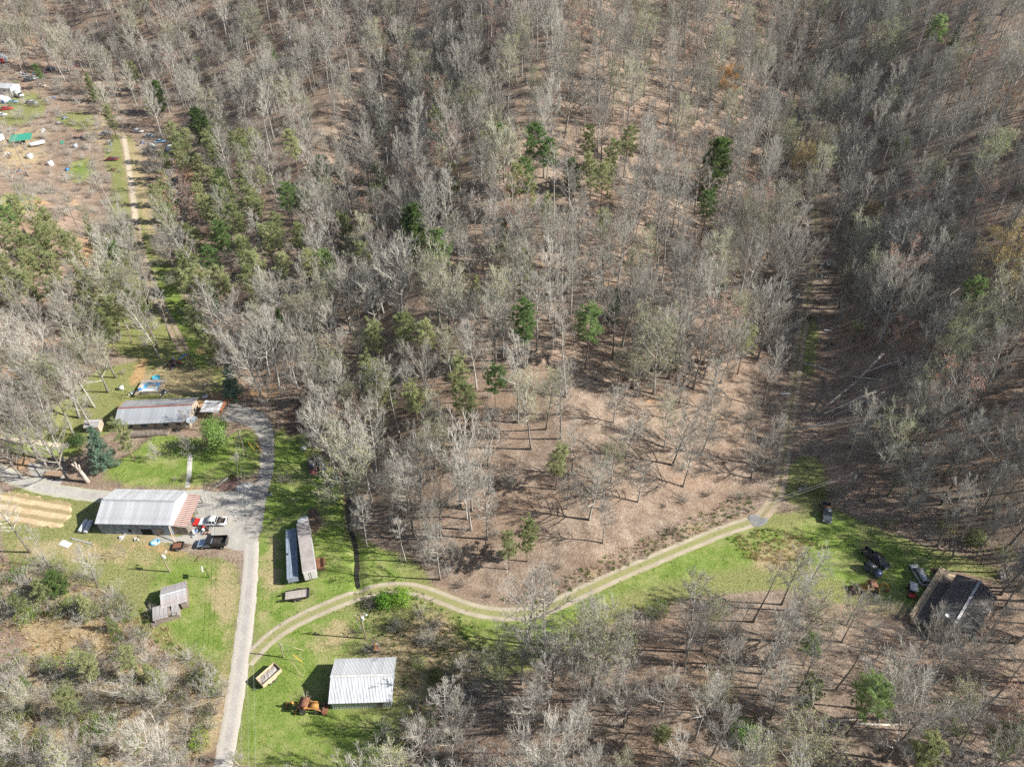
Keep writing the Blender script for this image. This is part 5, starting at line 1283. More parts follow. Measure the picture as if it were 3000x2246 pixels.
# carport right of the house
p = P(632, 1212); tC = thing('carport', 'open carport with rusty white tin roof right of the long house', 'carport', p, R(-4))
rf = MB().box((0, 0, 2.45), (5.2, .1, .12)).build('roof', 'wood_weathered', tC)
sheets(rf, 'roof_sheet', 'tin_old', (-2.8, 1.9, 2.75), Vector((1, 0, 0)), Vector((0, -3.6, -.5)).normalized(), 5.6, 3.8, .8, 'corr', .2, .025, mats=['roof_white', 'tin_old', 'roof_white', 'roof_white', 'tin_old', 'roof_white', 'roof_rust'])
for x in (-2.4, 0, 2.4):
    for y in (-1.5, 1.6): MB().box((x, y, 1.2), (.12, .12, 2.4)).build('post', 'wood_weathered', tC)
# ---- collapsing tin shed in the meadow
p = P(520, 1760); rzE = R(20)
tE = gable('shed', 'collapsing old shed with rust-striped tin roof in the meadow', 'shed', p, rzE, 4.2, 4.4, 2.3, 2.9, 'wood_weathered', 'tin_old', .25, .62, 'corr', .12, .018, roofm2='tin_old', openings=(('void', 's', .4, .9, 1.2, 1.7),))
ann = MB().box((-1.6, -2.9, .95), (4.4, 2.4, 1.9)).build('annex', 'wood_weathered', tE)
sheets(ann, 'roof_sheet', 'tin_grey', (-3.9, -1.7, 2.35), Vector((1, 0, 0)), Vector((0, -1, -.18)).normalized(), 4.7, 2.8, .7, 'corr', .12, .018, skip=(4,), jitter=.03)
for i, (x, w) in enumerate(((.2, .3), (-.3, .25), (.6, .2))): MB().box((x, -3.2-.3*i, 1.9), (w, 1.9, .05), rx=R(-9)).build('roof_batten', 'plank_grey', ann)
MB().box((-3.9, -4.0, .5), (1.3, 1.2, .06), rx=R(20)).build('fallen_panel', 'wood_dark', tE)
# ---- dark-roofed house on the right, turned 45 degrees
u_ = Vector((-.707, -.707, 0)); top = Vector((90.5, 80.6, 0)); cD = top+u_*6.6; cD.z = float(hz(cD.x, cD.y))
tD = thing('house', 'dark shingle-roofed house with wooden deck at the lower right', 'house', cD, R(45))
for sy in (-1, 1): MB().box((0, sy*3.2, 1.3), (12.4, .14, 3.0)).build('wall', 'wall_tan', tD)
for sx in (-1, 1): MB().prism([(-3.12, -.2), (3.12, -.2), (3.12, 2.78), (0, 4.1), (-3.12, 2.78)], sx*6.1, sx*6.2, 'yz').build('gable_wall', 'wall_tan', tD)
rr = MB().box((0, 0, 4.33), (13.6, .42, .05)).build('roof', 'ridge_cap', tD)
for sy in (-1, 1):
    uy = Vector((0, sy*3.7, -1.55)).normalized(); M_ = Matrix((Vector((1, 0, 0)), uy, Vector((1, 0, 0)).cross(uy))).transposed().to_4x4()
    for k in range(9):
        o = MB().box((0, .224+k*.448, (.012 if sy > 0 else -.012)*(1+(k % 2))), (13.4, .455, .03)).build('shingle_course', 'shingle', rr); o.matrix_local = Matrix.Translation(Vector((0, 0, 4.28))) @ M_
MB().cyl((-1.5, 1.4, 4.0), .09, .6).build('vent_pipe', 'plastic_white', rr); MB().cyl((1.8, -1.6, 3.9), .07, .5).build('vent_pipe', 'rust', rr)
MB().lathe((-5.4, 1.6, 4.0), [(.02, 0), (.28, .06), (.42, .18)], 14).build('satellite_dish', 'plastic_white', rr)
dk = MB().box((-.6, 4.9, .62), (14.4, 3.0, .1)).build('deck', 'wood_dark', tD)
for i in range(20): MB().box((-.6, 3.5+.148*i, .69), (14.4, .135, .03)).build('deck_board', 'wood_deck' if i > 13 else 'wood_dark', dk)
MB().box((-.6, 6.45, 1.35), (14.4, .5, .07)).build('deck_rail', 'wood_deck', dk)
for i in range(8): MB().box((-7.6+2.0*i, 6.4, .6), (.12, .12, 1.5)).build('deck_post', 'wood_deck', dk)
MB().prism([(6.6, 3.4), (8.7, 3.4), (8.7, 6.7), (6.6, 6.7)], .55, .66).build('deck_landing', 'wood_deck', dk) if False else MB().box((7.5, 5.1, .6), (1.8, 3.2, .12)).build('deck_landing', 'wood_deck', dk)
for y in (-1.6, 1.6): 
    f_ = MB().box((y*2, 3.3, 1.6), (1.2, .08, 1.0)).build('window', 'wall_white', tD); MB().box((y*2, 3.32, 1.6), (1.0, .09, .85)).build('pane', 'glass_dark', f_)
dr = MB().box((0, 3.3, 1.55), (.95, .1, 2.0)).build('door', 'plank_brown', tD); MB().box((.35, 3.38, 1.5), (.08, .06, .15)).build('handle', 'chrome', dr)
# ------------------------------------------------------------------ vehicles and machines (local x forward, y left, z up)
WH = {}
def wheel(parent, x, y, r=.36, w=.24, rim='rim_steel'):
    if (r, w) not in WH:
        t = MB(); t.tube([(0, -w/2, 0), (0, -w/2, 0.0001), (0, w/2, 0)], r, 16); t = MB(); n = 18
        prof = [(r*.62, -w*.42), (r*.93, -w*.5), (r, -w*.34), (r, w*.34), (r*.93, w*.5), (r*.62, w*.42)]; vs_ = []; fs = []
        for (rr_, yy) in prof:
            for k in range(n): vs_.append((rr_*math.cos(2*math.pi*k/n), yy, rr_*math.sin(2*math.pi*k/n)))
        for i in range(len(prof)-1):
            for k in range(n): fs.append((i*n+k, i*n+(k+1) % n, (i+1)*n+(k+1) % n, (i+1)*n+k))
        t.add(vs_, fs); c = MB(); c.cyl((0, 0, 0), r*.63, w*.7, 'y', 14); c.cyl((0, 0, 0), r*.2, w*.86, 'y', 8)
        WH[(r, w)] = (t.mesh('tyre', 'rubber', True, True), c.mesh('rim', rim, False, True))
    ty = mesh_part(WH[(r, w)][0], 'tyre', parent); ty.name = 'wheel'; ty.location = (x, y, r)
    mesh_part(WH[(r, w)][1], 'rim', ty); return ty
def loft(secs, name, mat, parent):
    """smooth body through cross-sections (x, halfwidth, z0, z1)"""
    mb = MB(); R_ = []
    for (x, hw, z0, z1) in secs:
        h = z1-z0; R_.append([(x, -hw*.86, z0), (x, -hw, z0+h*.22), (x, -hw*.99, z1-h*.22), (x, -hw*.86, z1-.02), (x, -hw*.4, z1), (x, hw*.4, z1), (x, hw*.86, z1-.02), (x, hw*.99, z1-h*.22), (x, hw, z0+h*.22), (x, hw*.86, z0)])
    n = len(R_[0]); vs_ = [p for r in R_ for p in r]; fs = []
    for i in range(len(R_)-1):
        for k in range(n): fs.append((i*n+k, i*n+(k+1) % n, (i+1)*n+(k+1) % n, (i+1)*n+k))
    fs += [tuple(range(n-1, -1, -1)), tuple(range((len(R_)-1)*n, len(R_)*n))]; mb.add(vs_, fs)
    return mb.build(name, mat, parent)
def cabin(parent, x0, x1, x2, x3, z0, z1, hw0, hw1, paint, roof=None, pillars=(0, 1), glass='glass_dark'):
    """glazed cabin: base from x0 (front) to x3 (back), roof from x1 to x2"""
    g_ = MB(); v = [(x0, -hw0, z0), (x3, -hw0, z0), (x3, hw0, z0), (x0, hw0, z0), (x1, -hw1, z1), (x2, -hw1, z1), (x2, hw1, z1), (x1, hw1, z1)]
    g_.add(v, [(3,2,1,0),(4,5,6,7),(0,1,5,4),(1,2,6,5),(2,3,7,6),(3,0,4,7)]); w = g_.build('windows', glass, parent)
    rf = MB().box(((x1+x2)/2, 0, z1+.03), (x1-x2+.1, hw1*2+.06, .09)).build('roof', roof or paint, parent, bevel=.035)
    pl = MB()
    for s in (-1, 1):
        for (xa, xb) in ((x0, x1), (x3, x2)): pl.tube([(xa, s*hw0*1.005, z0), (xb, s*hw1*1.01, z1)], .05, 4)
        for k in range(pillars[1]):
            f = (k+1)/(pillars[1]+1); pl.tube([(x0+(x3-x0)*f, s*hw0*1.01, z0), (x1+(x2-x1)*f, s*hw1*1.01, z1)], .045, 4)
    pl.build('pillars', paint, parent); return w
def lights(parent, xf, xb, hw, zf, zb):
    for s in (-1, 1):
        MB().box((xf, s*hw*.78, zf), (.1, .34, .16)).build('headlight', 'lamp_clear', parent); MB().box((xb, s*hw*.86, zb), (.08, .16, .34)).build('taillight', 'lamp_red', parent)
        MB().box((xf-1.45, s*(hw+.13), zf+.32), (.12, .18, .14)).build('mirror', 'paint_black', parent)
def pickup(label, px, py, rz, paint, cab=1.75, L=5.5, roof=None, bedload=None, group=None, scale=1.0, name='pickup_truck'):
    t = thing(name, label, 'truck', P(px, py), rz, group, scale); f = L/2; cb = f-1.55-cab
    loft([(f, .80, .45, .82), (f-.12, .92, .36, .98), (f-1.2, .97, .34, 1.08), (f-1.45, .98, .34, 1.12), (cb, .98, .34, 1.12)], 'body', paint, t)
    cabin(t, f-1.35, f-1.95, cb+.12, cb+.02, 1.1, 1.74, .92, .76, paint, roof, (0, 2 if cab > 1.6 else 1))
    bl = cb+f; bd = MB().box((cb-bl/2, 0, .66), (bl, 1.7, .1)).build('bed', 'chassis', t)
    for s in (-1, 1): MB().box((cb-bl/2, s*.92, .80), (bl, .14, .66)).build('bed_side', paint, bd, bevel=.03)
    MB().box((-f+.04, 0, .82), (.1, 1.72, .58)).build('tailgate', paint, bd, bevel=.02); MB().box((cb-.06, 0, .9), (.1, 1.72, .55)).build('bulkhead', paint, bd)
    if bedload: MB().box((cb-.55, 0, .98), (.8, 1.5, .5)).build('tool_box', bedload, bd, bevel=.04)
    MB().box((f+.02, 0, .5), (.16, 1.86, .2)).build('bumper', 'chrome', t, bevel=.04); MB().box((-f-.06, 0, .5), (.16, 1.86, .18)).build('bumper', 'chrome', t, bevel=.04)
    MB().box((f-.01, 0, .72), (.06, 1.0, .26)).build('grille', 'chassis', t)
    lights(t, f-.04, -f+.02, .98, .76, .85)
    for x in (f-.95, -f+1.15):
        for s in (-1, 1): wheel(t, x, s*.86)
    return t
def car(label, px, py, rz, paint, kind='sedan', scale=1.0, roof=None, group=None, loc=None):
    nm, ct = {'sedan': ('car', 'car'), 'van': ('minivan', 'van'), 'wagon': ('car', 'car')}[kind]
    t = thing(nm, label, ct, loc or P(px, py), rz, group, scale); f = 2.35 if kind != 'van' else 2.5
    zt = 1.0 if kind == 'van' else .92
    loft([(f, .72, .40, .66), (f-.15, .86, .30, .80), (f-1.1, .91, .28, zt-.04), (0, .92, .28, zt), (-f+.8, .91, .28, zt+.02), (-f+.12, .86, .32, zt-.02), (-f, .76, .42, zt-.12)], 'body', paint, t)
    if kind == 'van': cabin(t, f-1.0, f-1.75, -f+.35, -f+.12, .97, 1.66, .86, .70, paint, roof, (0, 3))
    elif kind == 'wagon': cabin(t, f-1.35, f-1.95, -f+.5, -f+.18, .9, 1.46, .84, .66, paint, roof, (0, 2))
    else: cabin(t, f-1.4, f-2.05, -f+1.35, -f+.75, .9, 1.40, .84, .64, paint, roof, (0, 1))
    if kind == 'van':
        for s in (-1, 1): MB().tube([(f-2.0, s*.6, 1.76), (-f+.5, s*.6, 1.76)], .03, 4).build('roof_rail', 'chassis', t)
    MB().box((f-.02, 0, .42), (.14, 1.6, .18)).build('bumper', paint, t, bevel=.04); MB().box((-f+.02, 0, .45), (.14, 1.6, .2)).build('bumper', paint, t, bevel=.04)
    lights(t, f-.1, -f+.06, .88, .64, .74)
    for x in (f-.85, -f+.85):
        for s in (-1, 1): wheel(t, x, s*.80, .32, .2)
    return t
def vec_rz(p1, p2): return ang(P(*p1), P(*p2))      # heading from tail pixel to nose pixel
pickup('white extended-cab pickup parked beside the rusty lean-to', 626, 1533, vec_rz((655, 1528), (592, 1529)), 'paint_white', 2.2, 5.7, bedload='chassis')
pickup('dark pickup with rusty bed at the mouth of the hollow', 2419, 1506, vec_rz((2416, 1470), (2421, 1530)), 'paint_charcoal', 1.7, 5.4, bedload='rust')
pickup('black pickup parked nose to the right in the lower right yard', 2562, 1640, vec_rz((2535, 1615), (2590, 1655)), 'paint_black', 2.0, 5.6)
car('silver minivan with roof rails in the lower right yard', 2690, 1688, vec_rz((2706, 1712), (2672, 1655)), 'paint_silver', 'van')
car('red car half under the rusty lean-to', 560, 1533, vec_rz((540, 1532), (580, 1533)), 'paint_red', 'sedan')
car('old red car with dark roof under the bare fruit tree', 916, 1372, vec_rz((912, 1355), (920, 1388)), 'paint_faded_red', 'wagon', 1.0, 'paint_charcoal')
# jeep
t = thing('off_road_car', 'dark blue open-topped off-roader beside the black pickup', 'car', P(2556, 1676), vec_rz((2535, 1660), (2578, 1688)))
MB().box((-.75, 0, .85), (2.1, 1.5, .6)).build('body', 'paint_blue', t, bevel=.06); MB().box((.95, 0, .95), (1.35, 1.25, .45)).build('hood', 'paint_blue', t, bevel=.06)
for s in (-1, 1):
    MB().box((1.05, s*.74, .92), (.95, .34, .1)).build('fender', 'paint_blue', t, bevel=.03); MB().box((-1.1, s*.80, .92), (.95, .2, .1)).build('fender', 'paint_blue', t, bevel=.03); MB().box((1.62, s*.42, .95), (.06, .2, .2)).build('headlight', 'lamp_clear', t)
cabin(t, .30, .12, -1.7, -1.8, 1.14, 1.78, .72, .66, 'paint_black', 'paint_charcoal', (0, 1))
MB().box((1.72, 0, .6), (.16, 1.5, .18)).build('bumper', 'chassis', t); w = wheel(t, -1.98, 0, .38, .24); w.rotation_euler = (0, 0, R(90)); w.location = (-1.98, 0, 1.0)
for x in (1.1, -1.1):
    for s in (-1, 1): wheel(t, x, s*.74, .40, .26)
# small buggy with white canopy
t = thing('utility_buggy', 'small red buggy with white canopy beside the deck', 'buggy', P(2668, 1738), vec_rz((2668, 1715), (2670, 1755)))
MB().box((1.0, 0, .75), (.9, 1.25, .42)).build('hood', 'paint_red', t, bevel=.08); MB().box((-.1, 0, .45), (2.6, 1.3, .2)).build('floor', 'chassis', t, bevel=.03); MB().box((-1.1, 0, .8), (1.0, 1.3, .35)).build('cargo_box', 'chassis', t, bevel=.04)
MB().box((-.2, 0, .75), (.5, 1.2, .4)).build('seat', 'paint_black', t, bevel=.05); MB().box((-.5, 0, 1.1), (.12, 1.2, .5)).build('backrest', 'paint_black', t, bevel=.03)
MB().box((-.35, 0, 1.98), (2.1, 1.45, .08)).build('canopy', 'plastic_white', t, bevel=.03)
for x in (.6, -1.2):
    for s in (-1, 1): MB().tube([(x+(.15 if x > 0 else 0), s*.62, .8), (x, s*.66, 1.95)], .03, 5).build('canopy_post', 'chassis', t)
for x in (1.0, -1.1):
    for s in (-1, 1): wheel(t, x, s*.66, .30, .24)
# dump truck
t = thing('dump_truck', 'blue-silver truck with black dump body in the gravel yard', 'truck', P(625, 1597), vec_rz((658, 1590), (592, 1592)))
loft([(2.9, .72, .6, .98), (2.75, .86, .5, 1.18), (1.6, .93, .48, 1.30), (1.4, .95, .48, 1.34), (.1, .95, .48, 1.34)], 'body', 'paint_bluesilver', t)
cabin(t, 1.5, .95, .25, .12, 1.32, 2.0, .88, .74, 'paint_bluesilver', None, (0, 1))
MB().box((-1.4, 0, .75), (3.6, .8, .22)).build('frame', 'chassis', t)
db = MB().box((-1.5, 0, 1.1), (3.4, 2.15, .12)).build('dump_bed', 'chassis', t)
for s in (-1, 1):
    MB().box((-1.5, s*1.05, 1.55), (3.4, .08, .9)).build('bed_side', 'paint_black', db)
    for k in range(4): MB().box((-2.9+.95*k, s*1.13, 1.5), (.1, .08, .85)).build('stake', 'paint_black', db)
MB().box((.16, 0, 1.75), (.1, 2.15, 1.3)).build('headboard', 'paint_black', db); MB().box((.45, 0, 2.42), (.7, 2.0, .06)).build('cab_shield', 'paint_black', db); MB().box((-3.18, 0, 1.55), (.08, 2.1, .9)).build('tailgate', 'paint_black', db)
MB().box((2.98, 0, .62), (.16, 1.9, .22)).build('bumper', 'chrome', t); lights(t, 2.82, -3.2, .92, .9, .8)
for s in (-1, 1):
    wheel(t, 1.95, s*.86, .42, .26); wheel(t, -2.1, s*.74, .42, .26); wheel(t, -2.1, s*1.02, .42, .22)
# diggers
def digger(label, px, py, rz, mat, roofm='rust', scale=1.0, boom_up=1.0):
    t = thing('backhoe', label, 'digger', P(px, py), rz, None, scale)
    MB().box((1.1, 0, 1.15), (1.7, .8, .75)).build('engine_hood', mat, t, bevel=.06); MB().box((0, 0, .8), (3.8, .7, .35)).build('chassis', 'chassis', t)
    MB().box((-.35, 0, 1.05), (1.0, 1.3, .5)).build('platform', mat, t, bevel=.04); MB().box((-.4, 0, 1.45), (.5, .5, .4)).build('seat', 'paint_black', t, bevel=.05)
    MB().box((-.35, 0, 2.55), (1.6, 1.7, .1)).build('cab_roof', roofm, t, bevel=.03)
    for x in (.35, -1.05):
        for s in (-1, 1): MB().tube([(x, s*.72, 1.2), (x, s*.72, 2.5)], .045, 5).build('cab_post', mat, t)
    for s in (-1, 1):
        MB().tube([(.3, s*.62, 1.55), (1.5, s*.62, 1.5), (2.6, s*.62, .55)], [.1, .11, .09], 5).build('loader_arm', mat, t)
        wheel(t, -.9, s*.95, .68, .42); wheel(t, 1.4, s*.8, .42, .28)
        MB().tube([(-1.9, s*.5, .9), (-2.0, s*1.25, .15)], [.09, .07], 5).build('stabiliser', mat, t)
    MB().prism([(2.55, .15), (3.35, .12), (3.4, .25), (2.75, .35), (2.8, .95), (2.6, .95)], -1.0, 1.0).build('loader_bucket', 'rust', t)
    z = 2.3*boom_up; bm = MB().tube([(-1.9, 0, 1.0), (-2.6, .1, z+.3), (-3.4, .2, z)], [.16, .17, .12], 6).build('boom', mat, t)
    MB().tube([(-3.4, .2, z), (-3.9, .25, .7)], [.13, .1], 6).build('dipper_arm', mat, bm); MB().prism([(-4.2, .2), (-3.6, .15), (-3.55, .75), (-4.0, .75)], 0, .55).build('bucket', 'rust', bm); return t
digger('rusty orange backhoe in dead brambles left of the silver barn', 905, 2076, vec_rz((890, 2066), (940, 2068)), 'machine_orange', boom_up=.75)
digger('yellow backhoe with raised arm at the edge of the lower right yard', 2540, 1730, vec_rz((2600, 1722), (2530, 1724)), 'machine_yellow')
# trailers
def trailer(label, px, py, rz, L, W, deck, axles=(0,), rail=.35, planks=12, load=None, ramp=False, zd=.55, name='utility_trailer', side='chassis', group=None):
    t = thing(name, label, 'trailer', P(px, py), rz, group)
    fr = MB(); 
    for s in (-1, 1): fr.box((0, s*(W/2-.05), zd-.08), (L, .1, .14))
    for k in range(5): fr.box((-L/2+L*k/4*.98+.03, 0, zd-.1), (.08, W, .1))
    fr.build('frame', 'chassis', t); w = W/planks; me = MB().box((0, 0, 0), (L*.98, w*.93, .045)).mesh('plank', deck, fixn=True)
    for k in range(planks): o = mesh_part(me, 'plank', t); o.location = (0, -W/2+w*(k+.5), zd+.02+.004*(k % 2))
    if rail:
        for s in (-1, 1): MB().box((0, s*(W/2+.03), zd+rail/2), (L, .06, rail)).build('side_rail', side, t)
        MB().box((L/2, 0, zd+rail/2), (.06, W, rail)).build('front_rail', side, t)
    MB().tube([(L/2, -W*.35, zd-.1), (L/2+1.1, 0, zd-.12), (L/2, W*.35, zd-.1)], .05, 4).build('tongue', 'chassis', t); MB().tube([(L/2+1.0, 0, .05), (L/2+1.0, 0, .75)], .04, 5).build('jack', 'rim_steel', t)
    for ax in axles:
        for s in (-1, 1): wheel(t, ax, s*(W/2+.17), .33, .2); MB().box((ax, s*(W/2+.17), .74), (.85, .26, .05)).build('fender', side, t)
    if load: MB().box((0, 0, zd+.12), (L*.95, W*.92, .22)).build('load', load, t)
    if ramp:
        for s in (-1, 1):
            rp = MB()
            for k in range(7): rp.box((-L/2-.15-.24*k, s*W*.32, zd-.02-.07*k), (.06, .42, .05))
            for q in (-.2, .2): rp.tube([(-L/2, s*W*.32+q, zd), (-L/2-1.7, s*W*.32+q, .04)], .03, 4)
            rp.build('ramp', 'chassis', t)
    return t
trailer('small rust-decked trailer in front of the lean-to', 524, 1603, vec_rz((505, 1602), (548, 1598)), 2.2, 1.5, 'rust', rail=.35, planks=9)
trailer('long grey-planked trailer with loading ramps below the box trailer', 872, 1746, vec_rz((835, 1743), (905, 1733)), 4.6, 2.0, 'plank_grey', (-.35, .5), .4, 13, ramp=True)
t = trailer('high-sided trailer filled with gravel at the lane junction', 792, 1985, vec_rz((814, 1962), (768, 2003)), 3.9, 1.9, 'plank_grey', (-.3, .5), 1.05, 12, side='wood_deck', zd=.6)
hp = MB(); gx = np.linspace(-1.85, 1.85, 22); gy = np.linspace(-.88, .88, 12); vs_ = [(x, y, 1.05+.25*(1-(x/1.9)**2)*(1-(y/.95)**2)+.12*mnoise.noise((x*2.2, y*2.2, 4))) for x in gx for y in gy]
hp.add(vs_, [(i*12+j, i*12+j+1, (i+1)*12+j+1, (i+1)*12+j) for i in range(21) for j in range(11)]); hp.build('gravel_load', 'load_gravel', t)
MB().box((-1.95, 0, 1.1), (.06, 1.9, 1.0)).build('tailgate', 'wood_deck', t)
trailer('rusty steel trailer with sides beside the box trailer', 938, 1655, vec_rz((936, 1632), (938, 1672)), 2.9, 1.7, 'rust', (0,), .6, 9, side='rust', name='utility_trailer')
trailer('old flat farm trailer on the gravel patch by the topped stump', 160, 1392, vec_rz((188, 1394), (135, 1390)), 4.2, 2.2, 'plank_brown', (-.4,), 0, 13)
# articulated lorry: box trailer and tractor
top0, top1 = P(886, 1529, 3.9), P(905, 1671, 3.9); mid = (top0+top1)/2; mid.z = float(hz(mid.x, mid.y)); rzT = ang(top1, top0); LT = (top1-top0).length
t = thing('box_trailer', 'long box trailer with brown tarped roof and white rear doors', 'trailer', mid, rzT)
bx = MB().box((0, 0, 2.45), (LT, 2.45, 2.7)).build('box', 'wall_white', t); n = 16
for k in range(n): MB().box((-LT/2+LT*(k+.5)/n, 0, 3.83+.006*(k % 2)), (LT/n*.97, 2.46, .05)).build('roof_panel', 'roof_tarp' if 'roof_tarp' in MATS else 'wood_weathered', bx)
for s in (-1, 1):
    MB().box((0, s*1.245, 3.78), (LT, .05, .14)).build('top_rail', 'roof_zinc', bx); MB().box((-LT/2-.03, s*.6, 2.42), (.06, 1.16, 2.5)).build('rear_door', 'wall_white', t); MB().box((-LT/2-.08, s*.2, 2.3), (.05, .05, 2.2)).build('lock_rod', 'chrome', t)
    for k in range(24): MB().box((-LT/2+LT*(k+.5)/24, s*1.235, 2.4), (.05, .03, 2.5)).build('side_post', 'roof_zinc', bx)
    for ax in (-LT/2+1.2, -LT/2+2.4):
        wheel(t, ax, s*.78, .5, .28); wheel(t, ax, s*1.08, .5, .28)
    MB().box((LT/2-2.6, s*.8, .6), (.14, .14, 1.2)).build('landing_leg', 'chassis', t)
MB().box((0, 0, 1.0), (LT, 1.1, .22)).build('underframe', 'chassis', t)
tc = mid+Vector((math.cos(rzT), math.sin(rzT), 0))*(LT/2+1.7); t = thing('lorry_cab', 'old grey lorry cab coupled to the box trailer', 'truck', (tc.x, tc.y, float(hz(tc.x, tc.y))), rzT)
MB().box((-.4, 0, 1.75), (1.9, 2.25, 1.9)).build('cab', 'tarp_silver', t, bevel=.12); loft([(2.1, .62, .7, 1.35), (1.9, .75, .6, 1.55), (.5, .9, .6, 1.75)], 'hood', 'tarp_silver', t)
MB().box((.5, 0, 2.2), (.12, 1.9, .7)).build('windscreen', 'glass_dark', t); MB().prism([(-1.3, 2.72), (.35, 2.72), (.1, 3.0), (-1.2, 3.35)], -1.0, 1.0).build('roof_fairing', 'plastic_white', t)
MB().box((2.15, 0, .62), (.2, 2.2, .28)).build('bumper', 'chrome', t); MB().box((-.6, 0, .75), (4.2, .9, .25)).build('frame', 'chassis', t)
for s in (-1, 1):
    wheel(t, 1.3, s*.95, .5, .28); wheel(t, -1.7, s*.8, .5, .28); MB().cyl((-1.3, s*1.0, 2.4), .09, 2.2).build('exhaust_stack', 'chrome', t); MB().box((1.95, s*.8, 1.0), (.1, .25, .25)).build('headlight', 'lamp_clear', t)
p0, p1 = P(852, 1549, 2.3), P(857, 1692, 2.3); m2 = (p0+p1)/2; m2.z = float(hz(m2.x, m2.y)); L2 = (p0-p1).length
t = thing('flat_trailer', 'blue-grey slatted trailer standing against the box trailer', 'trailer', m2, ang(p1, p0))
MB().box((0, 0, 1.55), (L2, 2.1, 1.3)).build('box', 'wall_bluegrey', t)  # blue-grey colour carries the shade cast by the box trailer
for k in range(4): MB().box((0, -.84+.56*k, 2.26), (L2, .50, .10)).build('roof_panel', 'wall_bluegrey', t)
MB().box((L2/2-.5, -.55, 2.5), (.5, .4, .4)).build('vent_box', 'wall_bluegrey', t); MB().cyl((-.3, .8, 2.5), .17, .35).build('vent_pipe', 'chassis', t)
for ax in (-L2/2+1.3, -L2/2+2.4):
    for s in (-1, 1): wheel(t, ax, s*.9, .48, .28)
MB().box((L2/2-2, 0, .5), (.2, 1.6, 1.0)).build('landing_leg', 'chassis', t)
# ------------------------------------------------------------------ poles, wires, yard things
def upole(label, base, H, rz=0.0, arm=True, transformer=False, lamp=False, lean=(0, 0)):
    p = P(*base); t = thing('utility_pole', label, 'pole', p, rz)
    MB().tube([(0, 0, -.5), (lean[0], lean[1], H)], [.16, .10], 8).build('pole', 'pole_wood', t)
    if arm:
        MB().box((lean[0], lean[1]+.14, H-.45), (1.9, .1, .12)).build('crossarm', 'pole_wood', t)
        for x in (-.85, 0, .85): MB().cyl((lean[0]+x, lean[1]+.14, H-.3), .06, .2, 'z', 8).build('insulator', 'insulator', t)
    if transformer: MB().cyl((lean[0]+.32, lean[1]-.1, H-1.5), .24, .75, 'z', 12).build('transformer', 'insulator', t)
    if lamp:
        MB().tube([(lean[0], lean[1], H-.9), (lean[0]+1.0, lean[1], H-.7)], .03, 5).build('lamp_arm', 'rim_steel', t); MB().lathe((lean[0]+1.05, lean[1], H-.85), [(.2, 0), (.16, .12), (.05, .18)], 10).build('lamp_head', 'insulator', t)
    return t, p+Vector((lean[0], lean[1], H))
_, top_a = upole('wooden pole with transformer behind the silver barn', (1072, 1870), 8.4, R(15), True, True, True)
_, top_b = upole('leaning wooden pole on the front lawn by the driveway', (722, 1334), 7.5, R(80), True, False, False)
_, top_c = upole('wooden pole in the back yard beside the play junk', (560, 1070), 8.0, R(20), True)
_, top_d = upole('wooden pole at the mouth of the shaded hollow', (2474, 1457), 8.5, R(10), True, True)
_, top_e = upole('wooden pole with lamp in the meadow below the white-roofed barn', (497, 1674), 6.2, R(60), False, True, True)
_, top_f = upole('wooden pole behind the right end of the long house', (627, 1174), 6.5, R(60), True)
def wire(label, a, b, sag, n=20):
    pts = [a.lerp(b, i/n)-Vector((0, 0, sag*4*(i/n)*(1-i/n))) for i in range(n+1)]
    tag(MB().tube(pts, .016, 4).build('power_line', 'wire'), label, 'wire', 'power lines')
far = P(765, 2330); far.z += 8.5
for k, (dx, w_) in enumerate(((-.7, 'left'), (0, 'middle'), (.7, 'right'))): wire(f'thin power line, {w_} of the three along the lane', top_b+Vector((dx, 0, -.2)), far+Vector((dx*1.6, 0, 0)), 2.2)
wire('thin power line from the hollow pole to the dirt track', top_d+Vector((-.4, 0, -.3)), P(1985, 1585)+Vector((0, 0, 6.0)), 1.0)
wire('second thin power line from the hollow pole to the dirt track', top_d+Vector((.4, 0, -.3)), P(1985, 1592)+Vector((0, 0, 5.4)), 1.2)
# guyed posts with yellow guards (bottom yard)
t = thing('guyed_post', 'short wooden post with yellow guy guards above the silver barn yard', 'post', P(831, 1925))
MB().tube([(0, 0, -.3), (.1, .3, 4.6)], [.12, .09], 7).build('post', 'pole_wood', t)
for k, (x, y) in enumerate(((3.4, 1.4), (3.6, -.9), (4.2, -3.6))): MB().tube([(.1, .3, 4.4), (x, y, 0)], .015, 4).build('guy_wire', 'wire', t); MB().tube([(.1+(x-.1)*.6, .3+(y-.3)*.6, 4.4*.4), (x, y, .02)], .04, 5).build('guy_guard', 'guard_yellow' if k == 1 else 'wood_deck', t)
t = thing('guy_anchor', 'pair of yellow guy guards at the right side of the front lawn', 'guy wire', P(745, 1320))
for k, (x, y) in enumerate(((-1.2, .8), (.6, .4))): MB().tube([(x, y, 2.0), (x+1.5, y-.9, .02)], .05, 5).build('guy_guard', 'guard_yellow', t)
# basketball hoop
t = thing('basketball_hoop', 'basketball hoop with white backboard beside the lane', 'hoop', P(613, 1691), R(200))
MB().tube([(0, 0, 0), (0, 0, 3.0)], .06, 6).build('post', 'chassis', t); MB().box((.5, 0, 3.1), (.06, 1.2, .8)).build('backboard', 'plastic_white', t); MB().tube([(0, 0, 2.8), (.5, 0, 3.0)], .05, 5).build('bracket', 'chassis', t)
rg = MB(); rg.tube([(.78+.23*math.cos(a*.5236), .23*math.sin(a*.5236), 2.85) for a in range(13)], .015, 4, False); rg.build('rim', 'plastic_red', t)
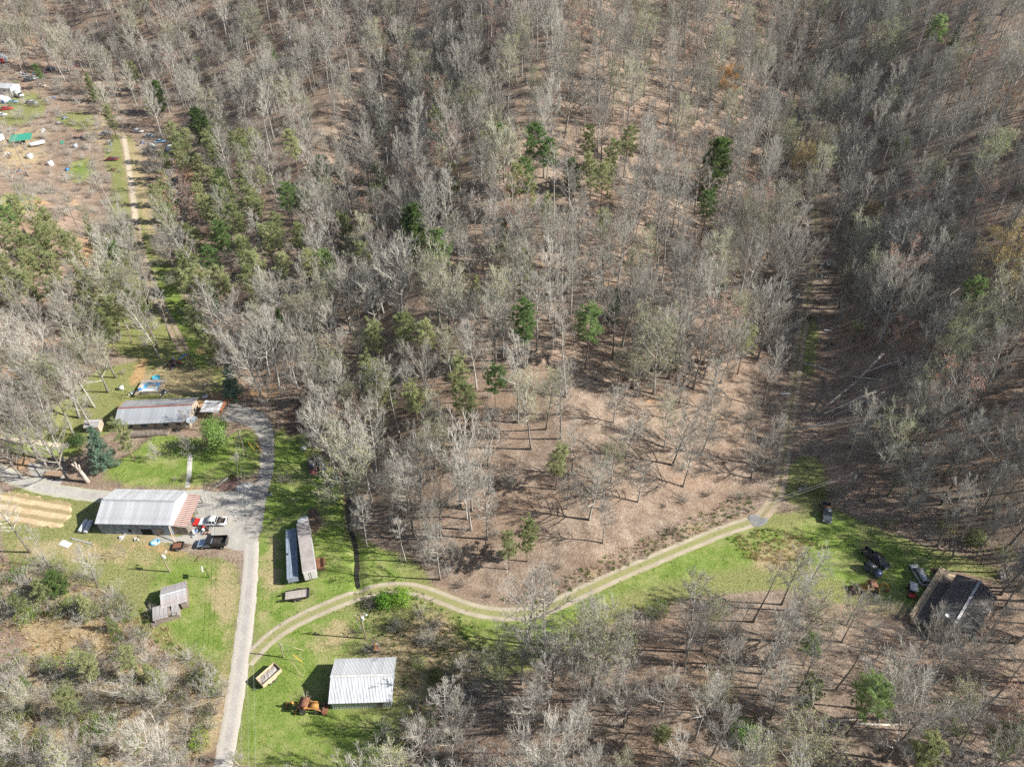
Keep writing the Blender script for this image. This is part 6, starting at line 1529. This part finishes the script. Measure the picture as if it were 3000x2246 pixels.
# mailbox-like post boxes, boxes
def crate(name, label, px, py, size, mat, rz=0.0, lid=None, cat='box', group=None):
    t = thing(name, label, cat, P(px, py), rz, group); MB().box((0, 0, size[2]/2), size).build('body', mat, t, bevel=min(size)*.08)
    MB().box((0, 0, size[2]+.03), (size[0]*1.05, size[1]*1.05, .07)).build('lid', lid or mat, t, bevel=.02); return t
crate('cooler_box', 'white chest lying in the grass left of the pool', 357, 1140, (1.1, .9, .9), 'plastic_white', R(15))
crate('white_cabinet', 'white cabinet standing by the driveway lawn', 891, 1318, (1.1, .9, 1.1), 'plastic_white', R(5))
crate('utility_box', 'small grey utility box beside the driveway', 791, 1449, (.7, .6, .7), 'tarp_silver', 0, 'paint_charcoal')
crate('shed_box', 'small rusty crate behind the silver barn', 1105, 1905, (.9, .8, .8), 'rust', R(20)); crate('wooden_crate', 'orange wooden crate behind the silver barn', 1101, 1902, (.5, 1.2, 1.3), 'machine_orange', R(10))
# topped stump
t = thing('topped_stump', 'tall bare stump with sawn-off limbs beside the gravel drive', 'stump', P(258, 1412), 0, None, .8)
MB().tube([(0, 0, -.3), (-.15, .1, 1.2), (-.45, .2, 3.2), (-.7, .3, 4.4)], [.75, .58, .5, .46], 9).build('trunk', 'stump_wood', t, True)
for k, (x, y, z, r_) in enumerate(((-1.9, .2, 7.4, .25), (-1.2, .6, 7.7, .24), (-.8, -.2, 7.0, .2), (-.3, .5, 6.7, .22))): MB().tube([(-.65, .3, 4.1), ((x-.65)/2, y*.7, (4.1+z)/2), (x, y, z)], [.36, r_*1.15, r_], 7).build('limb_stub', 'stump_wood', t, True)
# lumber pile
t = thing('lumber_pile', 'pile of long brown boards behind the flat farm trailer', 'lumber', P(165, 1366), R(-8))
for k in range(14): MB().box((rng.uniform(-.8, .8), -.9+.26*(k % 7), .12+.2*(k//7)+.03*(k % 2)), (rng.uniform(4.5, 7.0), .22, .1), rz=R(rng.uniform(-3, 3))).build('board', rng.choice(['plank_brown', 'plank_grey', 'rust']), t)
# wrapped bundles beside the barn
for k, (dx, lab) in enumerate(((0, 'long white wrapped bundle by the barn end, left one'), (1, 'long white wrapped bundle by the barn end, right one'))):
    a, b_ = P(234+16*dx, 1556+2*dx, .5), P(255+14*dx, 1523+2*dx, .5); t = thing('wrapped_bundle', lab, 'bundle', (a+b_)/2, ang(a, b_), 'wrapped bundles by the barn'); L_ = (b_-a).length
    mb = MB(); mb.tube([(-L_/2, 0, .55), (-L_/2+.2, 0, .55), (L_/2-.2, 0, .6), (L_/2, 0, .6)], [.42, .5, .5, .3], 10); mb.build('wrap', 'tarp_white', t, True); MB().cyl((-L_/2-.05, 0, .55), .44, .12, 'x', 12).build('end_cap', 'plastic_white', t)
    for x in (-L_*.25, L_*.25): MB().box((x, 0, .1), (.15, .9, .2)).build('skid', 'wood_dark', t)
# sheet and pipes
t = thing('metal_sheet', 'white sheet lying in the grass below the straw plot', 'sheet', P(192, 1593), R(-22)); MB().box((0, 0, .1), (2.6, 1.3, .05), rx=R(4)).build('sheet', 'plastic_white', t); MB().box((0, 0, .04), (2.2, .1, .08)).build('batten', 'wood_weathered', t)
for k in range(3): 
    a, b_ = P(206+k*3, 1575+k*2), P(268+k*3, 1591+k*2); tag(MB().tube([a+Vector((0, 0, .1)), b_+Vector((0, 0, .1))], .07, 6).build('pipe', 'plastic_white' if k != 1 else 'chassis'), ['white pipe on the clay, upper of three', 'dark pipe on the clay between two white ones', 'white pipe on the clay, lowest of three'][k], 'pipe', 'pipes on the clay')
# yard clutter by the lean-to
def lump(name, label, px, py, size, mats, n, seed, cat, zmax=.6):
    """a heap of separate odd pieces"""
    r = random.Random(seed); t = thing(name, label, cat, P(px, py), r.uniform(0, 3))
    for k in range(n):
        x, y = r.gauss(0, size*.38), r.gauss(0, size*.30); s = (r.uniform(.2, .9), r.uniform(.12, .5), r.uniform(.08, .45)); k2 = r.randrange(3); mb = MB(); z = max(.05, s[2]/2+r.random()*zmax*math.exp(-(x*x+y*y)/(size*size*.3)))
        if k2 == 0: mb.cyl((x, y, z), s[1]*.6, s[0]*.8, r.choice('xyz'), 9)
        elif k2 == 1: mb.tube([(x-s[0], y-s[1], .05), (x+s[0], y+s[1], z+.1)], .04, 5)
        else: mb.box((x, y, z), s, r.uniform(0, 3), r.uniform(-.4, .4))
        mb.build('scrap_piece', r.choice(mats), t)
    return t
JM = ['plastic_white', 'plastic_white', 'tarp_silver', 'chassis', 'rust', 'plastic_blue', 'paint_tan', 'wood_weathered', 'tin_grey']
lump('scrap_heap', 'heap of white and red parts between the two trucks', 595, 1558, 2.4, ['plastic_white', 'plastic_red', 'chassis', 'chassis', 'tarp_silver', 'rust'], 26, 1, 'scrap')
lump('scrap_heap', 'scattered pale scrap at the foot of the lean-to corner', 570, 1562, 1.6, ['plastic_white', 'wood_weathered', 'plastic_blue', 'tin_grey'], 16, 2, 'scrap')
t = thing('ride_on_mower', 'small red ride-on mower behind the blue-silver truck', 'mower', P(602, 1550), R(160)); MB().box((.4, 0, .62), (.8, .55, .35)).build('hood', 'plastic_red', t, bevel=.08); MB().box((0, 0, .38), (1.6, .7, .16)).build('deck', 'chassis', t, bevel=.04); MB().box((-.4, 0, .75), (.4, .45, .12)).build('seat', 'paint_black', t, bevel=.04); MB().box((-.6, 0, .98), (.1, .45, .4)).build('seat_back', 'paint_black', t, bevel=.03); MB().tube([(.05, 0, .7), (-.1, 0, 1.0)], .03, 5).build('steering_wheel', 'chassis', t)
for x, r_ in ((.65, .2), (-.45, .28)):
    for s in (-1, 1): wheel(t, x, s*.42, r_, .18)
t = thing('inflatable_raft', 'blue and white inflatable raft by the barn doorway', 'raft', P(455, 1590), R(20)); rg = MB(); rg.tube([(.85*math.cos(a*.5236), .6*math.sin(a*.5236), .2) for a in range(13)], .2, 8, False); rg.build('tube', 'pool_blue', t, True); MB().cyl((0, 0, .1), .65, .06).build('floor', 'plastic_white', t)
lump('scrap_heap', 'white sacks on the grass before the barn front', 362, 1574, .9, ['plastic_white', 'tarp_white'], 6, 3, 'sacks', .2); lump('scrap_heap', 'dark boards on the grass left of the barn doorway', 400, 1580, 1.0, ['wood_dark', 'plank_grey', 'plastic_white'], 8, 4, 'boards', .2)
t = thing('yard_marker', 'small rusty plough frame at the edge of the gravel yard', 'plough', P(583, 1637), R(60)); MB().tube([(-.8, 0, .3), (.8, 0, .5)], .06, 5).build('beam', 'rust', t)
for x in (-.6, 0, .6): MB().tube([(x, 0, .4), (x+.15, .25, 0)], .05, 5).build('tine', 'rust', t)
# pool with its deck
t = thing('swimming_pool', 'above-ground pool with wooden surround behind the long house', 'pool', P(448, 1138), R(4))
MB().box((-.3, 0, .45), (6.0, 4.4, .9)).build('base', 'stone', t); n = 9
for k in range(n): MB().box((-3.1+.11*k-.2, -1.3+.1*0, .93), (.1, 4.2, .05)).build('deck_plank', 'wood_deck', t)
for k in range(8): MB().box((0, 1.55+.13*k, .95), (6.2, .12, .05)).build('deck_plank', 'plank_grey', t)
for k in range(8): MB().box((2.4+.13*k, -.4, .955), (.12, 3.6, .05)).build('deck_plank', 'wood_deck', t)
MB().box((-.5, -1.6, .96), (4.6, .9, .05)).build('coping', 'wall_white', t); MB().box((-2.4, -.1, .96), (.8, 2.2, .05)).build('coping', 'wall_white', t)
wl = MB().box((-.1, 0, .95), (3.9, 2.2, .06)).build('liner', 'pool_blue', t); MB().box((.1, -.2, .99), (2.4, 1.3, .03)).build('water', 'wall_tan', wl)
MB().tube([(-2.9, -1.9, .9), (-2.4, -1.2, 1.2), (-1.9, -1.6, 1.0)], [.35, .4, .2], 7).build('folded_cover', 'tarp_blue', t, True)
t = thing('paddling_pool', 'round teal paddling pool behind the big pool', 'paddling pool', P(458, 1108)); MB().lathe((0, 0, 0), [(.95, 0), (1.05, .35), (.95, .35), (.9, .1), (.02, .1)], 18).build('shell', 'teal_plastic', t); MB().lathe((0, 0, .12), [(.88, 0), (.02, .01)], 18).build('water', 'pool_blue', t)
lump('play_junk', 'heap of red, white and dark play junk in the back yard', 508, 1068, 3.0, ['plastic_red', 'plastic_white', 'chassis', 'tarp_silver', 'paint_maroon', 'plastic_blue'], 34, 6, 'junk', 1.2)
t = thing('slide', 'blue plastic slide at the end of the play junk', 'slide', P(537, 1050), R(25)); MB().prism([(-1.1, .15), (1.0, 1.3), (1.3, 1.3), (1.3, 1.2), (1.0, 1.15), (-1.1, .02)], -.3, .3).build('chute', 'plastic_blue', t); MB().tube([(1.2, -.3, 0), (1.2, -.3, 1.3)], .04, 5).build('ladder_leg', 'plastic_white', t); MB().tube([(1.2, .3, 0), (1.2, .3, 1.3)], .04, 5).build('ladder_leg', 'plastic_white', t)
lump('scrap_heap', 'pale clutter along the pool edge', 392, 1152, 1.4, JM, 12, 8, 'clutter', .3); lump('scrap_heap', 'clutter at the right edge of the pool deck', 482, 1150, 1.5, JM+['plank_grey'], 14, 9, 'clutter', .4)
t = thing('satellite_dish', 'big round mesh dish at the right end of the long house', 'dish', P(573, 1258), R(-60)); MB().lathe((0, 0, 3.0), [(.03, 0), (.8, .12), (1.3, .35), (1.28, .37), (.8, .15), (.02, .04)], 20).build('reflector', 'tarp_silver', t); MB().tube([(0, 0, 0), (0, 0, 3.0)], .07, 6).build('mast', 'rim_steel', t)
t = thing('wheelbarrow', 'blue-white wheelbarrow on the clay behind the house', 'wheelbarrow', P(603, 1166), R(30)); MB().prism([(-.6, .35), (.5, .35), (.8, .75), (-.8, .75)], -.4, .4).build('tray', 'tarp_white', t); wheel(t, .8, 0, .2, .1)
for s in (-1, 1): MB().tube([(.8, s*.1, .2), (-1.2, s*.35, .6)], .03, 5).build('handle', 'wood_deck', t)
# tank behind the red car
t = thing('storage_tank', 'silver cylindrical tank beside the old red car', 'tank', P(945, 1372), vec_rz((936, 1352), (955, 1382))); MB().tube([(-1.7, 0, .8), (-1.5, 0, .8), (1.5, 0, .8), (1.7, 0, .8)], [.3, .62, .62, .3], 12).build('shell', 'tarp_silver', t, True)
for x in (-.9, .9): MB().box((x, 0, .2), (.25, 1.0, .45)).build('cradle', 'stone', t)
MB().cyl((.2, 0, 1.5), .2, .2).build('dome', 'rim_steel', t)
# fallen limb by the lawn corner
t = thing('fallen_limb', 'fallen white limb with twigs at the lawn corner', 'limb', P(640, 1425), R(35)); MB().tube([(-2.5, -.6, .1), (0, 0, .5), (2.6, .6, .9)], [.05, .12, .2], 6).build('branch', 'bark_pale', t)
tw = MB(); r_ = random.Random(4)
for k in range(60):
    a = Vector((r_.uniform(-2.4, 2.4), 0, .5)); d = rv(r_, 1); d.z = abs(d.z)*.6; tw.tube([a, a+d*r_.uniform(.5, 1.6)], [.025, 0], 3, cap=False)
tw.build('twigs', 'twig_grey', t)
# ---- fallen trunks on the right hillside
LOGS = [((2583,1044),(2503,1124),.34,1.8,.3,'log_grey','thick broken trunk lying at the heart of the windfall'), ((2503,1124),(2395,1213),.24,.4,.3,'log_grey','trunk running down-left from the thick broken one'),
        ((2566,1150),(2412,1213),.26,.9,.3,'log_pale','pale straight trunk below the windfall'), ((2590,1152),(2425,1228),.16,.7,.2,'log_grey','thin trunk parallel to the pale straight one'),
        ((2463,1099),(2585,1118),.2,.7,.9,'log_grey','trunk crossing the windfall from left to right'), ((2336,1061),(2446,1095),.26,.6,.6,'log_grey','trunk lying out over the hollow track'),
        ((2530,1095),(2632,1063),.22,.5,1.2,'log_grey','trunk pointing right above the windfall'), ((2319,1259),(2513,1230),.2,.3,.4,'log_grey','long thin trunk across the foot of the hillside'),
        ((2520,1232),(2826,1219),.18,.3,.4,'log_grey','long trunk continuing right along the hillside'), ((2721,913),(2809,849),.22,.4,1.0,'log_pale','pale fallen trunk higher on the right hillside'),
        ((2548,161),(2579,107),.3,.4,.4,'log_pale','pale fallen trunk in the upper right clearing'), ((2568,168),(2592,113),.2,.3,.3,'log_pale','thinner fallen trunk in the upper right clearing'),
        ((2434,2116),(2530,2108),.2,.3,.3,'log_pale','short white log in the bottom right woods'), ((2500,2120),(2639,2121),.22,.3,.3,'log_pale','long white log in the bottom right woods'), ((2440,2112),(2480,2124),.16,.3,.3,'log_pale','white log end pointing left in the bottom right woods')]
for (a, b_, r0, za, zb, m_, lab) in LOGS:
    lift_ = 1.2 if 2300 < a[0] < 2650 and 1000 < a[1] < 1270 else 0; A, B = P(*a, lift_), P(*b_, lift_); A.z += za*.6+lift_; B.z += zb*.6+lift_; t = thing('fallen_tree', lab, 'log', A, 0, 'fallen trunks'); D = B-A; L_ = D.length; r_ = random.Random(int(a[0]))
    pts = [Vector((0, 0, 0)), D*.33+rv(r_, .15), D*.66+rv(r_, .15), D]; MB().tube(pts, [r0*1.2, r0, r0*.8, r0*.55], 8).build('trunk', m_, t, True); br = MB()
    for k in range(int(4+L_*.6)):
        q, td = at(pts, r_.uniform(.3, 1)); dv = (td*.5+perp(r_, td)).normalized(); dv.z = abs(dv.z); br.tube([q, q+dv*r_.uniform(.6, 2.2)], [r0*.25, 0], 4, cap=False)
    br.build('broken_branches', m_, t)
# ---- junk in the hollow
trailer('white-sided box trailer high in the hollow', 2430, 778, vec_rz((2428, 790), (2430, 760)), 2.6, 1.9, 'plank_grey', (0,), .8, 10, side='plastic_white')
lump('scrap_heap', 'pale scrap left of the white-sided trailer in the hollow', 2404, 782, 1.5, JM, 16, 11, 'scrap', .5); lump('scrap_heap', 'white scrap below the white-sided trailer in the hollow', 2408, 810, 1.2, ['plastic_white', 'tarp_silver', 'chassis'], 12, 12, 'scrap', .5)
crate('white_drum', 'small white box high on the hollow track', 2364, 664, (.7, .6, .5), 'plastic_white')
for k, (x, y, lab) in enumerate(((2425, 970, 'white plank leaning at the right side of the hollow'), (2300, 1156, 'white board at the left edge of the hollow track'), (2350, 1432, 'white board in brambles at the hollow mouth'))):
    p = P(x, y); tag(MB().box((0, 0, .35), (2.2, .5, .05), R(20*k-15), R(12)).build('board', 'plastic_white'), lab, 'board'); bpy.context.scene.objects[-1].location = p if False else (0, 0, 0)
    COL.objects[-1].location = p
lump('dark_junk', 'dark heap of old machinery left of the hollow track', 2368, 935, 2.6, ['chassis', 'rust', 'paint_black', 'wood_dark'], 26, 14, 'machinery', 1.4)
lump('scrap_heap', 'scrap boards on the right side of the hollow track', 2440, 1010, 1.6, ['wood_weathered', 'rust', 'chassis'], 14, 15, 'scrap', .5)
lump('scrap_heap', 'white and grey clutter behind the dark-roofed house', 2935, 1690, 1.6, ['plastic_white', 'tarp_silver', 'chassis'], 12, 16, 'clutter', .8)
lump('scrap_heap', 'tools at the head of the deck steps', 2740, 1672, .9, ['chassis', 'rust', 'wood_dark'], 9, 17, 'tools', .3)
t = thing('stove_pipe', 'curved white pipe at the right wall of the dark-roofed house', 'pipe', P(2893, 1800)); MB().tube([(0, 0, .2), (.3, .3, .8), (.1, .7, 1.3), (-.3, .9, 1.0)], .1, 7).build('pipe', 'plastic_white', t, True); MB().box((0, 0, .1), (.5, .5, .2)).build('base', 'stone', t)
# ---- the junkyard, upper left
def camper(label, px, py, rz, L=5.2):
    t = thing('camper_trailer', label, 'camper', P(px, py), rz); pr = [(-L/2, .55), (-L/2-.1, 1.2), (-L/2+.25, 2.2), (-L/2+.9, 2.6), (L/2-.9, 2.6), (L/2-.2, 2.2), (L/2, 1.3), (L/2-.3, .55)]
    MB().prism(pr, -1.1, 1.1).build('body', 'wall_white', t, bevel=.08)
    for s in (-1, 1):
        for x in (-1.4, 1.2): MB().box((x, s*1.12, 1.7), (.9, .05, .55)).build('window', 'glass_dark', t)
        wheel(t, -.2, s*.95, .33, .2)
    MB().box((L/2-.08, 0, 1.75), (.12, 1.2, .5), ry=R(12)).build('window', 'glass_dark', t); MB().box((.2, -1.13, 1.45), (.65, .05, 1.6)).build('door', 'plastic_white', t); MB().tube([(L/2, -.4, .5), (L/2+1.0, 0, .45), (L/2, .4, .5)], .05, 4).build('tongue', 'chassis', t); return t
camper('white camper left of its neighbour below the far woods', 448, 440, R(-50), 5.6); camper('grey and white camper right of its neighbour below the far woods', 500, 446, R(-70), 5.0)
for (x, y, rz, m_, k_, lab) in [(525, 455, 30, 'paint_charcoal', 'wagon', 'dark car just right of the campers'), (560, 470, 25, 'tarp_silver', 'sedan', 'grey car at the right end of the junkyard row'), (588, 462, 25, 'paint_silver', 'wagon', 'silver car last in the junkyard row'),
        (405, 388, -10, 'paint_white', 'wagon', 'white car above the campers at the lane top'), (470, 418, 20, 'paint_sky', 'sedan', 'pale blue car behind the campers'), (440, 402, 0, 'tarp_silver', 'sedan', 'grey car behind the campers'),
        (310, 395, 20, 'paint_silver', 'sedan', 'silver car left of the lane top'), (22, 322, 20, 'paint_red', 'wagon', 'bright red car at the left picture edge'), (38, 302, 10, 'paint_sky', 'sedan', 'blue-grey car above the bright red one'),
        (5, 340, 10, 'paint_white', 'sedan', 'white car cut by the left picture edge'), (85, 238, 30, 'paint_charcoal', 'wagon', 'dark car under the junkyard conifer'), (105, 232, 30, 'paint_white', 'wagon', 'white car under the junkyard conifer'),
        (75, 225, 25, 'paint_silver', 'sedan', 'silver car above the dark junkyard car'), (150, 205, 10, 'paint_blue', 'sedan', 'blue car high in the junkyard'), (120, 255, 5, 'paint_tan', 'sedan', 'tan car right of the white workshop'), (95, 305, -5, 'tarp_silver', 'van', 'grey van below the white workshop'), (330, 470, 5, 'paint_maroon', 'sedan', 'dark red car in the shade by the lane')]:
    car(lab, x, y, R(rz), m_, k_)
# junkyard buildings
gable('workshop', 'white-roofed workshop at the left picture edge', 'workshop', P(20, 268), R(-8), 11, 7, 2.8, 3.9, 'wall_white', 'roof_white', .3, 1.0, 'rib', roofm2='roof_shade_slope', openings=(('window', 's', 2.0, 1.4, 1.0, .9),))
t = thing('tarp_shelter', 'bulging blue-white tarp shelter at the left picture edge', 'shelter', P(8, 300)); MB().tube([(-4, 0, .2), (-3.5, .2, .5), (0, .3, .9), (3.2, -.2, .7), (4.0, -.3, .2)], [.4, 1.8, 2.3, 1.9, .5], 10).build('tarp', 'tarp_white', t, True); MB().box((1.5, -2.0, .8), (1.2, .1, 1.5)).build('flap', 'tarp_blue', t)
t = thing('box_van', 'white box van with dark windscreen below the workshop', 'van', P(58, 285), R(-25)); MB().box((-.8, 0, 1.7), (3.6, 2.1, 2.2)).build('box', 'plastic_white', t, bevel=.06); MB().box((1.8, 0, 1.1), (1.6, 1.9, 1.0)).build('cab', 'plastic_white', t, bevel=.12); MB().box((1.25, 0, 1.85), (.9, 1.7, .6), ry=R(25)).build('windscreen', 'glass_dark', t)
for x in (1.7, -1.6):
    for s in (-1, 1): wheel(t, x, s*.9, .38, .24)
p = P(68, 420); t = thing('carport', 'open carport with green sheet roof in the junkyard', 'carport', p, R(22)); rf = MB().box((0, 0, 2.55), (8.0, .1, .12)).build('roof', 'wood_weathered', t)
sheets(rf, 'roof_sheet', 'roof_green', (-4.2, 3.4, 2.95), Vector((1, 0, 0)), Vector((0, -1, -.1)).normalized(), 8.4, 6.6, .9, 'rib')
for x in (-3.8, 0, 3.8):
    for y in (-2.9, 3.0): MB().box((x, y, 1.25), (.14, .14, 2.5)).build('post', 'wood_weathered', t)
lump('scrap_heap', 'clutter stored under the green carport', 62, 428, 4.5, JM, 24, 21, 'clutter', 1.0)
t = thing('flat_trailer', 'long white trailer parked against the green carport', 'trailer', P(112, 428), R(48)); MB().box((0, 0, 1.2), (6.0, 1.9, 1.1)).build('body', 'plastic_white', t, bevel=.05); MB().box((0, 0, 1.78), (5.9, 1.8, .06)).build('top', 'tarp_white', t)
for s in (-1, 1): wheel(t, -.6, s*.85, .35, .22); wheel(t, .3, s*.85, .35, .22)
MB().tube([(3.0, 0, .6), (4.0, 0, .5)], .06, 5).build('tongue', 'chassis', t)
gable('house', 'dark-roofed house cut by the left picture edge', 'house', P(-30, 415), R(80), 9, 7, 2.6, 3.8, 'wall_white', 'shingle', .4, 1.1, 'rib', openings=(('window', 's', 1.5, 1.4, 1.0, 1.0),))
t = thing('quonset_hut', 'rounded grey metal hut at the upper left picture edge', 'hut', P(8, 178), R(-60)); arc = [(2.6*math.cos(math.pi*k/12), 2.6*math.sin(math.pi*k/12)) for k in range(13)]
for k in range(7): MB().prism(arc, -3.5+k*1.0, -2.52+k*1.0, 'yz').build('arch_panel', 'roof_zinc' if k % 2 else 'roof_white', t)
MB().box((3.52, 0, 1.0), (.06, 1.6, 2.0)).build('door', 'plastic_red', t)
for (x, y, s, m_, sd, lab) in [(100, 215, 4, JM, 31, 'sprawl of car parts under the junkyard conifer'), (60, 215, 3, JM, 32, 'pale scrap behind the workshop'), (150, 290, 4, JM, 33, 'dark scrap line in the middle of the junkyard'), (185, 210, 3, ['tarp_white', 'plastic_white', 'chassis'], 34, 'white tarped heap high in the junkyard'), (215, 195, 2.5, ['plastic_red', 'chassis', 'plastic_white'], 35, 'small red scrap heap at the wood edge'),
        (135, 215, 2.5, ['machine_orange', 'chassis', 'plastic_red', 'tarp_blue'], 36, 'orange and dark machinery heap in the junkyard'), (175, 330, 3, ['plastic_white', 'tarp_silver', 'wood_weathered'], 37, 'long white boards on the junkyard grass'), (190, 348, 2, ['plastic_white', 'plastic_blue', 'chassis'], 38, 'white pipes with a blue end on the junkyard grass'), (170, 362, 2, JM, 39, 'loose white scraps on the junkyard grass'),
        (35, 385, 4, JM, 40, 'clutter beside the dark-roofed house at the left edge'), (20, 455, 4, ['plastic_white', 'tarp_white', 'wood_weathered', 'tin_grey'], 41, 'long pale clutter below the green carport'), (325, 418, 3, JM+['chassis', 'rust'], 42, 'scrap heap on the left of the lane top'), (330, 500, 2.5, ['chassis', 'rust', 'paint_black'], 43, 'dark scrap in the shade left of the lane'), (420, 420, 3, ['tarp_silver', 'plastic_blue', 'plastic_white', 'chassis'], 44, 'blue and silver scrap beside the campers'), (545, 462, 2.5, ['chassis', 'tarp_silver', 'plastic_white'], 45, 'grey scrap between the junkyard cars'), (50, 500, 2.5, JM, 46, 'scrap on the dry grass below the carport'), (128, 385, 1.5, ['plastic_white', 'tarp_white'], 47, 'white scraps by the junkyard tree')]:
    lump('scrap_heap', lab, x, y, s, m_, 22, sd, 'scrap', .9)
for (x, y, r_, m_, lab) in [(90, 465, 1.3, 'plastic_white', 'big white round tank below the green carport'), (222, 432, 1.0, 'tarp_silver', 'silver tank on the junkyard slope'), (150, 485, 1.2, 'plastic_white', 'white tank on the grass below the junkyard'), (35, 590, .8, 'plastic_white', 'small white tank at the left edge of the pale meadow'), (198, 500, .7, 'plastic_blue', 'blue barrel on the green patch below the junkyard')]:
    t = thing('storage_tank', lab, 'tank', P(x, y)); MB().lathe((0, 0, 0), [(.02, 0), (r_*.9, 0), (r_, .2), (r_, r_*1.1), (r_*.8, r_*1.5), (.25, r_*1.6), (.02, r_*1.6)], 16).build('shell', m_, t, True); MB().cyl((0, 0, r_*1.65), .25, .15).build('lid', 'chassis', t)
tag(MB().box((0, 0, .1), (1.4, 3.0, .08), R(20)).build('green_sheet', 'roof_green'), 'green sheet lying right of the green carport', 'sheet'); COL.objects[-1].location = P(182, 418)
tag(MB().box((0, 0, .1), (2.0, 1.3, .06), R(8)).build('white_sign', 'plastic_white'), 'white board standing beside the lane among pines', 'board'); COL.objects[-1].location = P(378, 652)
# ------------------------------------------------------------------ thin morning haze over the whole place
m = bpy.data.materials.new('haze_air'); m.use_nodes = True; nt = m.node_tree; nt.nodes.clear()
pv = nt.nodes.new('ShaderNodeVolumePrincipled'); pv.inputs['Color'].default_value = (0.86, 0.90, 0.95, 1); pv.inputs['Density'].default_value = 0.00005; pv.inputs['Anisotropy'].default_value = 0.3
mo = nt.nodes.new('ShaderNodeOutputMaterial'); nt.links.new(pv.outputs[0], mo.inputs['Volume']); MATS['haze_air'] = m
zt = max(float(HZ.max()), CAM_H)+40
hb = MB(); hb.box((0, 650, (zt-5)/2-1), (2240, 1760, zt+5)); ho = hb.build('haze', 'haze_air'); tag(ho, 'thin pale haze over the hills', kind='stuff')
